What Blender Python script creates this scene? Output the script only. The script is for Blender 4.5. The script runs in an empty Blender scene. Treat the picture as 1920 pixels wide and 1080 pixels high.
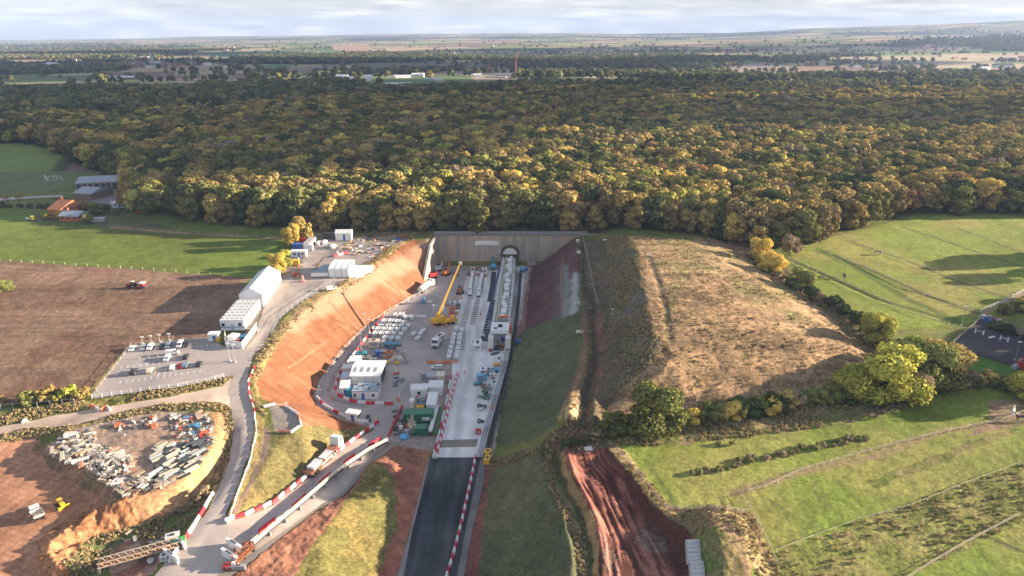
import bpy, bmesh, math, random
import numpy as np
from mathutils import Vector, Matrix
from mathutils.geometry import delaunay_2d_cdt
R = math.radians
random.seed(7)
rng = np.random.default_rng(11)
scene = bpy.context.scene
# ---------------------------------------------------------------- camera
CAMZ, PITCH, FPX = 102.0, R(20.6), 1280.0
cam_d = bpy.data.cameras.new('camera'); cam = bpy.data.objects.new('camera', cam_d)
scene.collection.objects.link(cam); scene.camera = cam
cam.location = (0, 0, CAMZ); cam.rotation_euler = (R(90) - PITCH, 0, 0)
cam_d.sensor_width = 36; cam_d.lens = 36 * FPX / 1920; cam_d.clip_start = 1; cam_d.clip_end = 60000
# ---------------------------------------------------------------- sun, sky, exposure
SUN_EL, SUN_AZ = R(12.3), R(9)          # azimuth measured from +x towards +y
sv = Vector((math.cos(SUN_EL) * math.cos(SUN_AZ), math.cos(SUN_EL) * math.sin(SUN_AZ), math.sin(SUN_EL)))
sl = bpy.data.lights.new('sun', 'SUN'); sl.energy = 5.0; sl.angle = R(0.5); sl.color = (1.0, 0.82, 0.62)
sun = bpy.data.objects.new('sun', sl); scene.collection.objects.link(sun)
sun.rotation_euler = (-sv).to_track_quat('-Z', 'Y').to_euler(); sun.location = (400, 60, 300)
scene.view_settings.view_transform = 'Standard'; scene.view_settings.look = 'None'
scene.view_settings.gamma = 1; scene.view_settings.exposure = 1.95
world = bpy.data.worlds.new('World'); scene.world = world; world.use_nodes = True
wt = world.node_tree; wt.nodes.clear()
def N(t, typ, **kw):
    n = t.nodes.new(typ)
    for k, v in kw.items(): setattr(n, k, v)
    return n
def L(t, a, b): t.links.new(a, b)
wo = N(wt, 'ShaderNodeOutputWorld'); wb = N(wt, 'ShaderNodeBackground'); wb.inputs['Strength'].default_value = 0.052
sky = N(wt, 'ShaderNodeTexSky'); sky.sky_type = 'NISHITA'; sky.sun_disc = False
sky.sun_elevation = SUN_EL; sky.sun_rotation = R(90) - SUN_AZ
sky.air_density = 1.0; sky.dust_density = 2.0; sky.ozone_density = 1.5
# broken cloud deck, mapped by direction (stretched towards the horizon)
tc = N(wt, 'ShaderNodeTexCoord'); sx = N(wt, 'ShaderNodeSeparateXYZ'); L(wt, tc.outputs['Generated'], sx.inputs[0])
def wm(op, a, b=None, c=None):
    m = N(wt, 'ShaderNodeMath', operation=op)
    for i, v in enumerate((a, b, c)):
        if v is None: continue
        if isinstance(v, (int, float)): m.inputs[i].default_value = v
        else: L(wt, v, m.inputs[i])
    return m.outputs[0]
zc = wm('ADD', wm('MAXIMUM', sx.outputs['Z'], 0.0), 0.09)
cx = wm('DIVIDE', sx.outputs['X'], zc); cy = wm('DIVIDE', sx.outputs['Y'], zc)
cb = N(wt, 'ShaderNodeCombineXYZ'); L(wt, cx, cb.inputs[0]); L(wt, cy, cb.inputs[1])
n1 = N(wt, 'ShaderNodeTexNoise'); n1.inputs['Scale'].default_value = 0.62; n1.inputs['Detail'].default_value = 8; n1.inputs['Roughness'].default_value = 0.58
L(wt, cb.outputs[0], n1.inputs['Vector'])
cr = N(wt, 'ShaderNodeValToRGB'); cr.color_ramp.elements[0].position = 0.42; cr.color_ramp.elements[1].position = 0.55
cr.color_ramp.elements[0].color = (0, 0, 0, 1); cr.color_ramp.elements[1].color = (1, 1, 1, 1); L(wt, n1.outputs['Fac'], cr.inputs[0])
n2 = N(wt, 'ShaderNodeTexNoise'); n2.inputs['Scale'].default_value = 1.3; n2.inputs['Detail'].default_value = 5; L(wt, cb.outputs[0], n2.inputs['Vector'])
cc = N(wt, 'ShaderNodeValToRGB'); cc.color_ramp.elements[0].position = 0.35; cc.color_ramp.elements[1].position = 0.68
cc.color_ramp.elements[0].color = (3.6, 3.8, 4.1, 1); cc.color_ramp.elements[1].color = (7.2, 7.0, 6.5, 1); L(wt, n2.outputs['Fac'], cc.inputs[0])
pale = N(wt, 'ShaderNodeMix', data_type='RGBA'); pale.inputs[0].default_value = 0.75
L(wt, sky.outputs[0], pale.inputs[6]); pale.inputs[7].default_value = (5.4, 5.6, 5.7, 1)
mx = N(wt, 'ShaderNodeMix', data_type='RGBA'); L(wt, cr.outputs[0], mx.inputs[0]); L(wt, pale.outputs[2], mx.inputs[6]); L(wt, cc.outputs[0], mx.inputs[7])
ze = N(wt, 'ShaderNodeMapRange'); ze.interpolation_type = 'SMOOTHSTEP'; L(wt, sx.outputs['Z'], ze.inputs[0]); ze.inputs[1].default_value = .07; ze.inputs[2].default_value = .45; ze.inputs[3].default_value = 0; ze.inputs[4].default_value = .88
hi = N(wt, 'ShaderNodeMix', data_type='RGBA'); L(wt, ze.outputs[0], hi.inputs[0]); L(wt, mx.outputs[2], hi.inputs[6]); hi.inputs[7].default_value = (1.7, 2.05, 2.85, 1)
L(wt, hi.outputs[2], wb.inputs['Color']); L(wt, wb.outputs[0], wo.inputs['Surface'])
scene.cycles.use_denoising = True
scene.cycles.max_bounces = 5; scene.cycles.diffuse_bounces = 2; scene.cycles.glossy_bounces = 2
scene.cycles.transmission_bounces = 3; scene.cycles.transparent_max_bounces = 6; scene.cycles.volume_bounces = 0
scene.cycles.use_adaptive_sampling = True; scene.cycles.adaptive_threshold = 0.015
# ---------------------------------------------------------------- helpers: picture point -> place on the ground
CP, SP = math.cos(PITCH), math.sin(PITCH)
def plane(which, y):
    if which == 'L': return min(14.0, 7.0 + (y - 110) / 28.0)
    return min(14.0, 9.5 + (y - 110) / 42.0)
def ray(px, py):
    a, b = (px - 960) / FPX, (540 - py) / FPX
    return (a, CP + b * SP, -SP + b * CP)
def P(px, py, z=0.0, off=0.0):
    dx, dy, dz = ray(px, py)
    if isinstance(z, str):
        zz = 10.0
        for _ in range(25):
            t = (zz - CAMZ) / dz; zz = plane(z, dy * t) + off
    else: zz = z
    t = (zz - CAMZ) / dz
    return (dx * t, dy * t, zz)
# value noise in numpy
def _h(ix, iy, s):
    n = (ix * 374761393 + iy * 668265263 + s * 1442695041) & 0xFFFFFFFF
    n = ((n ^ (n >> 13)) * 1274126177) & 0xFFFFFFFF
    return ((n ^ (n >> 16)) & 0xFFFFFF) / float(0xFFFFFF)
def vnoise(x, y, s=0):
    x0 = np.floor(x).astype(np.int64); y0 = np.floor(y).astype(np.int64)
    fx = x - x0; fy = y - y0; fx = fx * fx * (3 - 2 * fx); fy = fy * fy * (3 - 2 * fy)
    a, b, c, d = _h(x0, y0, s), _h(x0 + 1, y0, s), _h(x0, y0 + 1, s), _h(x0 + 1, y0 + 1, s)
    return (a * (1 - fx) + b * fx) * (1 - fy) + (c * (1 - fx) + d * fx) * fy
def fbm(x, y, sc, s=0, o=4, g=0.5):
    r = 0; a = 1; t = 0; f = 1.0 / sc
    for i in range(o):
        r = r + a * vnoise(x * f, y * f, s + i * 17); t += a; a *= g; f *= 2.03
    return r / t
def inpoly(x, y, poly):
    xs = [p[0] for p in poly]; ys = [p[1] for p in poly]
    out = np.zeros(x.shape, bool)
    bb = (x >= min(xs)) & (x <= max(xs)) & (y >= min(ys)) & (y <= max(ys))
    X, Y = x[bb], y[bb]; r = np.zeros(X.shape, bool); n = len(poly)
    for i in range(n):
        x1, y1 = poly[i][0], poly[i][1]; x2, y2 = poly[(i + 1) % n][0], poly[(i + 1) % n][1]
        if y1 == y2: continue
        c = (y1 > Y) != (y2 > Y)
        r ^= c & (X < (x2 - x1) * (Y - y1) / (y2 - y1) + x1)
    out[bb] = r
    return out
def dist_line(x, y, pts, reach=60.0):
    """distance to a polyline, signed side not kept; also the position along it"""
    d = np.full(x.shape, 1e9); s = np.zeros(x.shape); acc = 0
    for (a, b) in zip(pts[:-1], pts[1:]):
        ax, ay, bx, by = a[0], a[1], b[0], b[1]; ll = math.hypot(bx - ax, by - ay)
        if ll < 1e-6: continue
        m = (x > min(ax, bx) - reach) & (x < max(ax, bx) + reach) & (y > min(ay, by) - reach) & (y < max(ay, by) + reach)
        if m.any():
            X, Y = x[m], y[m]; t = np.clip(((X - ax) * (bx - ax) + (Y - ay) * (by - ay)) / ll ** 2, 0, 1)
            dd = np.hypot(X - ax - t * (bx - ax), Y - ay - t * (by - ay))
            cur = d[m]; cs = s[m]; k = dd < cur; cur[k] = dd[k]; cs[k] = acc + t[k] * ll; d[m] = cur; s[m] = cs
        acc += ll
    return d, s
def sstep(a, b, v):
    t = np.clip((v - a) / (b - a), 0, 1); return t * t * (3 - 2 * t)
# ---------------------------------------------------------------- the lie of the land: break lines (picture x, picture y, height)
EXT = 1290
BL = {
 'toe_l': [(797,533,0),(760,562,0),(735,580,0),(700,603,0),(675,622,0),(650,648,0),(622,683,0),(600,712,0),(588,738,.2),(596,760,.4),(640,788,.6),(680,799,.6),(704,803,.5)],
 'crest_l': [(770,449,'L'),(740,467,'L'),(700,497,'L'),(655,527,'L'),(615,552,'L'),(575,580,'L'),(540,610,'L'),(515,643,'L'),(497,673,'L'),(482,700,'L'),(477,722,'L'),(490,748,'L'),(530,762,'L'),(562,780,'L'),(567,803,'L'),(545,815,'L'),(515,835,'L'),(497,870,'L'),(470,915,'L'),(440,957,'L')],
 'ramp_a': [(704,803,.5),(640,840,1.5),(575,893,3.6),(513,942,5.3),(453,968,6.4),(430,975,'L')],
 'ramp_b': [(740,834,.3),(688,870,1.3),(644,926,3.4),(591,958,4.8),(525,1008,6.2),(470,1052,'L')],
 'berm_l': [(722,862,1.5),(690,885,4.2),(650,940,5.2),(600,1005,6.0),(555,1080,6.5),(450,EXT,6.8)],
 'berm_t': [(770,845,.3),(800,872,0)],
 'kerb_l': [(800,872,0),(783,940,0),(765,1010,0),(745,1080,0),(690,EXT,0)],
 'toe_r': [(999,497,0),(992,540,0),(988,580,0),(985,617,0),(966,640,0),(955,665,0),(945,720,0),(936,780,0),(929,838,0),(922,860,0),(915,880,0),(905,980,0),(897,1080,0),(880,EXT,0)],
 'crest_r': [(1075,449,'R'),(1083,490,'R'),(1081,540,'R'),(1083,585,'R'),(1094,610,'R'),(1087,660,'R'),(1073,720,'R'),(1055,765,'R'),(1035,800,'R'),(1005,838,'R'),(1016,855,'R'),(1045,905,'R',1),(1075,965,'R',1.5),(1092,1015,'R',1.5),(1100,1080,'R',1.5),(1110,EXT,'R',1.5)],
 'mound_l': [(1112,440,'R'),(1128,480,'R'),(1135,560,'R'),(1135,640,'R'),(1125,710,'R'),(1112,765,'R')],
 'm_crest': [(1180,441,18),(1196,475,20.5),(1203,531,21.8),(1217,587,21.8),(1232,645,20.8)],
 'm_front': [(1232,645,20.5),(1350,636,19.5),(1480,632,18),(1590,640,15)],
 'm_right': [(1290,452,18.5),(1345,482,18.7),(1423,535,18.5),(1505,585,17),(1590,640,15)],
 'm_foot': [(1112,765,'R'),(1150,772,'R'),(1300,768,'R'),(1450,752,'R'),(1560,735,'R'),(1650,688,'R'),(1560,598,'R'),(1470,518,'R'),(1400,468,'R'),(1335,441,'R')],
 'm_top': [(1180,441,18),(1290,452,18.5)],
 'm_mid': [(1300,520,21),(1330,590,21)],
 'yard': [(78,838,'L',.6),(130,802,'L',.8),(230,778,'L',.8),(300,768,'L',.8),(392,768,'L',.8),(408,790,'L',1.),(402,832,'L',1.),(380,872,'L',1.),(330,912,'L',1.),(235,940,'L',1.),(190,908,'L',.6),(150,880,'L',.4),(95,858,'L',.4),(78,838,'L',.6)],
 'yard_o': [(425,765,'L'),(434,800,'L',-.6),(427,850,'L',-2),(395,903,'L',-3),(352,948,'L',-3),(262,988,'L',-3.),(183,1006,'L',-3.),(110,1040,'L',-3),(80,1100,'L',-3)],
 'road_w': [(445,790,'L'),(443,850,'L'),(425,905,'L'),(390,960,'L'),(350,1015,'L'),(300,1080,'L'),(190,EXT,'L')],
 'gully': [(330,985,'L',-2.5),(240,1010,'L',-2.5),(180,1080,'L',-2.5)],
 'earth_e': [(-120,822,'L',-.3),(0,818,'L',-.3),(62,812,'L',-.2)],
 'earth_i': [(62,812,'L',-.2),(66,845,'L',-1.4),(105,883,'L',-1.5),(172,920,'L',-1.5),(186,945,'L',-1.5),(130,975,'L',-1.5),(78,1010,'L',-1.5),(70,1050,'L',-1.5),(90,1120,'L',-1.5)],
 'earth_o': [(200,940,'L',.2),(186,958,'L',.3),(140,985,'L',.4),(97,1012,'L',.4),(90,1045,'L',.1)],
}
def bl_pts(name):
    out = []
    for q in BL[name]:
        out.append(P(q[0], q[1], q[2], q[3] if len(q) > 3 else 0))
    return out
GX0, GY0, GS, GNX, GNY = -380.0, 60.0, 0.6, 1300, 950
def build_tin():
    vs, es = [], []
    for k in BL:
        pts = bl_pts(k); i0 = len(vs); vs += pts; es += [(i0 + i, i0 + i + 1) for i in range(len(pts) - 1)]
    for line in ([P(797,533,0), (-37.2,282,0), (-34.2,301.6,0), (-10,301.6,0), (12,301.6,0), P(999,497,0)],
                 [(-41.5,283,5.5), (-39,290,11.5), (-36.6,296,13.8), (-35.4,303.2,14), (-10,303.2,14), (12,303.2,14), (29.5,303.2,14)]):
        i0 = len(vs); vs += line; es += [(i0 + i, i0 + i + 1) for i in range(len(line) - 1)]
    n0 = len(vs)
    for y in list(range(60, 640, 40)):        # the undisturbed land left and right, beyond the works
        for x in range(-380, 401, 40):
            side = 'L' if x < 0 else 'R'
            vs.append((x, y, plane(side, y)))
    # drop free points that lie in the works
    keep_free = []
    works = [P(770,449,'L')[:2], P(560,590,'L')[:2], P(470,720,'L')[:2], P(-400,740,'L')[:2], (-380, 60), (120, 60), P(1330,850,'R')[:2], P(1700,700,'R')[:2], P(1480,500,'R')[:2], P(1335,438,'R')[:2], (60, 305), (-45, 305)]
    fx = np.array([v[0] for v in vs[n0:]]); fy = np.array([v[1] for v in vs[n0:]])
    ins = inpoly(fx, fy, works)
    vs2 = vs[:n0] + [v for v, i in zip(vs[n0:], ins) if not i]
    for q in [(100,700,'L'),(300,700,'L'),(440,640,'L'),(0,770,'L'),(420,725,'L'),(200,760,'L'),(-100,790,'L'),(-60,900,'L',-1.5),(60,930,'L',-1.5),(20,1000,'L',-1.5),(-100,1050,'L',-1.5),(460,820,'L'),(250,850,'L',.7),(420,1040,'L'),(380,1100,'L'),(300,1180,'L'),
              (600,1090,'L',-.6),(1200,900,'R'),(1200,1000,'R'),(1300,1080,'R'),(1250,1200,'R'),(1100,830,'R'),(1110,800,'R'),(1500,1000,'R'),(600,500,'L'),(560,560,'L'),(500,600,'L')]:
        vs2.append(P(q[0], q[1], q[2], q[3] if len(q) > 3 else 0))
    co = [Vector((v[0], v[1])) for v in vs2]
    ov, oe, of, ovi, _, _ = delaunay_2d_cdt(co, es, [], 0, 0.05)
    oz = []
    for i, v in enumerate(ov):
        src = ovi[i]
        if src: oz.append(vs2[src[0]][2])
        else:   # a crossing: nearest
            oz.append(min(vs2, key=lambda q: (q[0] - v.x) ** 2 + (q[1] - v.y) ** 2)[2])
    g = np.full((GNY, GNX), 14.0)
    for f in of:
        for k in range(1, len(f) - 1):
            a, b, c = ov[f[0]], ov[f[k]], ov[f[k + 1]]; za, zb, zc_ = oz[f[0]], oz[f[k]], oz[f[k + 1]]
            i0 = max(0, int((min(a.x, b.x, c.x) - GX0) / GS)); i1 = min(GNX - 1, int((max(a.x, b.x, c.x) - GX0) / GS) + 1)
            j0 = max(0, int((min(a.y, b.y, c.y) - GY0) / GS)); j1 = min(GNY - 1, int((max(a.y, b.y, c.y) - GY0) / GS) + 1)
            if i1 < i0 or j1 < j0: continue
            X, Y = np.meshgrid(GX0 + GS * np.arange(i0, i1 + 1), GY0 + GS * np.arange(j0, j1 + 1))
            den = (b.y - c.y) * (a.x - c.x) + (c.x - b.x) * (a.y - c.y)
            if abs(den) < 1e-9: continue
            w0 = ((b.y - c.y) * (X - c.x) + (c.x - b.x) * (Y - c.y)) / den
            w1 = ((c.y - a.y) * (X - c.x) + (a.x - c.x) * (Y - c.y)) / den; w2 = 1 - w0 - w1
            m = (w0 >= -1e-6) & (w1 >= -1e-6) & (w2 >= -1e-6)
            s = g[j0:j1 + 1, i0:i1 + 1]; s[m] = (w0 * za + w1 * zb + w2 * zc_)[m]
    return g
def blur(g, n):
    for _ in range(n):
        p = np.pad(g, 1, mode='edge'); g = (p[:-2, 1:-1] + p[2:, 1:-1] + p[1:-1, :-2] + p[1:-1, 2:] + 4 * p[1:-1, 1:-1]) / 8
    return g
HG = blur(build_tin(), 3)
WALL_Y = 302.0         # face of the tunnel headwall
XX, YY = np.meshgrid(GX0 + GS * np.arange(GNX), GY0 + GS * np.arange(GNY))
# step of the land at the headwall
WX0, WX1 = P(815,455,14)[0], P(1082,447,14)[0]
def HB(x, y):          # height without small-scale roughness
    x = np.asarray(x, float); y = np.asarray(y, float)
    fx = np.clip((x - GX0) / GS, 0, GNX - 1.001); fy = np.clip((y - GY0) / GS, 0, GNY - 1.001)
    i = fx.astype(int); j = fy.astype(int); fx = fx - i; fy = fy - j
    return (HG[j, i] * (1 - fx) + HG[j, i + 1] * fx) * (1 - fy) + (HG[j + 1, i] * (1 - fx) + HG[j + 1, i + 1] * fx) * fy
def PT(px, py):
    dx, dy, dz = ray(px, py); t0, t = 60.0, 60.0
    while t < 900:      # march down the view ray to the land
        if CAMZ + dz * t < float(HB(dx * t, dy * t)): break
        t0 = t; t += 1.0
    lo, hi = t0, t
    for _ in range(18):
        m = (lo + hi) / 2
        if CAMZ + dz * m < float(HB(dx * m, dy * m)): hi = m
        else: lo = m
    return (dx * hi, dy * hi, float(HB(dx * hi, dy * hi)))
def PP(lst): return [PT(*q) for q in lst]
# ---------------------------------------------------------------- small relief and colour of the near land
def lin(c):      # '#rrggbb' of paint or soil seen in flat light -> linear
    c = c.lstrip('#'); v = [int(c[i:i + 2], 16) / 255 for i in (0, 2, 4)]
    return tuple(x / 12.92 if x <= 0.04045 else ((x + 0.055) / 1.055) ** 2.4 for x in v)
GRASS = (0.125, 0.150, 0.032); GRASS2 = (0.165, 0.165, 0.050); DRY = (0.32, 0.23, 0.115); DRYY = (0.34, 0.27, 0.10)
ORANGE = (0.285, 0.130, 0.070); CREAM = (0.38, 0.25, 0.165); MAROON = (0.125, 0.062, 0.06); PLOUGH = (0.185, 0.108, 0.072)
PITF = (0.34, 0.27, 0.24); EARTH = (0.42, 0.20, 0.115); DGRASS = (0.095, 0.110, 0.055); SCRUB = (0.15, 0.125, 0.085); MUD = (0.125, 0.048, 0.036)
GREYC = (0.36, 0.34, 0.32)
AREAS = [   # (outline in picture points, colour, second colour, patch size, raggedness, grain 0..1, roughness height)
 ('left_meadow', [(-300,392),(0,392),(240,400),(560,436),(548,470),(522,520),(380,515),(250,505),(120,497),(0,489),(-300,480)], GRASS, (0.14,0.19,0.035), 40, .5, .3, .05),
 ('farm_lawn', [(60,400),(230,392),(330,432),(250,434),(170,420),(60,415)], (0.10,.12,.04), (0.14,.13,.06), 10, 1, .5, .1),
 ('pony_track', [(205,423),(250,427),(330,434),(545,447),(545,450),(330,438),(250,432),(205,428)], (0.24,.15,.09), DRY, 10, .4, .4, .05),
 ('far_left_field', [(-400,278),(0,276),(90,276),(130,300),(170,318),(250,330),(240,352),(140,350),(0,368),(-300,380)], (0.13,0.165,0.065), (0.16,0.17,0.08), 50, .5, .4, .05),
 ('plough', [(-400,470),(0,489),(120,497),(250,505),(380,515),(466,521),(408,628),(395,636),(240,650),(150,752),(0,760),(-500,760)], PLOUGH, (0.235,0.15,0.10), 14, .4, .6, .10),
 ('hedge_strip', [(240,648),(246,652),(172,752),(150,752)], DRYY, GRASS, 3, .3, .6, .1),
 ('bank_s', [(95,760),(165,752),(240,738),(330,728),(400,712),(436,703),(432,712),(415,722),(320,742),(210,760),(90,778)], DRYY, (0.16,0.16,0.04), 3, .8, .9, .3),
 ('bank_s2', [(-50,775),(90,765),(90,782),(0,800),(-50,805)], GRASS, GRASS2, 8, .8, .6, .15),
 ('bank_y', [(0,815),(60,800),(140,795),(250,765),(310,755),(415,755),(438,765),(443,800),(435,855),(405,930),(365,960),(340,960),(345,950),(395,903),(420,850),(425,800),(420,775),(380,766),(300,772),(230,784),(130,810),(66,822),(0,830)], DRY, (0.22,0.17,0.07), 4, .8, 1., .3),
 ('earthworks', [(-300,822),(0,824),(66,818),(72,845),(108,880),(178,916),(190,945),(134,975),(82,1010),(74,1050),(95,1130),(-200,1130)], (0.50,0.26,0.155), (0.41,0.21,0.125), 16, .3, .35, .05),
 ('earth_ridge', [(186,932),(205,938),(300,940),(262,986),(185,1008),(130,1060),(110,1130),(92,1130),(70,1050),(76,1010),(130,975)], (0.44,0.215,0.105), (0.30,0.14,0.07), 4, 1., 1., .7),
 ('yard_side', [(60,818),(92,832),(110,856),(160,874),(200,903),(240,932),(205,950),(176,920),(104,886),(66,850)], (0.33,0.18,0.11), (0.20,.15,.08), 4, .8, .9, .25),
 ('yard', [(86,840),(135,806),(230,784),(300,772),(390,772),(402,790),(397,830),(376,868),(328,906),(235,934),(196,905),(155,876),(100,856)], (0.40,0.27,0.19), (0.30,0.24,0.20), 8, .6, .7, .12),
 ('yard_bank', [(392,772),(402,790),(397,830),(376,868),(328,906),(235,934),(262,984),(350,945),(392,902),(420,860),(428,800),(418,772)], (0.48,0.27,0.14), (0.40,0.25,0.13), 6, .6, .7, .12),
 ('gully_g', [(175,1005),(260,988),(350,948),(385,935),(372,965),(330,1000),(250,1060),(165,1075),(140,1090),(120,1060)], SCRUB, (0.12,0.15,0.045), 5, .8, .9, .25),
 ('gully_r', [(190,1040),(250,1010),(330,1003),(335,1020),(290,1070),(250,1100),(215,1100)], (0.30,.15,.10), (.34,.24,.18), 4, .8, .9, .3),
 ('gold_crest', [(776,442),(741,458),(700,487),(652,515),(608,540),(565,567),(530,600),(500,640),(482,668),(468,700),(468,735),(480,760),(505,790),(498,775),(487,745),(485,715),(500,680),(520,650),(548,615),(585,585),(625,560),(665,535),(708,503),(745,473),(778,452)], DRYY, DRY, 4, .8, 1., .3),
 ('slope_l', [(800,455),(772,449),(742,468),(703,499),(660,528),(618,555),(578,584),(544,615),(520,648),(500,680),(487,705),(480,722),(492,748),(530,764),(560,782),(566,803),(600,797),(680,799),(704,805),(700,799),(640,788),(598,762),(588,742),(600,712),(622,683),(650,648),(675,622),(700,603),(735,580),(760,562),(800,533),(806,500)], ORANGE, (0.245,0.103,0.052), 12, .3, .35, .06),
 ('bank_grass', [(520,814),(548,815),(570,803),(600,797),(680,798),(703,806),(640,842),(575,896),(513,946),(453,970),(432,976),(442,955),(470,912),(495,868),(508,835)], (0.22,0.175,0.07), (0.155,0.135,0.055), 6, .6, .9, .25),
 ('path_strip', [(497,800),(507,800),(503,850),(470,920),(445,962),(435,962),(462,915),(488,850)], (0.25,.17,.12), (.20,.15,.11), 4, .3, .4, .05),
 ('strip_gold', [(480,770),(497,785),(488,850),(462,912),(436,960),(425,972),(440,925),(466,865),(474,800)], DRY, DRYY, 4, .5, .9, .2),
 ('gravel_pad', [(505,762),(530,762),(556,775),(562,800),(548,812),(518,812)], (0.30,.26,.23), (.25,.21,.18), 4, .4, .5, .04),
 ('berm_soil', [(735,826),(812,838),(800,872),(783,940),(765,1010),(745,1080),(700,EXT),(440,EXT),(430,1080),(466,1056),(525,1010),(591,960),(644,928),(690,872)], (0.36,0.17,0.105), (0.26,0.12,0.08), 5, .6, .8, .25),
 ('berm_grass', [(700,868),(728,878),(742,896),(742,940),(746,985),(728,1035),(715,1080),(700,1160),(650,EXT),(480,EXT),(552,1085),(597,1010),(648,940),(678,895)], (0.23,0.18,0.065), (0.165,0.15,0.05), 6, .8, .9, .15),
 ('toe_soil', [(728,878),(800,872),(783,940),(765,1010),(745,1080),(690,EXT),(660,EXT),(705,1080),(746,985),(742,900)], (0.40,0.17,0.105), (0.30,0.12,0.08), 5, .5, .5, .1),
 ('pit', [(797,533),(800,488),(819,484),(1005,484),(999,497),(992,540),(988,580),(985,617),(966,640),(955,665),(945,720),(936,780),(929,838),(922,860),(900,860),(735,834),(690,868),(640,842),(704,803),(690,800),(640,788),(596,762),(588,742),(600,712),(622,683),(650,648),(675,622),(700,603),(735,580),(760,562)], PITF, (0.40,0.31,0.26), 9, .2, .5, .03),
 ('toe_r_soil', [(985,497),(999,497),(992,540),(988,580),(985,617),(966,640),(960,640),(966,600),(974,560)], (0.27,.14,.11), (.2,.12,.1), 5, .4, .5, .05),
 ('toe_soil_r', [(900,858),(928,858),(922,875),(917,900),(908,980),(900,1080),(885,EXT),(820,EXT),(856,1080),(890,900)], (0.27,0.11,0.08), (0.20,0.085,0.065), 5, .4, .5, .1),
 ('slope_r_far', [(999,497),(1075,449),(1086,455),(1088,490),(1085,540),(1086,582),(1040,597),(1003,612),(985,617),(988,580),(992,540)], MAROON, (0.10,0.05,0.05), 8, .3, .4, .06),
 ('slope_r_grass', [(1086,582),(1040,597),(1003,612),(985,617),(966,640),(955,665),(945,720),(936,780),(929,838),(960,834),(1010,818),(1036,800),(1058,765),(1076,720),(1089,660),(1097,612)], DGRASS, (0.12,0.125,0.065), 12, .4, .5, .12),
 ('slope_r_path', [(1100,590),(1097,640),(1086,690),(1066,740),(1042,788),(1050,790),(1074,745),(1094,690),(1106,640),(1108,600)], (0.22,.17,.10), DRY, 4, .5, .7, .1),
 ('gap_mud', [(1010,838),(1036,812),(1060,790),(1100,790),(1130,800),(1140,838),(1062,848),(1016,852),(960,872),(918,885),(920,868),(960,852)], (0.20,.10,.07), (.11,.10,.05), 4, .8, .8, .2),
 ('slope_r_near', [(1016,855),(960,872),(917,888),(914,925),(906,980),(900,1080),(885,EXT),(1120,EXT),(1097,1080),(1090,1015),(1072,965),(1042,905),(1020,870)], DGRASS, (0.13,0.125,0.065), 14, .5, .6, .15),
 ('crest_dry', [(1016,850),(1030,850),(1040,890),(1062,940),(1085,985),(1097,1020),(1100,1080),(1110,EXT),(1090,EXT),(1086,1080),(1076,1010),(1048,955),(1025,900)], (0.24,.20,.11), SCRUB, 4, .7, .9, .15),
 ('ditch_near', [(1031,849),(1045,847),(1062,890),(1085,930),(1105,975),(1113,1030),(1115,1080),(1130,EXT),(1110,EXT),(1102,1080),(1099,1020),(1087,980),(1062,935),(1042,890)], (0.07,.075,.035), (.1,.09,.04), 3, .4, .8, .15),
 ('ridge_near', [(1050,843),(1062,850),(1068,890),(1092,930),(1112,970),(1122,1020),(1124,1080),(1140,EXT),(1128,EXT),(1112,1080),(1110,1025),(1095,970),(1070,925),(1056,885)], (0.36,0.22,0.10), (0.28,0.18,0.08), 3, .5, .6, .1),
 ('mud_track', [(1060,848),(1140,838),(1180,885),(1215,930),(1245,962),(1290,992),(1312,1030),(1305,1060),(1300,1130),(1320,EXT),(1140,EXT),(1124,1080),(1122,1020),(1112,970),(1092,930),(1068,890)], MUD, (0.17,0.075,0.055), 7, .5, .6, .05),
 ('mud_pale', [(1200,998),(1245,1005),(1258,1035),(1215,1040),(1195,1020)], (.24,.19,.16), (.19,.12,.09), 3, 1., .8, .05),
 ('mud_pale2', [(1120,1000),(1130,998),(1160,1050),(1165,1090),(1140,1090)], (.17,.10,.08), (.14,.07,.055), 2, 1., .8, .05),
 ('fence_strip', [(1138,838),(1152,828),(1200,878),(1256,951),(1400,958),(1412,965),(1470,1090),(1500,EXT),(1440,EXT),(1420,1080),(1390,1000),(1340,985),(1300,1012),(1285,990),(1245,965),(1215,932),(1180,885)], DRY, (0.22,0.17,0.08), 4, .8, 1., .25),
 ('heap_grass', [(1312,1010),(1335,1000),(1360,1008),(1385,1030),(1400,1080),(1420,EXT),(1330,EXT),(1318,1080)], (0.12,.17,.04), (.2,.16,.07), 4, .7, .9, .2),
 ('heap_soil', [(1335,982),(1360,978),(1388,1000),(1405,1040),(1415,1090),(1400,1090),(1385,1040),(1360,1005)], (0.34,.20,.12), DRY, 3, .6, .8, .15),
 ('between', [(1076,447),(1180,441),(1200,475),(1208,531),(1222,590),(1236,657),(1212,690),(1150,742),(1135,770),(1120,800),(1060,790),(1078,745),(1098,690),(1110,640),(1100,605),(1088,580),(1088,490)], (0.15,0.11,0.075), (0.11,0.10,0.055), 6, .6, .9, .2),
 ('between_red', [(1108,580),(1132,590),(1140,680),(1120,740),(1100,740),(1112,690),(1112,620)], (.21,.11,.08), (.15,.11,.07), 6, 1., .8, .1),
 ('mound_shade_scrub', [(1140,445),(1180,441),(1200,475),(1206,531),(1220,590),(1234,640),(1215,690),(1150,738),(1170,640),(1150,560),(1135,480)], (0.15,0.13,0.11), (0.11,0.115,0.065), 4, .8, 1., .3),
 ('orange_lump', [(1060,765),(1075,755),(1092,762),(1092,785),(1058,788)], (.50,.33,.18), (.40,.27,.15), 2, .5, .9, .2),
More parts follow.
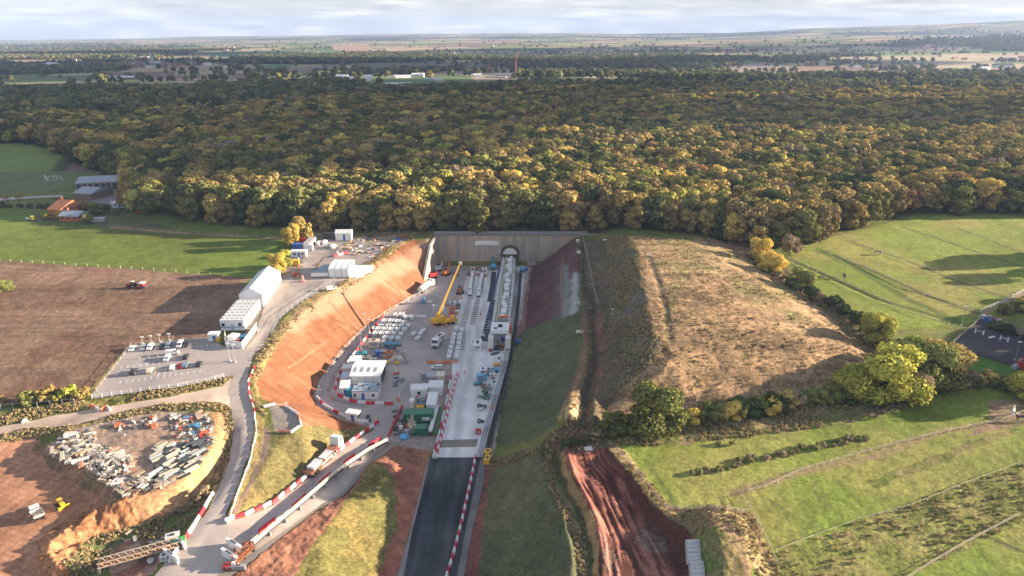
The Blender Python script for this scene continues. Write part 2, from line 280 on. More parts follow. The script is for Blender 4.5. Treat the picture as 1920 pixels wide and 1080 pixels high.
 ('mound', [(1180,441),(1290,450),(1345,441),(1400,468),(1470,518),(1560,598),(1650,688),(1570,738),(1450,755),(1300,770),(1190,778),(1130,798),(1135,770),(1150,740),(1212,690),(1236,657),(1222,590),(1208,531),(1198,475)], (0.33,0.215,0.12), (0.22,0.15,0.08), 3.5, .8, 1., .22),
 ('mound_green', [(1240,640),(1250,560),(1222,470),(1240,450),(1330,455),(1500,540),(1540,620),(1480,640),(1400,560),(1300,500)], (0.33, 0.22, 0.12), (0.23, 0.19, 0.085), 9, 1., .9, .2),
 ('edge_r', [(1335,441),(1400,440),(1440,480),(1530,545),(1640,620),(1720,680),(1690,720),(1650,688),(1560,598),(1470,518),(1400,468)], (0.20,.15,.08), (.12,.12,.05), 5, .8, .9, .2),
 ('field_r1', [(1480,470),(1560,445),(1640,425),(1720,402),(2400,395),(2400,560),(1840,600),(1780,615),(1640,620),(1530,545)], (0.19,0.235,0.042), (0.27,0.255,0.07), 25, .6, .5, .06),
 ('field_r2', [(1150,832),(1250,820),(1560,770),(1900,700),(2300,680),(2600,EXT),(1480,EXT),(1412,965),(1248,953),(1192,880)], (0.175,0.225,0.042), (0.25,0.245,0.068), 22, .6, .6, .08),
 ('weeds_r2', [(1150,828),(1300,790),(1560,755),(1700,735),(1700,765),(1560,800),(1350,825),(1200,838)], (0.15,0.165,0.05), (0.25,.19,.10), 3, 1.2, 1., .25),
 ('meadow_r3', [(1455,1040),(1700,945),(1920,868),(2300,760),(2500,800),(1920,975),(1700,1085),(1600,1150),(1480,1100)], (0.235,0.215,0.075), (0.165,0.18,0.045), 4, .6, 1., .15),
 ('dead_r4', [(1620,905),(1760,850),(1900,800),(1920,808),(1780,860),(1640,915)], (0.24,.2,.08), GRASS, 4, 1., .8, .1),
 ('pony_mud', [(1850,755),(1935,740),(2100,730),(2100,800),(1920,800),(1870,805),(1800,822),(1850,790)], (.27,.175,.12), (.2,.17,.08), 6, 1., .7, .05),
 ('arena_grass', [(1790,650),(1830,660),(1905,690),(1920,700),(1900,720),(1810,690)], (.08,.17,.03), (.09,.15,.03), 8, .4, .5, .05),
 ('lane_r', [(1838,585),(1920,545),(2100,470),(2100,480),(1920,553),(1845,590)], (.30,.24,.17), DRY, 5, .3, .5, .05),
 ('yard_top', [(560,438),(600,434),(780,437),(780,442),(741,458),(700,487),(652,515),(608,540),(565,567),(520,600),(500,640),(470,655),(440,650),(520,520),(548,470)], (0.27,.215,.17), (.22,.18,.15), 6, .4, .5, .04),
 ('top_scrub', [(590,432),(780,436),(778,446),(700,444),(600,440)], DRY, GRASS, 4, .6, .9, .2),
 ('top_dry', [(610,478),(640,484),(700,478),(735,460),(740,466),(700,495),(690,500),(620,496),(590,500),(600,488)], DRY, ORANGE, 4, .6, .9, .2),
]
AREAS.sort(key=lambda a: a[0] in ('fence_strip', 'heap_grass', 'heap_soil', 'pony_mud'))
CARVE = [   # line in picture points, half width, depth (+ = down)
 ([(1092,462),(1093,500),(1096,540),(1112,572),(1109,615),(1115,660),(1112,700),(1098,745),(1092,792)], 1.3, 1.6),
 ([(1035,850),(1052,898),(1085,955),(1104,1015),(1108,1080),(1120,EXT)], 2.4, 2.2),
 ([(1060,852),(1067,892),(1093,945),(1115,1000),(1119,1080),(1135,EXT)], 1.3, -.9),
 ([(1217,482),(1235,530),(1248,580),(1256,640)], 1.0, .35),
 ([(1146,838),(1186,886),(1238,962),(1285,988)], 1.6, -0.35),
 ([(1350,990),(1368,1030),(1380,1090),(1400,EXT)], 4.5, -2.6),
 ([(1345,440),(1500,570),(1640,690)], 1.5, .4),
 ([(742,868),(700,880)], 4, -1.2),
 ([(1078,752),(1075,785)], 3.0, -2.2), ([(1094,752),(1090,800)], 1.8, 1.4), ([(1109,765),(1106,790)], 2., -1.2),
 ([(960,865),(1005,845),(1040,838)], 1.0, .6),
 ([(1055,480),(1048,540),(1060,590)], .6, .25),
 ([(1490,492),(1640,560),(1830,618)], 1.0, .35), ([(1560,478),(1680,540),(1840,585)], .6, .3),
 ([(1140,760),(1180,735),(1212,690),(1240,660)], 2.0, 1.0),
]
POLY_CUT = [([(1064,852),(1136,842),(1176,888),(1212,935),(1240,966),(1285,995),(1305,1030),(1295,1130),(1315,EXT),(1150,EXT),(1130,1080),(1126,1020),(1115,970),(1094,930),(1072,890)], 1.6, 2.0)]
for line, w, dep in CARVE:
    pts = [P(*q, 'R' if q[0] > 900 else 'L') for q in line]
    # place on the land rather than on the nominal plane
    pts = PP(line)
    d, _ = dist_line(XX, YY, pts, 12)
    HG = HG - dep * np.clip(1.15 - (d / w) ** 2 * 0.6, 0, 1) * (d < w * 1.7)
for poly, dep, edge in POLY_CUT:
    pw = PP(poly); m = inpoly(XX, YY, pw); d, _ = dist_line(XX, YY, pw + [pw[0]], 12)
    HG = HG - dep * np.where(m, sstep(0, edge, d), 0)
HG = blur(HG, 1)
def relief(x, y, areas_w=None):
    """height, colour and grain at many places"""
    z = HB(x, y)
    wx = x + (fbm(x, y, 3.0, 91, 3) - 0.5) * 2.4; wy = y + (fbm(x, y, 3.0, 57, 3) - 0.5) * 2.4
    big = fbm(x, y, 60, 3, 3)
    col = np.zeros(x.shape + (4,)); m = fbm(x, y, 14, 5, 4)
    m = sstep(.35, .65, m)
    for k in range(3): col[..., k] = GRASS[k] * (1 - m) + GRASS2[k] * m
    col[..., 3] = .5; rough = np.full(x.shape, .10)
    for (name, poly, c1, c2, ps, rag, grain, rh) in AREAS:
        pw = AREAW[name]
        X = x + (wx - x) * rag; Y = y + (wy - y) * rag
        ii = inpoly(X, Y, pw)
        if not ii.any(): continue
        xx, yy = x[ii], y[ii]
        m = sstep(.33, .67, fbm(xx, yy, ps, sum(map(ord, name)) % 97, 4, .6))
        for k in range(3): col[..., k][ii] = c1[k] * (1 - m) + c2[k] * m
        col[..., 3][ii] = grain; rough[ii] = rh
    t = (0.70 + 0.6 * fbm(x, y, 1.6, 23, 3)) * (.82 + .36 * fbm(x, y, 9, 29, 3)); big = 0.86 + 0.28 * big
    for k in range(3): col[..., k] *= t * big
    return z, col, rough
AREAW = {a[0]: [PT(*q)[:2] for q in a[1]] for a in AREAS}
def mark(col, mask, c, k=1.0):
    for i in range(3): col[..., i] = np.where(mask > 0, col[..., i] * (1 - k * mask) + c[i] * k * mask, col[..., i])
def line_mark(x, y, col, pts, w, c, k):
    d, s = dist_line(x, y, PP(pts), 8)
    n = 0.5 + fbm(x, y, 2.5, 77, 3)
    mark(col, np.clip(1.3 - d / w, 0, 1) * np.clip(n, 0, 1), c, k)
SHEETCUT = []          # outlines (world) of made surfaces: the ground is kept just under them
def near_ground():
    ys = [84.0]
    while ys[-1] < 455: ys.append(ys[-1] + 0.0024 * ys[-1] + 0.05)
    ys = np.array(ys); nu = 900; u = np.linspace(-1, 1, nu)
    x = u[None, :] * (26 + 0.86 * ys[:, None]); y = np.repeat(ys[:, None], nu, 1)
    z, col, rough = relief(x, y)
    # tussocks, clods and tyre tracks
    z = z + rough * (fbm(x, y, 1.5, 31, 3, .7) - .5) * 2.0 + rough * (fbm(x, y, 5, 41, 2) - .5) * 1.5
    # ploughing: furrows follow the field's upper edge
    pl = inpoly(x, y, AREAW['plough'])
    yb = y + .05 * x + 6 * fbm(x, y, 90, 9, 2); f = 2 * (fbm(x / 26, yb, 1.5, 9, 3, .65) - .5) * 1.6; f2 = 2 * (fbm(x / 9, yb, 9, 14, 3) - .5) * 1.5
    z = z + np.where(pl, .10 * f, 0)
    for k in range(3): col[..., k] = np.where(pl, col[..., k] * (1 + .16 * f + .16 * f2), col[..., k])
    # ruts in the mud track
    mt = AREAW['mud_track']; ii = inpoly(x, y, mt)
    cl = PP([(1085,845),(1110,890),(1140,950),(1175,1020),(1195,1080),(1220,EXT)])
    cx_ = np.interp(-y, [-p[1] for p in cl], [p[0] for p in cl])
    q = (x - cx_) + (fbm(x, y, 14, 15, 2) - .5) * 2
    rt = np.clip((fbm(q, y / 10, .62, 71, 2, .6) - .40) * 4, 0, 1) * sstep(8.5, 6.0, np.abs(q + 1.0))
    z = z + np.where(ii, (.18 + .25 * fbm(x, y, 12, 19, 2)) * rt + .22 * (fbm(x, y, 1.2, 8, 3) - .5), 0)
    for k in range(3): col[..., k] = np.where(ii, col[..., k] * (.6 + 1.2 * rt), col[..., k])
    # ridges of clods on the heap of fill, tracking marks on the earthworks and slopes
    er = inpoly(x, y, AREAW['earth_ridge']); z = z + np.where(er, 1.3 * (fbm(x, y, 3.2, 66, 4, .6) - .45), 0)
    ew = inpoly(x, y, AREAW['earthworks'])
    tk = np.abs(np.sin((x * .35 + y) * 2.1)) ** 6 + np.abs(np.sin((x - y * .2) * 1.3)) ** 8
    for k in range(3): col[..., k] = np.where(ew, col[..., k] * (1.04 - .16 * tk), col[..., k])
    sl_ = inpoly(x, y, AREAW['slope_l'])
    tk = fbm(x * 1.0 + y * 1.9, x * .1 - y * .1, 1.2, 12, 3)
    for k in range(3): col[..., k] = np.where(sl_, col[..., k] * (.74 + .52 * tk), col[..., k])
    # terraces of dry grass on the mound
    mo = inpoly(x, y, AREAW['mound'])
    tz = 3.2 * (fbm(x / 9, y - .12 * x + 3 * fbm(x, y, 40, 4, 2), 3.2, 44, 3, .6) - .5)
    z = z + np.where(mo, .5 * tz * fbm(x, y, 25, 6, 2), 0)
    for k, v in enumerate((.32, .32, .28)): col[..., k] = np.where(mo, col[..., k] * (1 + v * tz), col[..., k])
    # pale seams of rock in the cut slopes
    for pts, w, c, k_ in (([(822,466),(780,478),(735,503),(700,525),(650,552),(612,568),(570,592),(540,615)], 3.4, CREAM, .8), ([(690,515),(720,530),(745,548)], 1.4, CREAM, .6), ([(1059,500),(1062,560),(1060,592)], 2.0, (.20,.24,.23), .9), ([(1078,512),(1078,560),(1076,586)], 1.7, (.34,.37,.34), 1.0), ([(1052,500),(1048,560),(1040,596)], 2.4, (.13,.12,.12), .6)):
        d, _ = dist_line(x, y, PP(pts), 14); n_ = fbm(x, y, 4, 133, 4) - .5; n2_ = fbm(x * 1.0, y, 1.2, 137, 3)
        mark(col, np.clip(1.25 - (d / w) ** 1.3 + n_ * 1.3, 0, 1) * (.7 + .5 * n2_).clip(0, 1), c, k_)
    # worn paths and tracks in the fields
    for pts, w, c, kk in PATHS: line_mark(x, y, col, pts, w, c, kk)
    for poly in SHEETCUT:
        m = inpoly(x, y, poly)
        if not m.any(): continue
        d, _ = dist_line(x, y, list(poly) + [poly[0]], 3)
        z = np.where(m, np.minimum(z, HB(x, y)) - .12 - .45 * sstep(.15, 1.4, d), z)
    # keep the land clear of the headwall face
    m = (y > 300.5) & (y < 303.4) & (x > -35.0) & (x < 31); z = np.where(m & (y < 302.2), np.minimum(z, 0.0), z)
    return grid_obj('ground', x, y, z, col, GROUND)
PATHS = [
 ([(1185,880),(1215,920),(1240,950)], .8, GRASS2, .4), ([(1210,862),(1240,905),(1262,940)], .9, (0.10,.13,.035), .5),
 ([(1375,925),(1500,885),(1640,855),(1760,810),(1880,790),(1925,772)], 1.4, (.27,.19,.11), .8),
 ([(1440,935),(1475,960),(1530,990)], .5, (.12,.13,.05), .7), ([(1545,925),(1527,905),(1522,915),(1535,935),(1560,950)], .35, (.16,.12,.06), .8),
 ([(1750,850),(1785,862),(1800,885),(1770,905)], .3, (.12,.14,.05), .7),
 ([(1860,1010),(1920,1035)], .5, (.10,.10,.05), .9),
 ([(1560,478),(1640,510),(1740,555),(1840,590)], 1.2, (.08,.085,.035), 1), ([(1600,455),(1700,488),(1800,530),(1900,562)], 1.0, (.13,.12,.06), 1),
 ([(1690,425),(1800,462),(1930,505)], .9, (.09,.09,.05), .9), ([(1800,430),(1920,475)], .7, (.09,.09,.05), .9), ([(1540,470),(1600,500),(1700,560),(1790,600)], 2.2, (.09,.13,.03), .9),
 ([(1480,485),(1560,520),(1680,575),(1790,612)], 1.0, (.13,.13,.06), 1), ([(1690,562),(1760,545),(1840,528)], .4, (.28,.25,.13), .7),
 ([(1217,482),(1235,530),(1248,580),(1256,640)], .8, (.14,.11,.07), .8), ([(1092,462),(1093,500),(1096,540),(1112,572),(1109,615),(1115,660),(1112,700),(1098,745),(1092,792)], .8, (.06,.05,.04), .8),
 ([(1098,590),(1100,640),(1090,690),(1070,745)], 1.6, (.25,.13,.09), .6),
 ([(1055,480),(1050,540),(1058,590)], .35, (.35,.18,.12), .6), ([(640,560),(700,600)], .35, (.33,.14,.07), .6), ([(618,566),(672,622)], .5, (.16,.08,.05), .85),
 ([(700,500),(800,560)], .3, (.5,.33,.2), .5), ([(540,690),(612,640)], .3, (.55,.32,.2), .4), ([(520,720),(600,660)], .3, (.33,.15,.08), .4),
 ([(0,295),(60,290),(130,300),(200,296)], 1.6, (.09,.11,.05), .6),
 ([(0,505),(150,520),(250,515),(350,540)], 1.2, (.28,.16,.11), .5), ([(0,560),(80,545),(150,520)], 2.2, (.15,.08,.055), .6),
 ([(40,700),(110,640),(200,600)], .8, (.14,.08,.055), .5),
]
def grid_obj(name, x, y, z, col, mat):
    nr, nc = x.shape; me = bpy.data.meshes.new(name)
    n = nr * nc; me.vertices.add(n)
    co = np.stack([x, y, z], -1).astype(np.float32).reshape(-1); me.vertices.foreach_set('co', co)
    j, i = np.meshgrid(np.arange(nr - 1), np.arange(nc - 1), indexing='ij'); a = (j * nc + i).ravel()
    quads = np.stack([a, a + 1, a + nc + 1, a + nc], -1).astype(np.int32); nf = len(a)
    me.loops.add(nf * 4); me.polygons.add(nf)
    me.loops.foreach_set('vertex_index', quads.ravel())
    me.polygons.foreach_set('loop_start', (np.arange(nf) * 4).astype(np.int32)); me.polygons.foreach_set('loop_total', np.full(nf, 4, np.int32))
    me.polygons.foreach_set('use_smooth', np.ones(nf, bool))
    ca = me.color_attributes.new('col', 'FLOAT_COLOR', 'POINT'); ca.data.foreach_set('color', col.astype(np.float32).reshape(-1))
    me.update(); me.materials.append(mat); o = bpy.data.objects.new(name, me); scene.collection.objects.link(o)
    o['kind'] = 'structure'
    return o
def mat_attr(name, scale=1.0, bump=.35):
    m = bpy.data.materials.new(name); m.use_nodes = True; t = m.node_tree; t.nodes.clear()
    out = N(t, 'ShaderNodeOutputMaterial'); b = N(t, 'ShaderNodeBsdfPrincipled'); b.inputs['Roughness'].default_value = .95; b.inputs['Specular IOR Level'].default_value = .12
    at = N(t, 'ShaderNodeAttribute'); at.attribute_name = 'col'; g = N(t, 'ShaderNodeNewGeometry')
    n = N(t, 'ShaderNodeTexNoise'); n.inputs['Scale'].default_value = 1.3 * scale; n.inputs['Detail'].default_value = 6; n.inputs['Roughness'].default_value = .75
    L(t, g.outputs['Position'], n.inputs['Vector'])
    mp = N(t, 'ShaderNodeMapRange'); L(t, n.outputs['Fac'], mp.inputs[0]); mp.inputs[1].default_value = .3; mp.inputs[2].default_value = .7; mp.inputs[3].default_value = -.75; mp.inputs[4].default_value = .75
    mu = N(t, 'ShaderNodeMath', operation='MULTIPLY_ADD'); L(t, mp.outputs[0], mu.inputs[0]); L(t, at.outputs['Alpha'], mu.inputs[1]); mu.inputs[2].default_value = 1
    vm = N(t, 'ShaderNodeVectorMath', operation='SCALE'); L(t, at.outputs['Color'], vm.inputs[0]); L(t, mu.outputs[0], vm.inputs['Scale'])
    L(t, vm.outputs[0], b.inputs['Base Color'])
    bp = N(t, 'ShaderNodeBump'); bp.inputs['Strength'].default_value = bump; bp.inputs['Distance'].default_value = .5
    mb = N(t, 'ShaderNodeMath', operation='MULTIPLY'); L(t, n.outputs['Fac'], mb.inputs[0]); L(t, at.outputs['Alpha'], mb.inputs[1])
    L(t, mb.outputs[0], bp.inputs['Height']); L(t, bp.outputs[0], b.inputs['Normal']); L(t, b.outputs[0], out.inputs[0])
    return m
GROUND = mat_attr('ground')
# made surfaces: sheets draped over the land
def sheet(name, poly, colfn, off=.06, step=1.6, pts=None, mat=None, rag=0.0):
    pw = pts if pts else PP(poly)
    pw = [(p[0], p[1]) for p in pw]
    dense = []
    for a, b in zip(pw, pw[1:] + pw[:1]):
        k = max(1, int(math.hypot(b[0] - a[0], b[1] - a[1]) / step)); dense += [(a[0] + (b[0] - a[0]) * i / k, a[1] + (b[1] - a[1]) * i / k) for i in range(k)]
    if rag:
        dx_ = np.array([p[0] for p in dense]); dy_ = np.array([p[1] for p in dense]); a1 = (fbm(dx_, dy_, 3.5, 51, 3) - .5) * 2 * rag; a2 = (fbm(dx_, dy_, 3.5, 53, 3) - .5) * 2 * rag
        dense = [(p[0] + float(a), p[1] + float(b)) for p, a, b in zip(dense, a1, a2)]
    xs = [p[0] for p in pw]; ys = [p[1] for p in pw]
    X, Y = np.meshgrid(np.arange(min(xs) + .3, max(xs), step), np.arange(min(ys) + .3, max(ys), step)); X = X.ravel(); Y = Y.ravel()
    m = inpoly(X, Y, pw); X, Y = X[m], Y[m]; d, _ = dist_line(X, Y, pw + [pw[0]], 3); k = d > max(step * .45, rag * 1.6); X, Y = X[k], Y[k]
    co = [Vector(p) for p in dense] + [Vector((a, b)) for a, b in zip(X, Y)]; nb = len(dense)
    ov, oe, of, *_ = delaunay_2d_cdt(co, [], [list(range(nb))], 2, 1e-4)
    vx = np.array([v.x for v in ov]); vy = np.array([v.y for v in ov]); vz = HB(vx, vy) + off
    me = bpy.data.meshes.new(name); me.from_pydata([(a, b, c) for a, b, c in zip(vx, vy, vz)], [], of)
    col = np.ones((len(vx), 4)); c, gr = colfn(vx, vy); col[:, :3] = c; col[:, 3] = gr
    ca = me.color_attributes.new('col', 'FLOAT_COLOR', 'POINT'); ca.data.foreach_set('color', col.astype(np.float32).reshape(-1))
    me.polygons.foreach_set('use_smooth', np.ones(len(me.polygons), bool)); me.update()
    me.materials.append(mat or SHEET); o = bpy.data.objects.new(name, me); scene.collection.objects.link(o); o['kind'] = 'structure'
    SHEETCUT.append(pw)
    return o
SHEET = mat_attr('made_ground', 1.6, .12)
def tone(c1, c2, ps, seed=1, along=None, amt=.2, grain=.25):
    """two-tone surface with optional wheel tracks running along a centre line"""
    cl = PP(along) if along else None
    def fn(x, y):
        m = sstep(.3, .7, fbm(x, y, ps, seed, 4))[:, None]; c = np.array(c1) * (1 - m) + np.array(c2) * m
        c = c * (0.85 + .3 * fbm(x, y, 30, seed + 3, 2))[:, None]
        if cl:
            best = np.full(x.shape, 1e9); lat = np.zeros(x.shape)
            for a, b in zip(cl[:-1], cl[1:]):
                ll = math.hypot(b[0] - a[0], b[1] - a[1]); ux, uy = (b[0] - a[0]) / ll, (b[1] - a[1]) / ll
                t = np.clip((x - a[0]) * ux + (y - a[1]) * uy, 0, ll); d = np.hypot(x - a[0] - ux * t, y - a[1] - uy * t)
                s = -(x - a[0]) * uy + (y - a[1]) * ux; k = d < best; best[k] = d[k]; lat[k] = s[k]
            w = fbm(lat * 1.0, np.zeros_like(lat) + .3, .8, seed + 9, 3); c = c * (1 + amt * (w - .5) * 2)[:, None]
        return c, grain
    return fn
ROADC = (.43, .37, .33); ROADC2 = (.36, .305, .27)
sheet('site_road', [(521,522),(560,500),(575,470),(600,450),(625,446),(605,480),(590,505),(592,522),(650,522),(640,530),(600,545),(560,568),(525,598),(503,632),(494,652),(478,662),(468,690),(464,715),(470,745),(478,768),(476,800),(468,850),(445,915),(425,965),(430,976),(455,972),(515,946),(577,897),(642,842),(704,806),(735,826),(688,868),(644,922),(591,955),(525,1002),(470,1040),(415,1080),(350,EXT),(170,EXT),(290,1080),(352,1005),(392,955),(428,870),(438,800),(432,762),(425,735),(440,700),(447,668),(460,655),(480,630),(490,590)], tone(ROADC, ROADC2, 7, 5, [(540,520),(500,600),(470,650),(452,700),(455,800),(430,900),(380,1000),(320,1080),(250,EXT)], .32), off=.07, rag=.5)
sheet('haul_road', [(-300,830),(0,800),(90,782),(210,762),(320,744),(415,724),(436,708),(430,735),(437,765),(415,756),(310,757),(250,768),(140,798),(60,802),(0,815),(-300,850)], tone((.58,.44,.35), (.50,.38,.30), 6, 8, [(-300,840),(0,808),(210,775),(415,740)], .3), off=.05, rag=.8)
sheet('site_yard', [(592,522),(650,522),(700,485),(735,458),(700,452),(640,448),(610,448),(605,480)], tone((.36,.31,.28), (.29,.25,.23), 5, 3), off=.05, rag=.8)
sheet('car_park', [(244,648),(300,642),(395,632),(418,650),(440,652),(470,656),(462,700),(437,705),(330,727),(240,738),(178,748),(170,742)], tone((.42,.37,.35), (.36,.315,.295), 9, 2), off=.09)
sheet('pit_road', [(700,606),(735,582),(770,562),(780,568),(745,590),(700,622),(650,670),(622,705),(612,735),(622,752),(680,765),(760,760),(740,800),(735,826),(704,806),(690,796),(645,784),(603,757),(594,740),(604,713),(628,682)], tone((.36,.31,.29), (.42,.36,.33), 6, 6), off=.05)
sheet('work_floor', [(760,570),(800,530),(820,502),(995,500),(985,545),(978,600),(955,640),(925,700),(860,700),(850,650),(800,740),(770,770),(690,764),(628,750),(620,735),(630,705),(655,672),(705,625)], tone((.33,.295,.285), (.44,.37,.335), 8, 14, amt=.3), off=.03, rag=.4)
sheet('concrete_slab', [(878,510),(930,508),(938,500),(955,500),(985,500),(978,560),(970,610),(945,660),(925,745),(905,850),(901,862),(810,858),(826,800),(845,715),(848,690),(845,640),(858,575)], tone((.70,.68,.66), (.58,.56,.54), 7, 9, [(925,500),(905,600),(880,720),(855,858)], .34), off=.09, step=1.2)
sheet('slab_band', [(827,826),(896,824),(893,838),(824,840)], tone((.27,.23,.19), (.22,.2,.17), 4, 21), off=.14)
sheet('black_road', [(806,858),(902,858),(893,900),(876,980),(857,1080),(815,EXT),(700,EXT),(757,1080),(772,1000),(790,930)], tone((.040,.046,.052), (.085,.088,.092), 12, 4, [(855,858),(828,960),(805,1080),(760,EXT)], .8, .3), off=.1, step=.8)
sheet('paved_verge', [(800,872),(806,858),(790,930),(772,1000),(757,1080),(700,EXT),(690,EXT),(745,1080),(765,1010),(783,940)], tone((.30,.29,.28), (.25,.23,.22), 5, 24), off=.11)
sheet('paved_verge', [(902,858),(910,858),(908,900),(888,985),(870,1080),(832,EXT),(815,EXT),(857,1080),(876,980),(893,900)], tone((.24,.23,.22), (.16,.15,.15), 5, 25), off=.11)
sheet('conveyor_path', [(735,828),(745,834),(728,846),(690,872),(646,928),(593,958),(527,1008),(470,1056),(420,1090),(400,1085),(470,1040),(525,1002),(591,955),(644,922),(688,868)], tone((.22,.21,.2), (.27,.23,.19), 5, 27), off=.1)
sheet('riding_arena', [(1838,598),(1870,602),(1960,632),(2100,672),(2060,730),(1912,690),(1786,650),(1786,640),(1812,620)], tone((.075,.07,.08), (.10,.09,.095), 10, 30), off=.08)
sheet('farm_track', [(-60,372),(0,371),(60,368),(118,366),(118,369),(60,372),(0,377),(-60,380)], tone((.5,.46,.4), (.45,.4,.35), 5, 31), off=.1)
sheet('farm_yard', [(168,352),(230,350),(240,390),(200,392),(172,380)], tone((.24,.22,.22), (.19,.18,.18), 6, 32), off=.1)
# drainage pad beside the site road
near_ground()
# ---------------------------------------------------------------- the country beyond: plain, valley and hills
def far_h(x, y):
    d = np.hypot(x, y)
    z = 14 - 24 * sstep(1150, 2300, d) + 8 * sstep(300, 900, x) * sstep(900, 1500, d)
    z = z + 10 * (fbm(x, y, 1400, 201, 4) - .5) * sstep(900, 2500, d)
    az = x / np.maximum(y, 1)
    prof = np.interp(az, [-.9, -.75, -.4, -.15, 0, .15, .3, .42, .55, .75, .9], [-70, -55, 5, 48, 62, 55, 70, 130, 165, 240, 255])
    rid = 45 * (fbm(x, y, 2400, 211, 4) - .5)
    z = z + (prof + 12 + rid) * (.35 * sstep(3800, 6500, d) + .65 * sstep(7500, 11000, d)) + 14 * (fbm(x, y, 900, 219, 3) - .5) * sstep(6000, 9000, d)
    return z
def fields(x, y):
    """patchwork of fields: warped grid cells, each one crop"""
    wx = x + 260 * (fbm(x, y, 900, 301, 3) - .5); wy = y + 260 * (fbm(x, y, 900, 305, 3) - .5)
    c = math.cos(.35); s = math.sin(.35); a = (wx * c + wy * s) / 330; b = (-wx * s + wy * c) / 230
    b0 = np.floor(b); a = a + _h(b0.astype(np.int64), 0 * b0.astype(np.int64), 7) * 1.7; a0 = np.floor(a)
    k = _h(a0.astype(np.int64), b0.astype(np.int64), 99); e = np.minimum(np.minimum(a - a0, 1 - (a - a0)) * 330, np.minimum(b - b0, 1 - (b - b0)) * 230)
    return k, e
CROPS = [(.13, .19, .05), (.18, .24, .06), (.11, .15, .045), (.50, .40, .24), (.44, .33, .20), (.28, .18, .13), (.22, .15, .12), (.24, .26, .10), (.40, .36, .18)]
def far_ground():
    ys = [430.0]
    while ys[-1] < 12800: ys.append(ys[-1] * 1.0085 + .5)
    ys = np.array(ys); nu = 620; u = np.linspace(-1, 1, nu); x = u[None, :] * (60 + .95 * ys[:, None]); y = np.repeat(ys[:, None], nu, 1)
    z = far_h(x, y) - 1.2 * (1 - sstep(440, 520, y))
    k, e = fields(x, y); col = np.zeros(x.shape + (4,)); n = len(CROPS); idx = np.clip((k * n).astype(int), 0, n - 1)
    crop = np.array(CROPS)[idx]; v = (.85 + .3 * fbm(x, y, 120, 55, 3)); col[..., :3] = crop * v[..., None]
    hedge = sstep(7, 3, e); wood = sstep(.59, .62, fbm(x, y, 1500, 61, 3)) * (y > 1300)
    dk = np.maximum(hedge * .8, wood)
    for i, c in enumerate((.05, .07, .025)): col[..., i] = col[..., i] * (1 - dk) + c * dk
    fz = FWORLD
    m = inpoly(x, y, fz)
    for i, c in enumerate((.05, .06, .02)): col[..., i] = np.where(m, c, col[..., i])
    for poly, c in FARPATCH:
        pw = [farP(*q)[:2] for q in poly]; m = inpoly(x, y, pw)
        for i in range(3): col[..., i] = np.where(m, c[i] * v, col[..., i])
    col[..., 3] = .3
    return grid_obj('countryside', x, y, z, col, FARM)
FARM = mat_attr('countryside', .06, .1)
def farP(px, py, up=0.0):
    dx, dy, dz = ray(px, py); t = 300.0
    while t < 24000:
        if CAMZ + dz * t < float(far_h(dx * t, dy * t)) + up: break
        t *= 1.004
    return (dx * t, dy * t, float(far_h(dx * t, dy * t)))
FARPATCH = [
 ([(-300,214),(-300,168),(0,166),(220,160),(640,150),(640,176),(400,196),(240,218),(0,214)], (.055, .075, .03)), ([(640,176),(640,166),(900,162),(1000,146),(1480,148),(1500,166),(1920,160),(2400,160),(2400,172),(1000,164),(900,176)], (.055, .075, .03)),
 ([(640,158),(700,146),(860,140),(900,148),(890,160),(780,166),(650,168)], (.13, .19, .07)),
 ([(880,146),(930,140),(1000,143),(990,152),(900,154)], (.34, .27, .22)),
 ([(1310,124),(1400,112),(1420,116),(1340,132)], (.14, .24, .05)), ([(1330,133),(1430,116),(1480,124),(1480,134),(1370,138)], (.33, .27, .22)),
 ([(1440,138),(1560,131),(1700,136),(1920,143),(1920,152),(1500,146)], (.17, .25, .06)), ([(1480,124),(1560,107),(1920,100),(1920,112),(1600,118)], (.44, .36, .22)),
 ([(1690,121),(1830,116),(1920,120),(1920,130),(1700,127)], (.42, .34, .22)), ([(610,96),(700,92),(860,88),(920,91),(700,98)], (.50, .38, .24)), ([(620,84),(690,82),(700,95),(630,97)], (.44, .30, .20)),
 ([(0,188),(85,186),(80,200),(0,204)], (.26, .18, .14)), ([(215,186),(240,181),(395,183),(390,190),(230,192)], (.13, .20, .07)),
 ([(0,150),(100,142),(180,140),(170,152),(0,158)], (.14, .18, .08)), ([(190,136),(330,134),(320,144),(200,146)], (.24, .15, .12)),
 ([(485,122),(550,121),(540,130),(490,130)], (.13, .22, .08)), ([(530,130),(640,119),(640,125),(540,136)], (.30, .20, .17)),
 ([(280,145),(460,140),(460,148),(290,152)], (.25, .17, .14)), ([(0,160),(180,152),(230,160),(0,170)], (.22, .17, .13)),
 ([(380,98),(640,94),(640,104),(400,108)], (.12, .20, .10)), ([(640,120),(900,112),(930,124),(700,132)], (.18, .16, .11)),
]
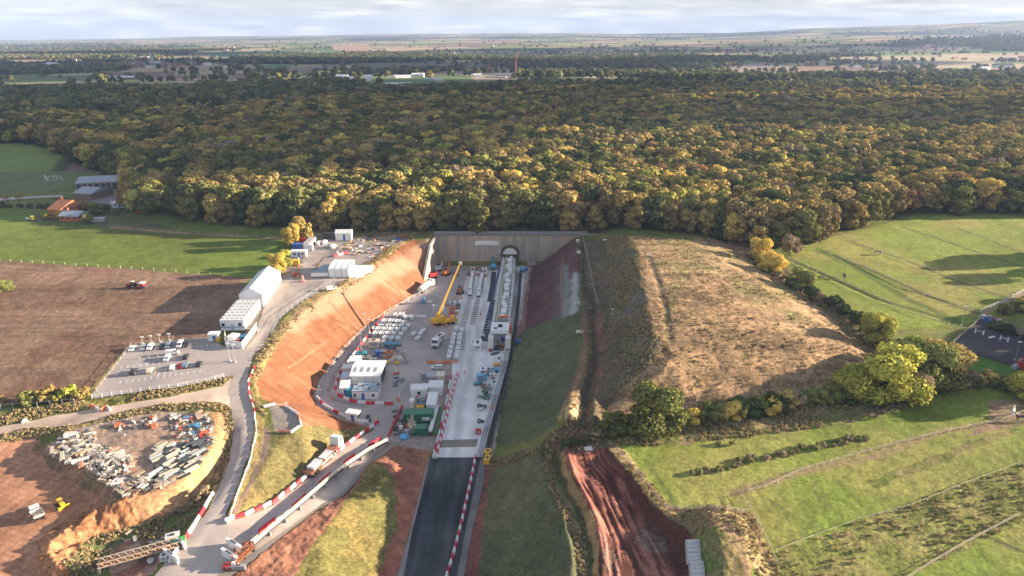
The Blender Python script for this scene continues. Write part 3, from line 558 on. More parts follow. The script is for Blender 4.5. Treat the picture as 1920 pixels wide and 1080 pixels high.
# ---------------------------------------------------------------- leaves and trees
PAL = [  # name, leaf colour, share
 ('dark green', (.060, .072, .030), .17), ('olive green', (.125, .122, .042), .27), ('ochre', (.26, .195, .070), .24), ('brown olive', (.17, .13, .058), .14),
 ('golden', (.37, .28, .080), .07), ('yellow green', (.25, .235, .062), .06), ('rust brown', (.22, .135, .060), .02), ('grey brown', (.20, .16, .11), .03),
]
def leaf_mat(name, by_random):
    m = bpy.data.materials.new(name); m.use_nodes = True; t = m.node_tree; t.nodes.clear()
    out = N(t, 'ShaderNodeOutputMaterial'); oi = N(t, 'ShaderNodeObjectInfo'); g = N(t, 'ShaderNodeNewGeometry')
    if by_random:
        r = N(t, 'ShaderNodeValToRGB'); r.color_ramp.interpolation = 'CONSTANT'; acc = 0; e = r.color_ramp.elements
        for i, (_, c, sh) in enumerate(PAL):
            el = e[i] if i < 2 else e.new(acc); el.position = acc; el.color = c + (1,); acc += sh
        L(t, oi.outputs['Random'], r.inputs[0]); base = r.outputs[0]
    else: base = oi.outputs['Color']
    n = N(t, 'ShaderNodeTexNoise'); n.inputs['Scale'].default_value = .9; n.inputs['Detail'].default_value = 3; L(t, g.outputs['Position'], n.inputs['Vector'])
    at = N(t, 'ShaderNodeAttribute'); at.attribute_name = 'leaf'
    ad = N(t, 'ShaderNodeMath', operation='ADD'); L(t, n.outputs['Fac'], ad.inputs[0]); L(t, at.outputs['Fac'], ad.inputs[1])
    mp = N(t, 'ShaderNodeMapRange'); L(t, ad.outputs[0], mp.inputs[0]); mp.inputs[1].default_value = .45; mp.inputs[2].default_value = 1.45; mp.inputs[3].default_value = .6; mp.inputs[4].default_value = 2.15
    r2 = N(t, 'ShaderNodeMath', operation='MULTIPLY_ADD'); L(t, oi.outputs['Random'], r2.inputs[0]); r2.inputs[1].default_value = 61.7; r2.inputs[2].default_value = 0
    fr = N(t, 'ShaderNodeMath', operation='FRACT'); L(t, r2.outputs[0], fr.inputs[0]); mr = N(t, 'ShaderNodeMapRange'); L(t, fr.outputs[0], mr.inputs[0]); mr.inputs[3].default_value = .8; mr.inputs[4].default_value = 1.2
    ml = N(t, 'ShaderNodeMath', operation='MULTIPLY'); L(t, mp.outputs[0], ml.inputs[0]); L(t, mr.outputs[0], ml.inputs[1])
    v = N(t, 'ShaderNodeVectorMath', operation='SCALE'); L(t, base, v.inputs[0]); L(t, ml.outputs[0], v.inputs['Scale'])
    d = N(t, 'ShaderNodeBsdfDiffuse'); tr = N(t, 'ShaderNodeBsdfTranslucent'); L(t, v.outputs[0], d.inputs[0]); L(t, v.outputs[0], tr.inputs[0])
    mx = N(t, 'ShaderNodeMixShader'); mx.inputs[0].default_value = .12; L(t, d.outputs[0], mx.inputs[1]); L(t, tr.outputs[0], mx.inputs[2]); L(t, mx.outputs[0], out.inputs[0])
    return m
LEAF = leaf_mat('leaves', False); LEAFR = leaf_mat('wood_leaves', True); LEAFF = leaf_mat('far_leaves', True)
for _n in LEAFF.node_tree.nodes:
    if _n.type == 'VALTORGB':
        for _i, _el in enumerate(_n.color_ramp.elements): _el.color = [(.07, .085, .04, 1), (.11, .12, .05, 1), (.16, .15, .06, 1), (.09, .10, .055, 1), (.22, .18, .07, 1), (.13, .14, .055, 1), (.17, .14, .08, 1), (.11, .11, .065, 1)][_i % 8]
def crown_mesh(name, nleaf, seed, rx=.5, h0=.22, lobes=16, leaf=.055, mat=None, droop=.0):
    """unit tree, 1 m high: leaf clumps spread through lobes set round an uneven crown"""
    g = np.random.default_rng(seed); ph = g.uniform(0, 2 * math.pi, lobes); zz = g.uniform(h0 + .08, .90, lobes)
    prof = np.sqrt(np.clip(1 - ((zz - (h0 + .30)) / (1.02 - (h0 + .26))) ** 2, .05, 1)) * rx
    rr = prof * g.uniform(.45, .88, lobes); cx = np.cos(ph) * rr; cy = np.sin(ph) * rr; cr = g.uniform(.14, .24, lobes) * (rx / .5) ** .7
    cx[0] = cy[0] = 0; zz[0] = .80; cr[0] = .2
    k = g.choice(lobes, nleaf, p=cr ** 2 / (cr ** 2).sum())
    v = g.normal(size=(nleaf, 3)); v /= np.linalg.norm(v, axis=1)[:, None]; v[:, 2] = np.abs(v[:, 2]) * g.choice([1, 1, 1, -1], nleaf)
    rad = cr[k] * g.uniform(.72, 1.08, nleaf)
    c = np.stack([cx[k], cy[k], zz[k]], 1) + v * rad[:, None] * np.array([1, 1, .82]); c[:, 2] = np.clip(c[:, 2], h0 * .7, 1.05)
    nrm = v + g.normal(size=(nleaf, 3)) * .45; nrm /= np.linalg.norm(nrm, axis=1)[:, None]
    t1 = np.cross(nrm, g.normal(size=(nleaf, 3))); t1 /= np.linalg.norm(t1, axis=1)[:, None]; t2 = np.cross(nrm, t1)
    s = leaf * g.uniform(.6, 1.3, nleaf)[:, None]
    q = np.stack([c - t1 * s - t2 * s * .7, c + t1 * s * .8 - t2 * s, c + t1 * s + t2 * s * .75, c - t1 * s * .7 + t2 * s], 1).reshape(-1, 3)
    q += g.normal(size=q.shape) * leaf * .12
    me = bpy.data.meshes.new(name); me.vertices.add(nleaf * 4); me.vertices.foreach_set('co', q.astype(np.float32).ravel())
    me.loops.add(nleaf * 4); me.polygons.add(nleaf); me.loops.foreach_set('vertex_index', np.arange(nleaf * 4, dtype=np.int32))
    me.polygons.foreach_set('loop_start', (np.arange(nleaf) * 4).astype(np.int32)); me.polygons.foreach_set('loop_total', np.full(nleaf, 4, np.int32))
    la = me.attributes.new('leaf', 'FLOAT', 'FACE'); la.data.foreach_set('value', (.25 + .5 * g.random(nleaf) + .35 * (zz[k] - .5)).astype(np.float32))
    me.update(); me.materials.append(mat or LEAF); return me
FW_FRONT = [(-300,266),(-50,268),(60,270),(120,292),(165,315),(232,341),(240,398),(320,408),(400,418),(540,433),(620,436),(1100,438),(1330,441),(1400,466),(1480,468),(1560,443),(1640,423),(1720,402),(1800,403),(2100,399),(2500,396)]
FW_BACK = [(2500,165),(1920,163),(1600,158),(1280,157),(1000,156),(900,168),(640,172),(400,186),(240,200),(100,198),(-100,197),(-400,195)]
FWORLD = [P(px, py, 14.0)[:2] for px, py in FW_FRONT] + [P(px, py + 2, 32.0)[:2] for px, py in FW_BACK]
far_ground()
def link(o, parent=None):
    scene.collection.objects.link(o)
    if parent is not None: o.parent = parent
    return o
def tag(o, label=None, cat=None, group=None, kind=None):
    if label: o['label'] = label
    if cat: o['category'] = cat
    if group: o['group'] = group
    if kind: o['kind'] = kind
    return o
def flat(name, c, rough=.6, metal=0.0, var=.12, sc=2.0, spec=.4):
    m = bpy.data.materials.new(name); m.use_nodes = True; t = m.node_tree; b = t.nodes['Principled BSDF']
    b.inputs['Roughness'].default_value = rough; b.inputs['Metallic'].default_value = metal; b.inputs['Specular IOR Level'].default_value = spec
    g = N(t, 'ShaderNodeTexCoord'); n = N(t, 'ShaderNodeTexNoise'); n.inputs['Scale'].default_value = sc; n.inputs['Detail'].default_value = 5; L(t, g.outputs['Object'], n.inputs['Vector'])
    mp = N(t, 'ShaderNodeMapRange'); L(t, n.outputs['Fac'], mp.inputs[0]); mp.inputs[1].default_value = .3; mp.inputs[2].default_value = .7; mp.inputs[3].default_value = 1 - var; mp.inputs[4].default_value = 1 + var
    v = N(t, 'ShaderNodeVectorMath', operation='SCALE'); v.inputs[0].default_value = c; L(t, mp.outputs[0], v.inputs['Scale']); L(t, v.outputs[0], b.inputs['Base Color'])
    return m
BARK = flat('bark', (.11, .085, .06), .9, var=.3)
def trunk_mesh(name, seed, h=.62, r=.022, limbs=5):
    g = random.Random(seed); vs, fs = [], []
    def tube(p0, p1, r0, r1, n=7):
        a = Vector(p0); b = Vector(p1); d = (b - a).normalized(); u = d.orthogonal().normalized(); w = d.cross(u); i0 = len(vs)
        for p, r_ in ((a, r0), (b, r1)):
            for k in range(n):
                t = 2 * math.pi * k / n; vs.append(tuple(p + (u * math.cos(t) + w * math.sin(t)) * r_))
        for k in range(n): fs.append((i0 + k, i0 + (k + 1) % n, i0 + n + (k + 1) % n, i0 + n + k))
        fs.append(tuple(i0 + n + k for k in range(n)))
    tube((0, 0, -.03), (0, 0, .03), r * 1.6, r * 1.05); tube((0, 0, .03), (.01, .005, h * .5), r * 1.05, r * .75); tube((.01, .005, h * .5), (.0, .01, h), r * .75, r * .25)
    for k in range(limbs):
        a = 2 * math.pi * k / limbs + g.random(); z0 = h * g.uniform(.35, .8); ln = g.uniform(.2, .33)
        m = (math.cos(a) * ln * .5, math.sin(a) * ln * .5, z0 + ln * .35); tube((0, 0, z0), m, r * .5, r * .33, 5); tube(m, (math.cos(a) * ln, math.sin(a) * ln, z0 + ln * .9), r * .33, r * .12, 5)
    me = bpy.data.meshes.new(name); me.from_pydata(vs, [], fs); me.materials.append(BARK); me.update(); return me
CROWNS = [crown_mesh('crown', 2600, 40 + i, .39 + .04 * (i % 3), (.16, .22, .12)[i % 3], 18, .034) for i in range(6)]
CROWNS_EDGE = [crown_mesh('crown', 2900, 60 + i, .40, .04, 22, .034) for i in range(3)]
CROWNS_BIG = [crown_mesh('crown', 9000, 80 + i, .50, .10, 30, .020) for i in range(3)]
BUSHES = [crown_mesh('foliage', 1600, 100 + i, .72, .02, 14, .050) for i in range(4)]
TRUNKS = [trunk_mesh('trunk', i) for i in range(3)]
def tree(x, y, z, h, color, label, group=None, kind='broadleaf_tree', crowns=None, cat='tree', wide=1.0):
    r = tag(link(bpy.data.objects.new(kind, None)), label, cat, group); r.location = (x, y, z); r.rotation_euler = (0, 0, random.uniform(0, 6.28)); r.scale = (h * wide, h * wide, h); r.empty_display_size = .1
    c = bpy.data.objects.new('crown', random.choice(crowns or CROWNS)); link(c, r); c.color = tuple(color) + (1,)
    link(bpy.data.objects.new('trunk', random.choice(TRUNKS)), r)
    return r
# --- the wood
fxs = [p[0] for p in FWORLD]; fys = [p[1] for p in FWORLD]; sp = 7.9
gx, gy = np.meshgrid(np.arange(max(min(fxs), -1100), min(max(fxs), 1150), sp), np.arange(min(fys), max(fys), sp)); gx = gx.ravel(); gy = gy.ravel()
gx = gx + rng.uniform(-.42, .42, gx.shape) * sp + (np.round(gy / sp) % 2) * sp / 2; gy = gy + rng.uniform(-.42, .42, gy.shape) * sp
k = inpoly(gx, gy, FWORLD) & (np.abs(gx) < 80 + .86 * gy); gx, gy = gx[k], gy[k]
ride = np.abs(gx - (-48 + (gy - 330) * .02)) < 0; gx, gy = gx[~ride], gy[~ride]
gap = (np.abs(gx + 72 + (gy - 400) * .25) < 5.0) & (gy > 380) & (gy < 430)
gx, gy = gx[~gap], gy[~gap]
dist = np.hypot(gx, gy); order = np.argsort(dist); gx, gy, dist = gx[order], gy[order], dist[order]
edge, _ = dist_line(gx, gy, FWORLD[:len(FW_FRONT)], 30)
size = 12.8 + 6.5 * fbm(gx, gy, 45, 801, 3) + rng.uniform(-1.8, 2.6, gx.shape) - np.where(edge < 6, 3.5, 0)
size = np.clip(size, 8, 23)
patch = fbm(gx, gy, 110, 811, 3)
cum = np.cumsum([p[2] for p in PAL])
NIND = 215
def where_words(x, y):
    if x < -185: return 'where the wood meets the farm'
    if x < -90: return 'wood edge above the meadow'
    if x < -33: return 'behind the crowded compound'
    if x < 32: return 'behind the concrete headwall'
    if x < 80: return 'behind the grassy mound'
    if x < 140: return 'at the mound right corner'
    return 'beside the right paddocks'
for i in range(NIND):
    u = float(np.clip(rng.random() * .85 + (patch[i] - .5) * .5, 0, .999)); j = int(np.searchsorted(cum, u)); nm, c, _ = PAL[min(j, len(PAL) - 1)]
    row = 'front row' if edge[i] < 9 else 'second row' if edge[i] < 18 else 'deeper rows'
    tree(gx[i], gy[i], float(HB(gx[i], gy[i])), float(size[i]), c, '%s %s tree, %s, %s' % ('tall' if size[i] > 16 else 'low', nm, row, where_words(gx[i], gy[i])), 'trees of the large autumn wood', kind='oak_tree', crowns=CROWNS_EDGE if edge[i] < 8 else CROWNS)
def gn_wood(name, x, y, z, h, sources, mat, label, lay=(0, 1)):
    me = bpy.data.meshes.new(name); n = len(x); me.vertices.add(n); me.vertices.foreach_set('co', np.stack([x, y, z], 1).astype(np.float32).ravel())
    a = me.attributes.new('hgt', 'FLOAT', 'POINT'); a.data.foreach_set('value', h.astype(np.float32))
    a = me.attributes.new('rot', 'FLOAT', 'POINT'); a.data.foreach_set('value', rng.uniform(0, 6.28, n).astype(np.float32))
    a = me.attributes.new('pick', 'INT', 'POINT'); a.data.foreach_set('value', rng.integers(0, len(sources), n).astype(np.int32)); me.update()
    o = link(bpy.data.objects.new(name, me)); tag(o, label, 'trees', None, 'stuff')
    ng = bpy.data.node_groups.new(name, 'GeometryNodeTree'); ng.interface.new_socket('Geometry', in_out='INPUT', socket_type='NodeSocketGeometry'); ng.interface.new_socket('Geometry', in_out='OUTPUT', socket_type='NodeSocketGeometry')
    gi = N(ng, 'NodeGroupInput'); go = N(ng, 'NodeGroupOutput'); jn = N(ng, 'GeometryNodeJoinGeometry')
    def attr(nm, ty): q = N(ng, 'GeometryNodeInputNamedAttribute', data_type=ty); q.inputs[0].default_value = nm; return q.outputs[0]
    rot = attr('rot', 'FLOAT'); hg = attr('hgt', 'FLOAT'); pk = attr('pick', 'INT')
    cr_ = N(ng, 'ShaderNodeCombineXYZ'); L(ng, rot, cr_.inputs[2]); er_ = N(ng, 'FunctionNodeEulerToRotation'); L(ng, cr_.outputs[0], er_.inputs[0])
    cs_ = N(ng, 'ShaderNodeCombineXYZ')
    for q in range(3): L(ng, hg, cs_.inputs[q])
    for q, me_s in enumerate(sources):
        so = bpy.data.objects.new('wood_tree_form', me_s)      # never linked to the scene: only the shape that is repeated
        io = N(ng, 'GeometryNodeObjectInfo'); io.inputs[0].default_value = so; io.inputs['As Instance'].default_value = True
        cmpn = N(ng, 'FunctionNodeCompare', data_type='INT', operation='EQUAL'); L(ng, pk, cmpn.inputs['A'] if 'A' in cmpn.inputs else cmpn.inputs[2]); 
        ia = [s for s in cmpn.inputs if s.enabled]; ng.links.clear if False else None; L(ng, pk, ia[0]); ia[1].default_value = q
        ip = N(ng, 'GeometryNodeInstanceOnPoints'); L(ng, gi.outputs[0], ip.inputs['Points']); L(ng, cmpn.outputs[0], ip.inputs['Selection']); L(ng, io.outputs['Geometry'], ip.inputs['Instance'])
        L(ng, er_.outputs[0], ip.inputs['Rotation']); L(ng, cs_.outputs[0], ip.inputs['Scale']); L(ng, ip.outputs[0], jn.inputs[0])
    L(ng, jn.outputs[0], go.inputs[0]); md = o.modifiers.new('scatter', 'NODES'); md.node_group = ng
    return o
def with_mat(me, m):
    c = me.copy(); c.materials.clear(); c.materials.append(m); return c
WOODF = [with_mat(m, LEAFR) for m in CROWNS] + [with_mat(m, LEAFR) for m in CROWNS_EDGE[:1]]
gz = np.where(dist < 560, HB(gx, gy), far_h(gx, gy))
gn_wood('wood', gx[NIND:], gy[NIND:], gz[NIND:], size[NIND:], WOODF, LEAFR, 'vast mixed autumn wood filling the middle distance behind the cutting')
# --- trees of the plain beyond: hedges, copses and belts
FARF = [with_mat(crown_mesh('far_crown', 220, 300 + i, .6, .03, 9, .12), LEAFF) for i in range(4)]
n = 420000; yy = 1000 * np.exp(rng.uniform(0, math.log(9000 / 1000), n)); xx = rng.uniform(-1, 1, n) * (60 + .9 * yy)
kk, e = fields(xx, yy); wood = fbm(xx, yy, 1500, 61, 3)
keep = ((e < 5) & (rng.random(n) < .20)) | ((wood > .60) & (rng.random(n) < .30))
ins = inpoly(xx, yy, FWORLD)
for poly, c in FARPATCH: ins |= inpoly(xx, yy, [farP(*q)[:2] for q in poly]) & (rng.random(n) < .97)
keep &= ~ins & (rng.random(n) < 1 - .88 * sstep(3000, 6000, yy)); xx, yy = xx[keep], yy[keep]
# belts close behind the wood
bx, by = [], []
for pts, w, cnt in [([(-100,184),(0,182),(100,180),(200,178),(330,184)], 40, 420), ([(180,186),(300,178),(440,181),(600,176),(640,172)], 35, 500), ([(400,170),(520,168),(640,162)], 50, 350), ([(640,140),(760,136),(860,131)], 50, 160), ([(640,176),(760,179),(900,172),(1000,166)], 24, 260),
                    ([(1000,146),(1100,140),(1250,146),(1300,150)], 60, 420), ([(1280,150),(1400,152),(1470,150)], 40, 300), ([(1500,146),(1700,150),(1920,154)], 22, 200), ([(1700,142),(1800,140),(1900,144)], 30, 90), ([(0,206),(60,204),(220,200),(260,192)], 30, 160), ([(1000,126),(1200,120),(1300,128)], 160, 700), ([(1100,112),(1250,108),(1300,116)], 200, 600), ([(0,128),(200,118),(420,116)], 200, 250)]:
    w3 = [farP(*q) for q in pts]; sl3 = [math.hypot(b[0] - a[0], b[1] - a[1]) for a, b in zip(w3, w3[1:])]; tot = sum(sl3)
    for _ in range(cnt):
        q = random.uniform(0, tot); s = 0
        while s < len(sl3) - 1 and q > sl3[s]: q -= sl3[s]; s += 1
        t = q / sl3[s]; bx.append(w3[s][0] + (w3[s + 1][0] - w3[s][0]) * t + random.gauss(0, w * .5)); by.append(w3[s][1] + (w3[s + 1][1] - w3[s][1]) * t + random.gauss(0, w * .5))
xx = np.concatenate([xx, bx]); yy = np.concatenate([yy, by]); zz = far_h(xx, yy)
hh = rng.uniform(8, 15, len(xx)) * (1 + .25 * sstep(3000, 8000, yy))
for poly, spf in (([(-200,222),(0,221),(240,219),(400,208),(640,190),(640,176),(400,179),(150,186),(-200,188)], 12.5), ([(640,190),(1000,172),(1280,170),(1500,175),(2300,175),(2300,169),(1500,167),(1280,162),(1000,164),(900,170),(640,178)], 13.5)):
    pw = [farP(*q)[:2] for q in poly]; ax, ay = np.meshgrid(np.arange(min(p[0] for p in pw), max(p[0] for p in pw), spf), np.arange(min(p[1] for p in pw), max(p[1] for p in pw), spf)); ax = ax.ravel() + rng.uniform(-5, 5, ax.size); ay = ay.ravel() + rng.uniform(-5, 5, ay.size)
    m = inpoly(ax, ay, pw) & ~inpoly(ax, ay, FWORLD)
    for fp in ([(0,189),(85,187),(80,198),(0,201)], [(215,188),(240,183),(395,184),(390,190),(230,192)]): m &= ~inpoly(ax, ay, [farP(*q)[:2] for q in fp])
    xx = np.concatenate([xx, ax[m]]); yy = np.concatenate([yy, ay[m]])
zz = far_h(xx, yy); hh = rng.uniform(8, 15, len(xx)) * (1 + .1 * sstep(3000, 8000, yy))
print('TREES', len(gx), len(xx))
gn_wood('distant_trees', xx, yy, zz, hh, FARF, LEAFR, 'hedgerow trees and copses scattered over the hazy plain')
# ---------------------------------------------------------------- building kit
class MB:
    def __init__(s): s.v, s.f, s.m = [], [], []
    def add(s, vs, fs, m=0):
        i = len(s.v); s.v += [tuple(q) for q in vs]; s.f += [tuple(i + k for k in f) for f in fs]; s.m += [m] * len(fs); return s
    def box(s, x0, x1, y0, y1, z0, z1, m=0, rz=0.0, tx=0.0, ty=0.0):
        cx, cy = (x0 + x1) / 2, (y0 + y1) / 2; c, n = math.cos(rz), math.sin(rz); vs = []
        for z, a, b in ((z0, 0, 0), (z1, tx, ty)):
            for x, y in ((x0 + a, y0 + b), (x1 - a, y0 + b), (x1 - a, y1 - b), (x0 + a, y1 - b)):
                vs.append((cx + (x - cx) * c - (y - cy) * n, cy + (x - cx) * n + (y - cy) * c, z))
        return s.add(vs, [(0, 3, 2, 1), (4, 5, 6, 7), (0, 1, 5, 4), (1, 2, 6, 5), (2, 3, 7, 6), (3, 0, 4, 7)], m)
    def tube(s, p0, p1, r0, r1=None, n=8, m=0, caps=True):
        r1 = r0 if r1 is None else r1; a, b = Vector(p0), Vector(p1); d = (b - a).normalized(); u = d.orthogonal().normalized(); w = d.cross(u); vs = []
        for p, r in ((a, r0), (b, r1)):
            for k in range(n): t = 2 * math.pi * k / n; vs.append(p + (u * math.cos(t) + w * math.sin(t)) * r)
        fs = [(k, (k + 1) % n, n + (k + 1) % n, n + k) for k in range(n)]
        if caps: fs += [tuple(range(n))[::-1], tuple(range(n, 2 * n))]
        return s.add(vs, fs, m)
    def bar(s, p0, p1, w=.1, m=0): return s.tube(p0, p1, w / 2 * 1.3, n=4, m=m)
    def extr(s, prof, x0, x1, m=0, axis='x'):      # profile in (a, z) pulled along x (or y)
        n = len(prof); vs = []
        for x in (x0, x1):
            for a, z in prof: vs.append((x, a, z) if axis == 'x' else (a, x, z))
        fs = [(k, (k + 1) % n, n + (k + 1) % n, n + k) for k in range(n)] + [tuple(range(n))[::-1], tuple(range(n, 2 * n))]
        return s.add(vs, fs, m)
    def gable(s, l, w, h, rh, m=0, ov=.3, x=0, y=0):     # roof over l (x) by w (y)
        a, b = l / 2 + ov, w / 2 + ov
        return s.add([(x - a, y - b, h), (x + a, y - b, h), (x + a, y + b, h), (x - a, y + b, h), (x - a, y, h + rh), (x + a, y, h + rh)], [(0, 1, 5, 4), (2, 3, 4, 5), (1, 2, 5), (3, 0, 4), (0, 3, 2, 1)], m)
    def mesh(s, name, mats, smooth=False):
        me = bpy.data.meshes.new(name); me.from_pydata(s.v, [], s.f)
        for mt in (mats if isinstance(mats, (list, tuple)) else [mats]): me.materials.append(mt)
        me.polygons.foreach_set('material_index', s.m)
        if smooth: me.polygons.foreach_set('use_smooth', [True] * len(s.f))
        me.update(); bm = bmesh.new(); bm.from_mesh(me); bmesh.ops.recalc_face_normals(bm, faces=bm.faces); bm.to_mesh(me); bm.free(); return me
    def build(s, name, mats, parent=None, smooth=False): return link(bpy.data.objects.new(name, s.mesh(name, mats, smooth)), parent)
def thing(name, label, cat, loc, rz=0.0, group=None):
    r = link(bpy.data.objects.new(name, None)); r.empty_display_size = .2; r.location = loc; r.rotation_euler = (0, 0, rz); return tag(r, label, cat, group)
KIDS = {}
def dup(root, loc, rz, label, group=None, scale=None, color=None):
    def cp(o, par):
        c = o.copy(); scene.collection.objects.link(c)
        if par is not None: c.parent = par
        for ch in children(o): cp(ch, c)
        return c
    r = cp(root, None); r.location = loc; r.rotation_euler = (0, 0, rz); r['label'] = label
    if group: r['group'] = group
    if scale: r.scale = scale
    if color:
        for o in [r] + children(r):
            o.color = color
    return r
_par = {}
def children(o):
    return [c for c in o.children]
def head(a, b): return math.atan2(b[1] - a[1], b[0] - a[0])
def one(me, name, label, cat, loc, rz=0.0, group=None, color=None, scale=None):
    o = link(bpy.data.objects.new(name, me)); o.location = loc; o.rotation_euler = (0, 0, rz); tag(o, label, cat, group)
    if color: o.color = color
    if scale: o.scale = scale
    return o
def walk(pts, step, start=0.0):
    """points every `step` metres along a world polyline, with heading"""
    out = []; acc = start
    for a, b in zip(pts[:-1], pts[1:]):
        ll = math.hypot(b[0] - a[0], b[1] - a[1])
        while acc <= ll:
            t = acc / ll; x, y = a[0] + (b[0] - a[0]) * t, a[1] + (b[1] - a[1]) * t; out.append((x, y, float(HB(x, y)), head(a, b))); acc += step
        acc -= ll
    return out
def ordi(i): return ['first', 'second', 'third', 'fourth', 'fifth', 'sixth', 'seventh', 'eighth', 'ninth', 'tenth', 'eleventh', 'twelfth', 'thirteenth', 'fourteenth', 'fifteenth', 'sixteenth'][i] if i < 16 else ['late', 'further', 'later'][i % 3]
def paint(name, c, rough=.45, metal=0.0, **k): return flat(name, c, rough, metal, **k)
def objcol(name, rough=.4, spec=.5, var=.10):
    m = bpy.data.materials.new(name); m.use_nodes = True; t = m.node_tree; b = t.nodes['Principled BSDF']; b.inputs['Roughness'].default_value = rough; b.inputs['Specular IOR Level'].default_value = spec
    oi = N(t, 'ShaderNodeObjectInfo'); g = N(t, 'ShaderNodeTexCoord'); n = N(t, 'ShaderNodeTexNoise'); n.inputs['Scale'].default_value = 1.7; n.inputs['Detail'].default_value = 4; L(t, g.outputs['Object'], n.inputs['Vector'])
    mp = N(t, 'ShaderNodeMapRange'); L(t, n.outputs['Fac'], mp.inputs[0]); mp.inputs[1].default_value = .3; mp.inputs[2].default_value = .7; mp.inputs[3].default_value = 1 - var; mp.inputs[4].default_value = 1 + var * .4
    v = N(t, 'ShaderNodeVectorMath', operation='SCALE'); L(t, oi.outputs['Color'], v.inputs[0]); L(t, mp.outputs[0], v.inputs['Scale']); L(t, v.outputs[0], b.inputs['Base Color']); return m
WHITE = paint('white_paint', (.78, .78, .77)); OFFW = paint('off_white', (.66, .65, .62), .6, var=.15); GREY = paint('grey_metal', (.33, .34, .35), .5); DGREY = paint('dark_grey', (.06, .065, .07), .6)
BLACK = paint('black_rubber', (.02, .02, .022), .8); GLASS = paint('dark_glass', (.02, .03, .04), .08, spec=.8); RED = paint('red_plastic', (.55, .045, .035), .5); YEL = paint('yellow_paint', (.75, .42, .03), .4)
ORG = paint('orange_paint', (.75, .20, .04), .5); BLUE = paint('blue_paint', (.03, .13, .42), .5); LBLUE = paint('light_blue', (.10, .38, .60), .5); GREEN = paint('green_paint', (.015, .15, .075), .45); GALV = paint('galvanised_steel', (.48, .5, .52), .4, .5)
RUST = paint('rust', (.25, .09, .04), .9, var=.3); WOOD = paint('pale_timber', (.48, .36, .22), .85, var=.25); GWOOD = paint('grey_timber', (.36, .31, .26), .9, var=.25); CONC = paint('concrete', (.50, .49, .47), .85, var=.12); CREAMP = paint('cream_panel', (.68, .62, .50), .6)
COLR = objcol('painted_panel'); PLAS = objcol('coloured_plastic', .55, .4, .12)
SROOF = paint('sheet_roof', (.30, .34, .38), .5, var=.15)
# ---------------------------------------------------------------- the tunnel headwall
def wall_mat():
    m = bpy.data.materials.new('sprayed_concrete'); m.use_nodes = True; t = m.node_tree; b = t.nodes['Principled BSDF']; b.inputs['Roughness'].default_value = .92; b.inputs['Specular IOR Level'].default_value = .15
    g = N(t, 'ShaderNodeNewGeometry'); mpn = N(t, 'ShaderNodeMapping'); mpn.inputs['Scale'].default_value = (.55, .55, .07); L(t, g.outputs['Position'], mpn.inputs[0])
    n = N(t, 'ShaderNodeTexNoise'); n.inputs['Scale'].default_value = .6; n.inputs['Detail'].default_value = 7; n.inputs['Roughness'].default_value = .65; L(t, mpn.outputs[0], n.inputs['Vector'])
    r = N(t, 'ShaderNodeValToRGB'); e = r.color_ramp.elements; e[0].position = .3; e[0].color = (.25, .225, .20, 1); e[1].position = .5; e[1].color = (.39, .35, .30, 1); x = e.new(.6); x.color = (.50, .38, .28, 1); x = e.new(.74); x.color = (.42, .22, .12, 1)
    L(t, n.outputs['Fac'], r.inputs[0])
    w = N(t, 'ShaderNodeTexWave'); w.bands_direction = 'Z'; w.inputs['Scale'].default_value = .42; w.inputs['Distortion'].default_value = .6; L(t, g.outputs['Position'], w.inputs['Vector'])
    mp = N(t, 'ShaderNodeMapRange'); L(t, w.outputs['Fac'], mp.inputs[0]); mp.inputs[3].default_value = .86; mp.inputs[4].default_value = 1.08
    v = N(t, 'ShaderNodeVectorMath', operation='SCALE'); L(t, r.outputs[0], v.inputs[0]); L(t, mp.outputs[0], v.inputs['Scale']); L(t, v.outputs[0], b.inputs['Base Color'])
    bp = N(t, 'ShaderNodeBump'); bp.inputs['Strength'].default_value = .5; bp.inputs['Distance'].default_value = .2; L(t, n.outputs['Fac'], bp.inputs['Height']); L(t, bp.outputs[0], b.inputs['Normal']); return m
WALLM = wall_mat()
hw = thing('tunnel_headwall', 'tall stained concrete headwall across the end of the cutting', 'retaining wall', (0, 302, 0))
PR, PCX, PCZ = 3.55, -1.0, 5.3
b = MB()       # wall face with the tunnel mouth left open
x0, x1, zt = -35.2, 33.0, 14.1
arc = [(PCX + PR * math.cos(a), PCZ + PR * math.sin(a)) for a in [math.pi * k / 20 for k in range(21)]]
for yy_ in (0.0,):
    vs = [(p[0], 0, p[1]) for p in arc]; top = [(p[0], 0, zt) for p in arc]
    b.add(vs + top, [(k, k + 1, 22 + k, 21 + k) for k in range(20)])
b.add([(PCX + PR, 0, -.3), (x1, 0, -.3), (x1, 0, zt), (PCX + PR, 0, zt)], [(0, 1, 2, 3)]); b.add([(x0, 0, -.3), (PCX - PR, 0, -.3), (PCX - PR, 0, zt), (x0, 0, zt)], [(0, 1, 2, 3)])
b.add([(PCX + PR, 0, -.3), (PCX + PR, 0, PCZ), (PCX + PR, 0, PCZ)], [])
b.box(x0, x1, 0.02, 1.6, zt - .9, zt + .02); b.build('wall', WALLM, hw)
c_ = MB(); c_.box(x0, x1 + 8, -.35, 1.7, zt + .03, zt + .55); c_.build('coping', paint('weathered_coping', (.24, .19, .15), .9, var=.3), hw)
wg = MB(); wa = (-34.2, 0.0); wb_ = (-37.4, -20.0)
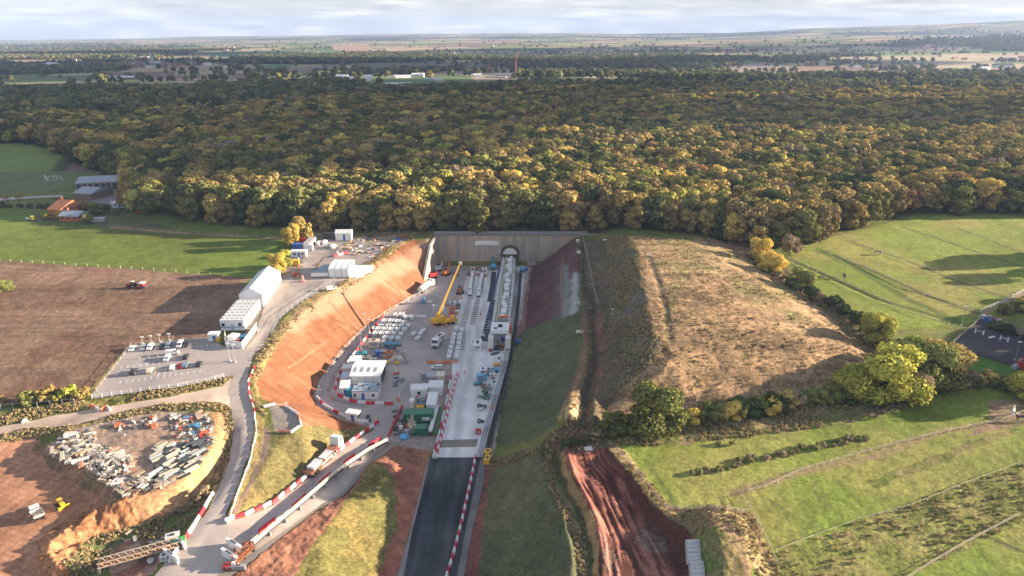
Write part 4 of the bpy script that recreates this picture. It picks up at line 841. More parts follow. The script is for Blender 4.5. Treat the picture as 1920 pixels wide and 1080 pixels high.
wg.add([(-33.9, 0, -.2), (-36.6, -20, -.2), (-38.3, -25.5, -.2), (-36.2, -11, zt - 1.2), (-35.0, -4, zt), (-33.9, 0, zt), (-34.9, 0, -.2), (-37.6, -20, -.2), (-39.3, -25.5, -.2), (-37.2, -11, zt - 1.2), (-36.0, -4, zt), (-34.9, 0, zt)],
       [(0, 1, 2, 3, 4, 5), (11, 10, 9, 8, 7, 6), (2, 8, 9, 3), (3, 9, 10, 4), (4, 10, 11, 5)]); wg.build('wing_wall', WALLM, hw)
bn = MB(); bn.box(-16.6, -6.2, -.12, -.05, 9.75, 11.75); bn.add([(-16.6, -.12, 9.75), (-16.6, -.12, 11.75), (-17.4, -.12, 10.3), (-16.6, -.05, 9.75), (-16.6, -.05, 11.75), (-17.4, -.05, 10.3)], [(0, 1, 2), (3, 5, 4), (0, 2, 5, 3), (1, 4, 5, 2)])
bn_o = bn.build('banner', WHITE, hw)
def text(body, size, loc, rot, mat, parent, name='lettering', ext=.01):
    cu = bpy.data.curves.new(name, 'FONT'); cu.body = body; cu.size = size; cu.extrude = ext; cu.align_x = 'CENTER'; cu.align_y = 'CENTER'
    o = bpy.data.objects.new(name, cu); link(o, parent); o.location = loc; o.rotation_euler = rot; cu.materials.append(mat); me = bpy.data.meshes.new_from_object(o); m2 = link(bpy.data.objects.new(name, me), parent); m2.location = loc; m2.rotation_euler = rot; bpy.data.objects.remove(o); return m2
text('HS2', .95, (-7.6, -.14, 11.15), (R(90), 0, 0), paint('navy_ink', (.02, .03, .12)), bn_o)
ln = MB(); ln.box(-15.8, -9.3, -.14, -.125, 10.62, 10.70); ln.box(-15.6, -8.2, -.14, -.125, 10.22, 10.30); ln.build('printed_line', paint('pale_red_ink', (.6, .3, .3)), bn_o)
s_ = MB(); s_.box(-5.9, -4.2, -.14, -.04, 5.5, 7.1); s_.build('notice_board', WHITE, hw)
rg = MB()      # dark launch ring with its jack brackets
n = 22
for k in range(n):
    a0, a1 = math.pi * k / n, math.pi * (k + 1) / n; vs = []
    for r_ in (PR - .05, PR + .45):
        for a in (a0, a1):
            for y in (-1.6, .3): vs.append((PCX + r_ * math.cos(a), y, PCZ + r_ * math.sin(a)))
    rg.add(vs, [(0, 1, 3, 2), (4, 6, 7, 5), (0, 4, 5, 1), (2, 3, 7, 6), (0, 2, 6, 4), (1, 5, 7, 3)])
for sx_ in (-1, 1): rg.box(PCX + sx_ * (PR + .2) - .25, PCX + sx_ * (PR + .2) + .25, -1.6, .3, 0, PCZ)
rg.build('launch_ring', DGREY, hw)
for k in range(17):
    a = math.pi * (k + .0) / 16; q = MB(); c1 = (PCX + (PR + .45) * math.cos(a), -1.2, PCZ + (PR + .45) * math.sin(a)); c2 = (PCX + (PR + 1.05) * math.cos(a), -.3, PCZ + (PR + 1.05) * math.sin(a)); q.bar(c1, c2, .34); q.build('bracket', RUST if k % 3 == 0 else DGREY, hw)
sg = MB()      # tunnel lining behind and the white bulkhead in its upper half
vs = [(PCX + PR * math.cos(a), y, PCZ + PR * math.sin(a)) for y in (.1, 9) for a in [math.pi * k / 20 for k in range(21)]]
sg.add(vs, [(k, k + 1, 22 + k, 21 + k) for k in range(20)]); sg.add([(PCX + sx_ * PR, y, z) for sx_ in (-1, 1) for y in (.1, 9) for z in (0, PCZ)], [(0, 1, 3, 2), (4, 6, 7, 5)]); sg.add([(PCX - PR, 9, 0), (PCX + PR, 9, 0), (PCX + PR, 9, 9), (PCX - PR, 9, 9)], [(0, 1, 2, 3)]); sg.build('tunnel_lining', DGREY, hw)
sf = MB(); ar = [(PCX + (PR - .08) * math.cos(math.pi * k / 16), PCZ + .2 + (PR - .08) * math.sin(math.pi * k / 16)) for k in range(17)]
sf.add([(p[0], -.9, p[1]) for p in ar] + [(p[0], -.6, p[1]) for p in ar], [tuple(range(17)), tuple(range(17, 34))[::-1]] + [(k, k + 17, k + 18, k + 1) for k in range(16)] + [(0, 16, 33, 17)]); sf.build('bulkhead', WHITE, hw)
# ---------------------------------------------------------------- the tunnelling machine: a train of gantries out of the mouth
e0 = Vector((PCX, 302.0, 0)); e1 = Vector(P(937, 652, 0)); ax = (e0 - e1); tl = ax.length; rz = math.atan2(ax.y, ax.x)
tbm = thing('tunnel_boring_machine', 'long white tunnelling machine running out of the tunnel mouth on its gantries', 'tunnelling machine', tuple(e1), rz)
g_ = random.Random(3); nb_ = 9; seg = (tl - 3) / nb_
for i in range(nb_):      # each gantry: side frames, decks, cabinets, tanks
    xa, xb = i * seg + .5, (i + 1) * seg - .4; q = MB(); W_ = 2.7 if i < 7 else 2.4; H_ = 5.6 if i in (0, 1) else 4.6
    for sy in (-1, 1):
        for k in range(4): x_ = xa + (xb - xa) * k / 3; q.bar((x_, sy * W_, .3), (x_, sy * W_, H_), .25)
        q.box(xa, xb, sy * W_ - .25, sy * W_ + .25, H_ - .15, H_ + .1); q.box(xa, xb, sy * W_ - .5, sy * W_ + .5, 1.9, 2.05); q.box(xa, xb, sy * W_ - .12, sy * W_ + .12, .25, .5)
    q.box(xa, xb, -W_, W_, H_ - .35, H_ - .2, m=1)
    fr = q.build('gantry_frame', [OFFW, GREY], tbm)
    for k in range(3 if i else 2):
        q = MB(); x_ = xa + (xb - xa) * (k + .1) / 3; l_ = (xb - xa) / 3 * g_.uniform(.55, .85); y_ = g_.uniform(-1.2, .5); w_ = g_.uniform(1.2, 2.2); h_ = g_.uniform(.7, 1.7)
        q.box(x_, x_ + l_, y_ - w_ / 2, y_ + w_ / 2, H_ - .2, H_ - .2 + h_); q.box(x_ + .1, x_ + .3, y_ - w_ / 2 - .03, y_ + w_ / 2 + .03, H_ + .1, H_ + h_ - .4, m=1)
        q.build('machine_cabinet', [WHITE if g_.random() < .8 else GREY, GREY], tbm)
    for k in range(2): q = MB(); x_ = g_.uniform(xa, xb - 2.5); sy = g_.choice((-1, 1)); q.box(x_, x_ + g_.uniform(1.2, 2.6), sy * 2.6 - .55, sy * 2.6 + .55, 2.1, 2.1 + g_.uniform(.8, 2.2)); q.build('side_unit', g_.choice((WHITE, OFFW, GREY)), tbm)
q = MB(); q.tube((8, 1.6, 5.5), (tl - 2, 1.3, 5.4), .26, n=10); q.build('ventilation_duct', paint('yellow_green_duct', (.50, .50, .30)), tbm, True)
q = MB(); [q.tube((2, 2.9 + .28 * k, 3.9 + .1 * k), (tl - 1, 2.8 + .28 * k, 4.1 + .1 * k), .11, n=6) for k in range(3)]; q.build('service_pipe', WHITE, tbm)
q = MB(); q.box(11.5, 12.2, -2.9, 1.0, 6.5, 6.9); q.box(10.6, 13.2, .1, .7, 6.4, 6.6); q.build('lifting_beam', ORG, tbm)
for sy in (-1, 1): q = MB(); q.box(-3.2, 1.2, sy * 2.9 - .9, sy * 2.9 + .9, 1.1, 4.9); q.box(-3.5, -2.2, sy * 2.9 - .6, sy * 2.9 + .6, 0, 1.1, m=1); q.build('rear_leg', [OFFW, RUST], tbm)
q = MB(); q.box(0, 6.8, -3.1, 3.1, 5.3, 6.6); q.box(2.2, 3.4, -.7, .7, 6.6, 6.75, m=1); [q.box(1.0 + .5 * k, 1.2 + .5 * k, .9, 2.0, 6.6, 6.72, m=1) for k in range(3)]; q.build('rear_deck', [WHITE, DGREY], tbm)
q = MB(); q.tube((3.2, -.1, 6.6), (3.2, -.1, 7.2), .75, n=14); q.build('fan', BLACK, tbm)
for k in range(5): q = MB(); q.bar((4 + k * 1.5, 2.7, 5.6), (4 + k * 1.5, 4.6, 5.6), .13); q.build('outrigger_arm', OFFW, tbm)
q = MB(); q.box(5.5, 7.5, -3.8, -3.0, 2, 5.9); q.box(9, 10, -3.7, -3, 2, 5, m=1); q.build('orange_guard', [ORG, RUST], tbm)
# slab edge trench and the hatched steel deck left of the machine
def strip(name, label, cat, pts, w, z0, z1, mat, rib=None, ribmat=None):
    a = [PT(*q) for q in pts]; r = thing(name, label, cat, (a[0][0], a[0][1], 0)); q = MB(); ox, oy = a[0][0], a[0][1]
    for p, p2 in zip(a, a[1:]):
        d = Vector((p2[0] - p[0], p2[1] - p[1])).normalized(); nx, ny = -d.y * w / 2, d.x * w / 2; zz = (p[2], p2[2])
        vs = []
        for h in (z0, z1):
            for (P_, s) in ((p, 1), (p, -1), (p2, -1), (p2, 1)): vs.append((P_[0] - ox + nx * s, P_[1] - oy + ny * s, P_[2] + h))
        q.add(vs, [(0, 1, 2, 3)[::-1], (4, 5, 6, 7), (0, 4, 5, 1), (1, 5, 6, 2), (2, 6, 7, 3), (3, 7, 4, 0)])
    q.build('deck', mat, r)
    if rib:
        for i, (x, y, z, h) in enumerate(walk(a, rib)):
            k = MB(); k.box(-.35, .35, -w / 2, w / 2, z1, z1 + .5); o = k.build('rib', ribmat, r); o.location = (x - ox, y - oy, z); o.rotation_euler = (0, 0, h + .45)
    return r
strip('steel_deck', 'blue grey ribbed steel deck beside the tunnelling machine', 'steel deck', [(926,567),(921,590),(915,615),(911,640)], 3.0, .1, .5, paint('blue_steel', (.16, .24, .32), .5), 2.6, paint('dark_blue_steel', (.07, .11, .16)))
strip('cable_trench', 'dark sunken cable trench between slab and tunnelling machine', 'trench', [(926,510),(923,540),(918,566)], 2.2, .09, .2, paint('trench_dark', (.06, .07, .085), .9))
strip('timber_board_walk', 'blue edged walkway next to the dark cable trench', 'walkway', [(938,500),(930,530),(924,562)], .5, .1, 1.0, paint('deep_blue', (.04, .10, .25)))
# pipe run with dark cable tray down the right edge of the slab
run = [PT(*q) for q in [(975,512),(971,560),(964,620),(955,680),(938,745),(922,805),(908,862)]]
pr = thing('pipe_run', 'long grey pipe and conveyor run down the right edge of the concrete slab', 'pipe run', (run[0][0], run[0][1], 0)); ox, oy = run[0][0], run[0][1]
for nm, off_, r_, z_, mt in (('conveyor_belt', -.2, .30, .9, BLACK), ('cable_tray', -.85, .24, .55, DGREY), ('pipe', .65, .27, .75, GALV), ('pipe', 1.3, .24, .75, GALV), ('pipe', 1.85, .2, .6, GALV), ('pipe', 2.3, .16, .6, WHITE)):
    q = MB()
    for a, b2 in zip(run, run[1:]):
        d = Vector((b2[0] - a[0], b2[1] - a[1])).normalized(); nx, ny = d.y * -off_, -d.x * -off_
        q.tube((a[0] - ox - nx, a[1] - oy - ny, z_), (b2[0] - ox - nx, b2[1] - oy - ny, z_), r_, n=8)
    q.build(nm, mt, pr, True)
for i, (x, y, z, h) in enumerate(walk(run, 4.0)): q = MB(); q.box(-.08, .08, -2.4, 1.1, .25, .4); q.box(-.08, .08, -2.4, -2.25, -.1, .7); q.box(-.08, .08, .95, 1.1, -.1, 1.5); o = q.build('trestle', GALV, pr); o.location = (x - ox, y - oy, z); o.rotation_euler = (0, 0, h)
# ---------------------------------------------------------------- mobile crane
cb_ = Vector(P(825, 608, 0)); tip = Vector((-19.7, 246.0, 19.6)); d = tip - cb_; rz = math.atan2(d.y, d.x)
cr = thing('mobile_crane', 'yellow mobile crane with its long boom raised over the pit floor', 'crane', tuple(cb_), 0)
q = MB(); q.box(-2.6, 5.6, -1.4, 1.4, .8, 1.8); q.box(3.9, 5.6, -1.3, 1.3, 1.8, 2.9, ty=.1); q.box(-2.6, 1, -1.38, 1.38, 1.8, 2.0); car = q.build('carrier', YEL, cr); car.rotation_euler = (0, 0, .25)
q = MB(); q.box(4.9, 5.63, -1.15, 1.15, 2.0, 2.7); o = q.build('windscreen', GLASS, car)
for k, x_ in enumerate((-1.9, -.4, 3.0, 4.6)):
    for sy in (-1, 1): q = MB(); q.tube((x_, sy * 1.42, .6), (x_, sy * 1.02, .6), .6, n=14); w_ = q.build('wheel', BLACK, cr); w_.rotation_euler = (0, 0, .25)
for x_ in (-2.4, 2.0):
    for sy in (-1, 1): q = MB(); q.box(x_ - .15, x_ + .15, min(sy * 1.2, sy * 3.6), max(sy * 1.2, sy * 3.6), .75, 1.0); q.box(x_ - .1, x_ + .1, sy * 3.5 - .1, sy * 3.5 + .1, .1, .9); q.box(x_ - .5, x_ + .5, sy * 3.5 - .5, sy * 3.5 + .5, 0, .12, m=1); o = q.build('outrigger', [YEL, GWOOD], cr); o.rotation_euler = (0, 0, .25)
q = MB(); q.box(-3.0, 1.6, -1.45, 1.45, 1.85, 3.3, tx=.2, ty=.15); q.box(-3.7, -2.6, -1.4, 1.4, 1.9, 3.5); sup = q.build('superstructure', YEL, cr); sup.rotation_euler = (0, 0, rz)
q = MB(); q.box(.6, 2.2, 1.45, 2.4, 1.9, 3.7, tx=.25, ty=.1); q.box(1.2, 2.24, 1.5, 2.35, 2.7, 3.4, m=1); q.build('cab', [YEL, GLASS], sup)
piv = Vector((-1.6 * math.cos(rz), -1.6 * math.sin(rz), 3.1)); tv = tip - cb_; L0 = tv - piv
def boomseg(nm, a, b2, w, mt): q = MB(); p0, p1 = piv + L0 * a, piv + L0 * b2; q.tube(p0, p1, w, w * .92, n=4); return q.build(nm, mt, cr)
boomseg('boom_base', 0, .42, .55, YEL); boomseg('boom_middle', .40, .74, .42, YEL); boomseg('boom_tip', .72, 1.0, .32, YEL)
q = MB(); p0 = Vector((1.2 * math.cos(rz), 1.2 * math.sin(rz), 2.6)); p1 = piv + L0 * .3; q.tube(p0, p1, .22, .16); q.build('lift_ram', GREY, cr)
q = MB(); e_ = piv + L0; q.box(e_.x - .5, e_.x + .6, e_.y - .4, e_.y + .4, e_.z - .5, e_.z + .45); q.build('boom_head', CREAMP, cr)
q = MB(); q.tube(e_ + Vector((.3, 0, -.4)), (e_.x + .3, e_.y, 6), .05, n=5); q.box(e_.x + .05, e_.x + .55, e_.y - .2, e_.y + .2, 5.2, 6.0, m=1); q.build('hoist_rope', [DGREY, RED], cr)
# ---------------------------------------------------------------- concrete tunnel segments in stacks
def seg_mesh():
    q = MB(); n = 6; a0 = .17; r0, r1 = 9.0, 9.32; vs = []
    for k in range(n + 1):
        a = -a0 + 2 * a0 * k / n
        for r_ in (r0, r1):
            for y in (-.95, .95): vs.append((r_ * math.sin(a), y, (r1 * math.cos(a) - 0) if r_ == r1 else r0 * math.cos(a)))
    zb = min(v[2] for v in vs); vs = [(v[0], v[1], (v[2] - zb)) for v in vs]; fs = []
    for k in range(n):
        i = k * 4; fs += [(i, i + 1, i + 5, i + 4), (i + 2, i + 6, i + 7, i + 3), (i, i + 4, i + 6, i + 2), (i + 1, i + 3, i + 7, i + 5)]
    fs += [(0, 2, 3, 1), (4 * n, 4 * n + 1, 4 * n + 3, 4 * n + 2)]
    q.add(vs, fs); return q.mesh('tunnel_segment', paint('pale_concrete', (.60, .61, .61), .8, var=.1))
SEG = seg_mesh()
def flip(me):
    m2 = me.copy(); m2.transform(Matrix.Scale(-1, 4, (0, 0, 1))); z = min(v.co.z for v in m2.vertices); m2.transform(Matrix.Translation((0, 0, -z)))
    bm = bmesh.new(); bm.from_mesh(m2); bmesh.ops.recalc_face_normals(bm, faces=bm.faces); bm.to_mesh(m2); bm.free(); return m2
SEGU = flip(SEG)      # resting with the hollow side up, as stored
LAY = {3: ('bottom', 'middle', 'top'), 2: ('lower', 'upper'), 4: ('lowest', 'second lowest', 'second highest', 'highest'), 1: ('single',)}
def seg_stack(px, py, n, where, rz, group, sc=(.53, 1.35, 1)):
    x, y, z = PT(px, py)
    for k in range(n):
        one(SEGU, 'tunnel_segment', '%s concrete tunnel segment in the stack %s' % (LAY[n][k], where), 'concrete segment', (x, y, z + .12 + k * .42), rz, group, scale=sc)
rows = [(588, [(702+20,0)]), ]
GRID = [ # photograph rows from the far one to the near one
 [(622,775),(667,778),(712,785),(758,790)], None]
def cp3(cx, cy): return (560 + cx / 4.5, 600 + cy / 4.5)
def cp2(cx, cy): return (680 + cx / 4.5, 420 + cy / 4.5)
SR = [[cp2(285,772), cp2(328,768), cp2(370,790), cp2(418,790)], [cp3(727,-8+20), cp3(780,12), cp3(835,16), cp3(887,28)], [cp3(700,45), cp3(760,48), cp3(815,52), cp3(868,50), cp3(925,52)],
      [cp3(672,80), cp3(728,82), cp3(783,84), cp3(838,84), cp3(893,84)], [cp3(650,117), cp3(703,118), cp3(757,118), cp3(808,120), cp3(862,124)], [cp3(733,155), cp3(785,158), cp3(838,160)]]
for r_, row in enumerate(SR):
    for c_i, (px, py) in enumerate(row):
        seg_stack(px, py + 3, 3, '%s from left, %s row of big block' % (ordi(c_i), ordi(r_)), -.14 + .02 * c_i, 'segments of the big block beside the left barrier')
for i, (px, py) in enumerate([cp3(972,118), cp3(1052,88), cp3(1030,115), cp3(1006,155)]):
    seg_stack(px, py + 2, 2, ['alone left of the small group', 'farthest in the small group', 'in the middle of the small group', 'nearest in the small group'][i], -.3, 'segments of the small group near the white lorry')
def cp4(cx, cy): return (780 + cx / 4.5, 600 + cy / 4.5)
for c_i, col_ in enumerate([[(340,85),(322,135),(315,168),(308,205),(297,243),(287,285),(279,322)], [(388,95),(374,135),(367,170),(362,208),(354,250),(348,288),(342,322)]]):
    for r_i, (cx, cy) in enumerate(col_):
        px, py = cp4(cx, cy); seg_stack(px, py + 4, 4, '%s from far end, %s long row' % (ordi(r_i), 'left' if c_i == 0 else 'right'), -.02, 'segments in the two long rows on the slab edge', sc=(.5, 1.42, 1))
# ---------------------------------------------------------------- cabins, containers, sheds
def rgb(c): return tuple(c) + (1,)
CW, COW, CG, CDG, CB, CLB, CR, CO, CY, CGR, CBR, CCR, CT = (.80,.80,.79), (.68,.67,.63), (.36,.37,.38), (.07,.075,.08), (.03,.13,.42), (.10,.38,.60), (.55,.05,.04), (.72,.22,.05), (.75,.45,.04), (.02,.16,.08), (.30,.13,.07), (.66,.58,.44), (.03,.30,.38)
def container(px, py, a, l, w, h, c, label, name='container', cat='container', group=None, ribs=True, z=0):
    x, y, zz = PT(px, py); r = thing(name, label, cat, (x, y, zz + z), a, group)
    q = MB(); q.box(-l / 2, l / 2, -w / 2, w / 2, .12, h - .06)
    if ribs:
        n = max(3, int(l / .6))
        for k in range(n): xx = -l / 2 + .2 + (l - .4) * k / (n - 1); q.box(xx - .1, xx + .1, -w / 2 - .05, w / 2 + .05, .3, h - .3)
    o = q.build('shell', COLR, r); o.color = rgb(c)
    q = MB(); q.box(-l / 2 - .03, l / 2 + .03, -w / 2 - .07, w / 2 + .07, h - .06, h + .04); o = q.build('roof', COLR, r); o.color = rgb(tuple(min(1, v * 1.05 + .01) for v in c))
    q = MB()
    for sx in (-1, 1):
        for sy in (-1, 1): q.box(sx * l / 2 - .09, sx * l / 2 + .09, sy * w / 2 - .1, sy * w / 2 + .1, 0, h)
    o = q.build('corner_post', COLR, r); o.color = rgb(tuple(v * .8 for v in c))
    q = MB(); q.box(l / 2 + .0, l / 2 + .06, -w / 2 + .15, -.04, .25, h - .2); q.box(l / 2 + .0, l / 2 + .06, .04, w / 2 - .15, .25, h - .2); o = q.build('door', COLR, r); o.color = rgb(tuple(v * .85 for v in c))
    return r
def cabin(px, py, a, l, w, h, c, label, wins=3, door=True, name='site_cabin', cat='cabin', group=None, dc=CB, rise=0, roofc=None, trim=None, z=0):
    """front side faces -y of its own frame"""
    x, y, zz = PT(px, py); r = thing(name, label, cat, (x, y, zz + z), a, group)
    q = MB(); q.box(-l / 2, l / 2, -w / 2, w / 2, .15, h); o = q.build('wall', COLR, r); o.color = rgb(c)
    q = MB()
    if rise: q.gable(l, w, h + .002, rise, ov=.15)
    else: q.box(-l / 2 - .1, l / 2 + .1, -w / 2 - .1, w / 2 + .1, h + .002, h + .14)
    o = q.build('roof', COLR, r); o.color = rgb(roofc or tuple(min(.85, v * .95) for v in c))
    q = MB(); q.box(-l / 2 + .1, l / 2 - .1, -w / 2 + .1, w / 2 - .1, -.3, .15); q.build('base_frame', DGREY, r)
    for k in range(wins):
        xx = -l / 2 + l * (k + .5) / wins + (.0 if not door else .25); q = MB(); q.box(xx - .45, xx + .45, -w / 2 - .03, -w / 2 + .02, h * .42, h * .78); f = q.build('window', GLASS, r)
        q = MB(); q.box(xx - .52, xx + .52, -w / 2 - .05, -w / 2 - .032, h * .38, h * .41); q.build('sill', WHITE, f)
    if wins:
        for sy in (-.22, .22): q = MB(); q.box(l / 2 - .02, l / 2 + .03, w * sy - .4, w * sy + .4, h * .42, h * .78); q.build('window', GLASS, r)
    if door: q = MB(); q.box(-.1, .8, -w / 2 - .035, -w / 2 + .02, .2, h * .82); o = q.build('door', COLR, r); o.color = rgb(dc)
    if trim: q = MB(); q.box(-l / 2 - .02, l / 2 + .02, -w / 2 - .02, w / 2 + .02, h * .28, h * .36); o = q.build('trim_band', COLR, r); o.color = rgb(trim)
    return r
def H2(a, b): return head(PT(*a), PT(*b))
def mid(a, b): return ((a[0] + b[0]) / 2, (a[1] + b[1]) / 2)
def span(a, b): p, q = PT(*a), PT(*b); return math.hypot(p[0] - q[0], p[1] - q[1])
def block(fl, fr, br, h, fn=cabin, **k):
    """a building from three ground corners in the picture: front left, front right, back right"""
    A, B, C_ = PT(*fl), PT(*fr), PT(*br); a = head(A, B); l = math.hypot(B[0] - A[0], B[1] - A[1]); w = math.hypot(C_[0] - B[0], C_[1] - B[1])
    w = abs((C_[0] - B[0]) * -math.sin(a) + (C_[1] - B[1]) * math.cos(a)); x, y = (A[0] + B[0]) / 2 - math.sin(a) * w / 2, (A[1] + B[1]) / 2 + math.cos(a) * w / 2
    return a, l, w, x, y
def marquee():
    a, l, w, x, y = block((451,577), (495,576), (520,528), 5); r = thing('marquee', 'large white pitched marquee hall beside the ploughed field', 'marquee', (x, y, float(HB(x, y))), a)
    q = MB(); q.box(-l / 2, l / 2, -w / 2, w / 2, -.2, 4.4); q.build('wall', WHITE, r)
    q = MB(); L2, W2 = l / 2 + .15, w / 2 + .15; q.add([(-L2, -W2, 4.4), (L2, -W2, 4.4), (L2, W2, 4.4), (-L2, W2, 4.4), (0, -W2, 6.9), (0, W2, 6.9)], [(0, 4, 5, 3), (1, 2, 5, 4), (0, 1, 4), (2, 3, 5), (0, 3, 2, 1)]); q.build('roof', paint('white_sheeting', (.82, .82, .83), .35, var=.04), r)
    for k in range(7): q = MB(); yy = -w / 2 + w * k / 6; q.bar((-L2, yy, 4.45), (0, yy, 6.95), .12); q.bar((L2, yy, 4.45), (0, yy, 6.95), .12); q.build('rib', GREY, r)
    a, l, w, x, y = block((415,622), (459,621), (489,578), 3.4); r = thing('modular_office', 'long flat roofed white modular office in front of the marquee', 'office', (x, y, float(HB(x, y))), a)
    q = MB(); q.box(-l / 2, l / 2, -w / 2, w / 2, 0, 3.5); q.build('wall', WHITE, r)
    n = 7
    for k in range(n): q = MB(); y0 = -w / 2 + w * k / n; y1 = -w / 2 + w * (k + 1) / n - .12; q.box(-l / 2 - .1, l / 2 + .1, y0, y1, 3.502, 3.72); o = q.build('roof_panel', COLR, r); o.color = rgb((.62, .63, .64) if k % 2 else (.7, .7, .7))
    for k in range(n):
        for j in range(5): q = MB(); y0 = -w / 2 + w * (k + .5) / n; xx = -l / 2 + l * (j + .5) / 5; q.box(xx - .35, xx + .35, y0 - .3, y0 + .3, 3.73, 3.86); q.build('skylight', GREY, r)
    q = MB(); q.box(-l / 2 - .03, l / 2 + .03, -w / 2 - .04, -w / 2, 1.1, 1.35); q.box(l / 2, l / 2 + .04, -w / 2, w / 2, 1.1, 1.35); q.build('blue_band', BLUE, r)
    for xx in (-l * .38, l * .33): q = MB(); q.box(xx - .5, xx + .5, -w / 2 - .05, -w / 2, 1.6, 2.6); q.build('window', GLASS, r)
    q = MB(); q.box(-.4, .5, -w / 2 - .06, -w / 2, .1, 2.3); q.build('door', paint('pale_blue_door', (.3, .45, .6)), r)
    for k in range(8): q = MB(); yy = -w / 2 + w * (k + .5) / 8; q.box(l / 2, l / 2 + .05, yy - .5, yy + .5, 1.6, 2.6); q.build('window', GLASS, r)
    # walled forecourt
    pts = [(423,632),(424,650),(455,654),(482,617)]; A = [PT(*p) for p in pts]; r = thing('hoarding', 'white hoarding wall round the forecourt of the modular office', 'hoarding', A[1])
    for p, q_ in zip(A, A[1:]):
        q = MB(); d = Vector((q_[0] - p[0], q_[1] - p[1], 0)); nn = Vector((-d.y, d.x, 0)).normalized() * .06; o_ = Vector(A[1]); a_ = Vector(p) - o_; b_ = Vector(q_) - o_
        q.add([a_ + nn, b_ + nn, b_ - nn, a_ - nn] + [v + Vector((0, 0, 2.3)) for v in (a_ + nn, b_ + nn, b_ - nn, a_ - nn)], [(0, 1, 5, 4), (1, 2, 6, 5), (2, 3, 7, 6), (3, 0, 4, 7), (4, 5, 6, 7), (0, 3, 2, 1)]); q.build('panel', WHITE, r)
marquee()
container(439,641, 1.3, 3, 2.4, 2.4, CW, 'white steel store standing inside the hoarded forecourt', 'storage_box', 'container')
container(449,636, .1, 4.2, 2.3, 1.2, CLB, 'light blue covered skip inside the hoarded forecourt', 'skip', 'skip')
container(446,645, .2, 1.5, 1.4, 1.6, CR, 'small dark red generator inside the hoarded forecourt', 'generator', 'generator')
cabin(403,638, .1, 3.2, 2.4, 2.5, CW, 'small white kiosk cabin beside the car park entrance', 1); container(410,641, .1, 1.3, 1.0, 1.5, CY, 'small yellow grit bin beside the white kiosk', 'grit_bin', 'bin', ribs=False)
# upper compound by the wood
cabin(561,481, .05, 6.5, 3, 2.6, CW, 'white flat roofed cabin at the left edge of the upper compound', 2)
container(561,468, .1, 5, 2.6, 2.8, CB, 'bright blue container behind the white cabin of the upper compound'); container(565,456, .1, 4, 2.4, 2.4, CR, 'dark red container beside the tall yellowing tree')
container(581,462, H2((572,468),(588,450)), 11, 2.7, 2.8, CG, 'long pale grey container parked along the compound road'); container(579,469, 0.1, 3.5, 2.5, 2.7, CW, 'white cubic container at the near end of the long grey one')
container(629,447, .0, 10, 2.6, 2.6, CDG, 'dark green grey container beside the white shed at the wood edge')
cabin(646,449, .05, 7, 4.5, 3.6, CW, 'white gabled shed at the edge of the wood', 0, name='shed', cat='shed', rise=1.2)
container(556,497, .1, 2.2, 2, 2.2, CY, 'yellow box with its lid open beside the compound road', 'skip', 'skip', ribs=False); container(552,482, .1, 2, 1.4, 1.8, CO, 'small orange plant at the front of the white cabin', 'compressor', 'compressor', ribs=False)
def lowhall():
    a, l, w, x, y = block((617,521), (653,521), (655,500), 4); r = thing('white_tent', 'white barrel roofed tent between two low pale roofs', 'tent', (x, y, float(HB(x, y))), a); q = MB(); n = 8; pr_ = [(-w / 2, 0), (-w / 2, 3.0)] + [(-w / 2 * math.cos(math.pi * k / n), 3.0 + 1.2 * math.sin(math.pi * k / n)) for k in range(1, n)] + [(w / 2, 3.0), (w / 2, 0)]
    q.extr(pr_, -l / 2, l / 2); q.build('cover', WHITE, r)
    for k in range(4): q = MB(); xx = -l / 2 + l * k / 3; q.extr([(p[0] * 1.01, p[1] * 1.015) for p in pr_], xx - .07, xx + .07); q.build('hoop', GREY, r)
    a, l, w, x, y = block((584,521), (616,520), (617,505), 2); r = thing('canopy', 'low blue grey canopy left of the white tent', 'canopy', (x, y, float(HB(x, y))), a); q = MB(); q.add([(-l / 2, -w / 2, 1.8), (l / 2, -w / 2, 1.9), (l / 2, w / 2, 2.2), (-l / 2 + 3, w / 2, 2.1), (-l / 2, -w / 2, 1.95), (l / 2, -w / 2, 2.05), (l / 2, w / 2, 2.35), (-l / 2 + 3, w / 2, 2.25)], [(0, 3, 2, 1), (4, 5, 6, 7), (0, 1, 5, 4), (1, 2, 6, 5), (2, 3, 7, 6), (3, 0, 4, 7)]); q.build('roof', SROOF, r)
    for xx in (-l / 2 + .2, 0, l / 2 - .2): q = MB(); q.box(xx - .1, xx + .1, -w / 2 + .1, -w / 2 + .3, -.1, 1.85); q.build('post', GREY, r)
    q = MB(); q.box(-l / 2, l / 2, -w / 2 - .1, -w / 2 - .02, .3, 1.8); q.build('front_panel', WHITE, r)
    A = [PT(*p) for p in [(654,522),(670,524),(700,507),(698,501),(654,502)]]; r = thing('liner_sheet', 'wide white sheeting laid out to the right of the white tent', 'sheeting', A[0]); q = MB(); o_ = Vector(A[0]); n = len(A)
    q.add([Vector(p) - o_ + Vector((0, 0, 1.0)) for p in A] + [Vector(p) - o_ for p in A], [tuple(range(n))] + [(k, k + n, (k + 1) % n + n, (k + 1) % n) for k in range(n)]); q.build('sheet', WHITE, r)
lowhall()
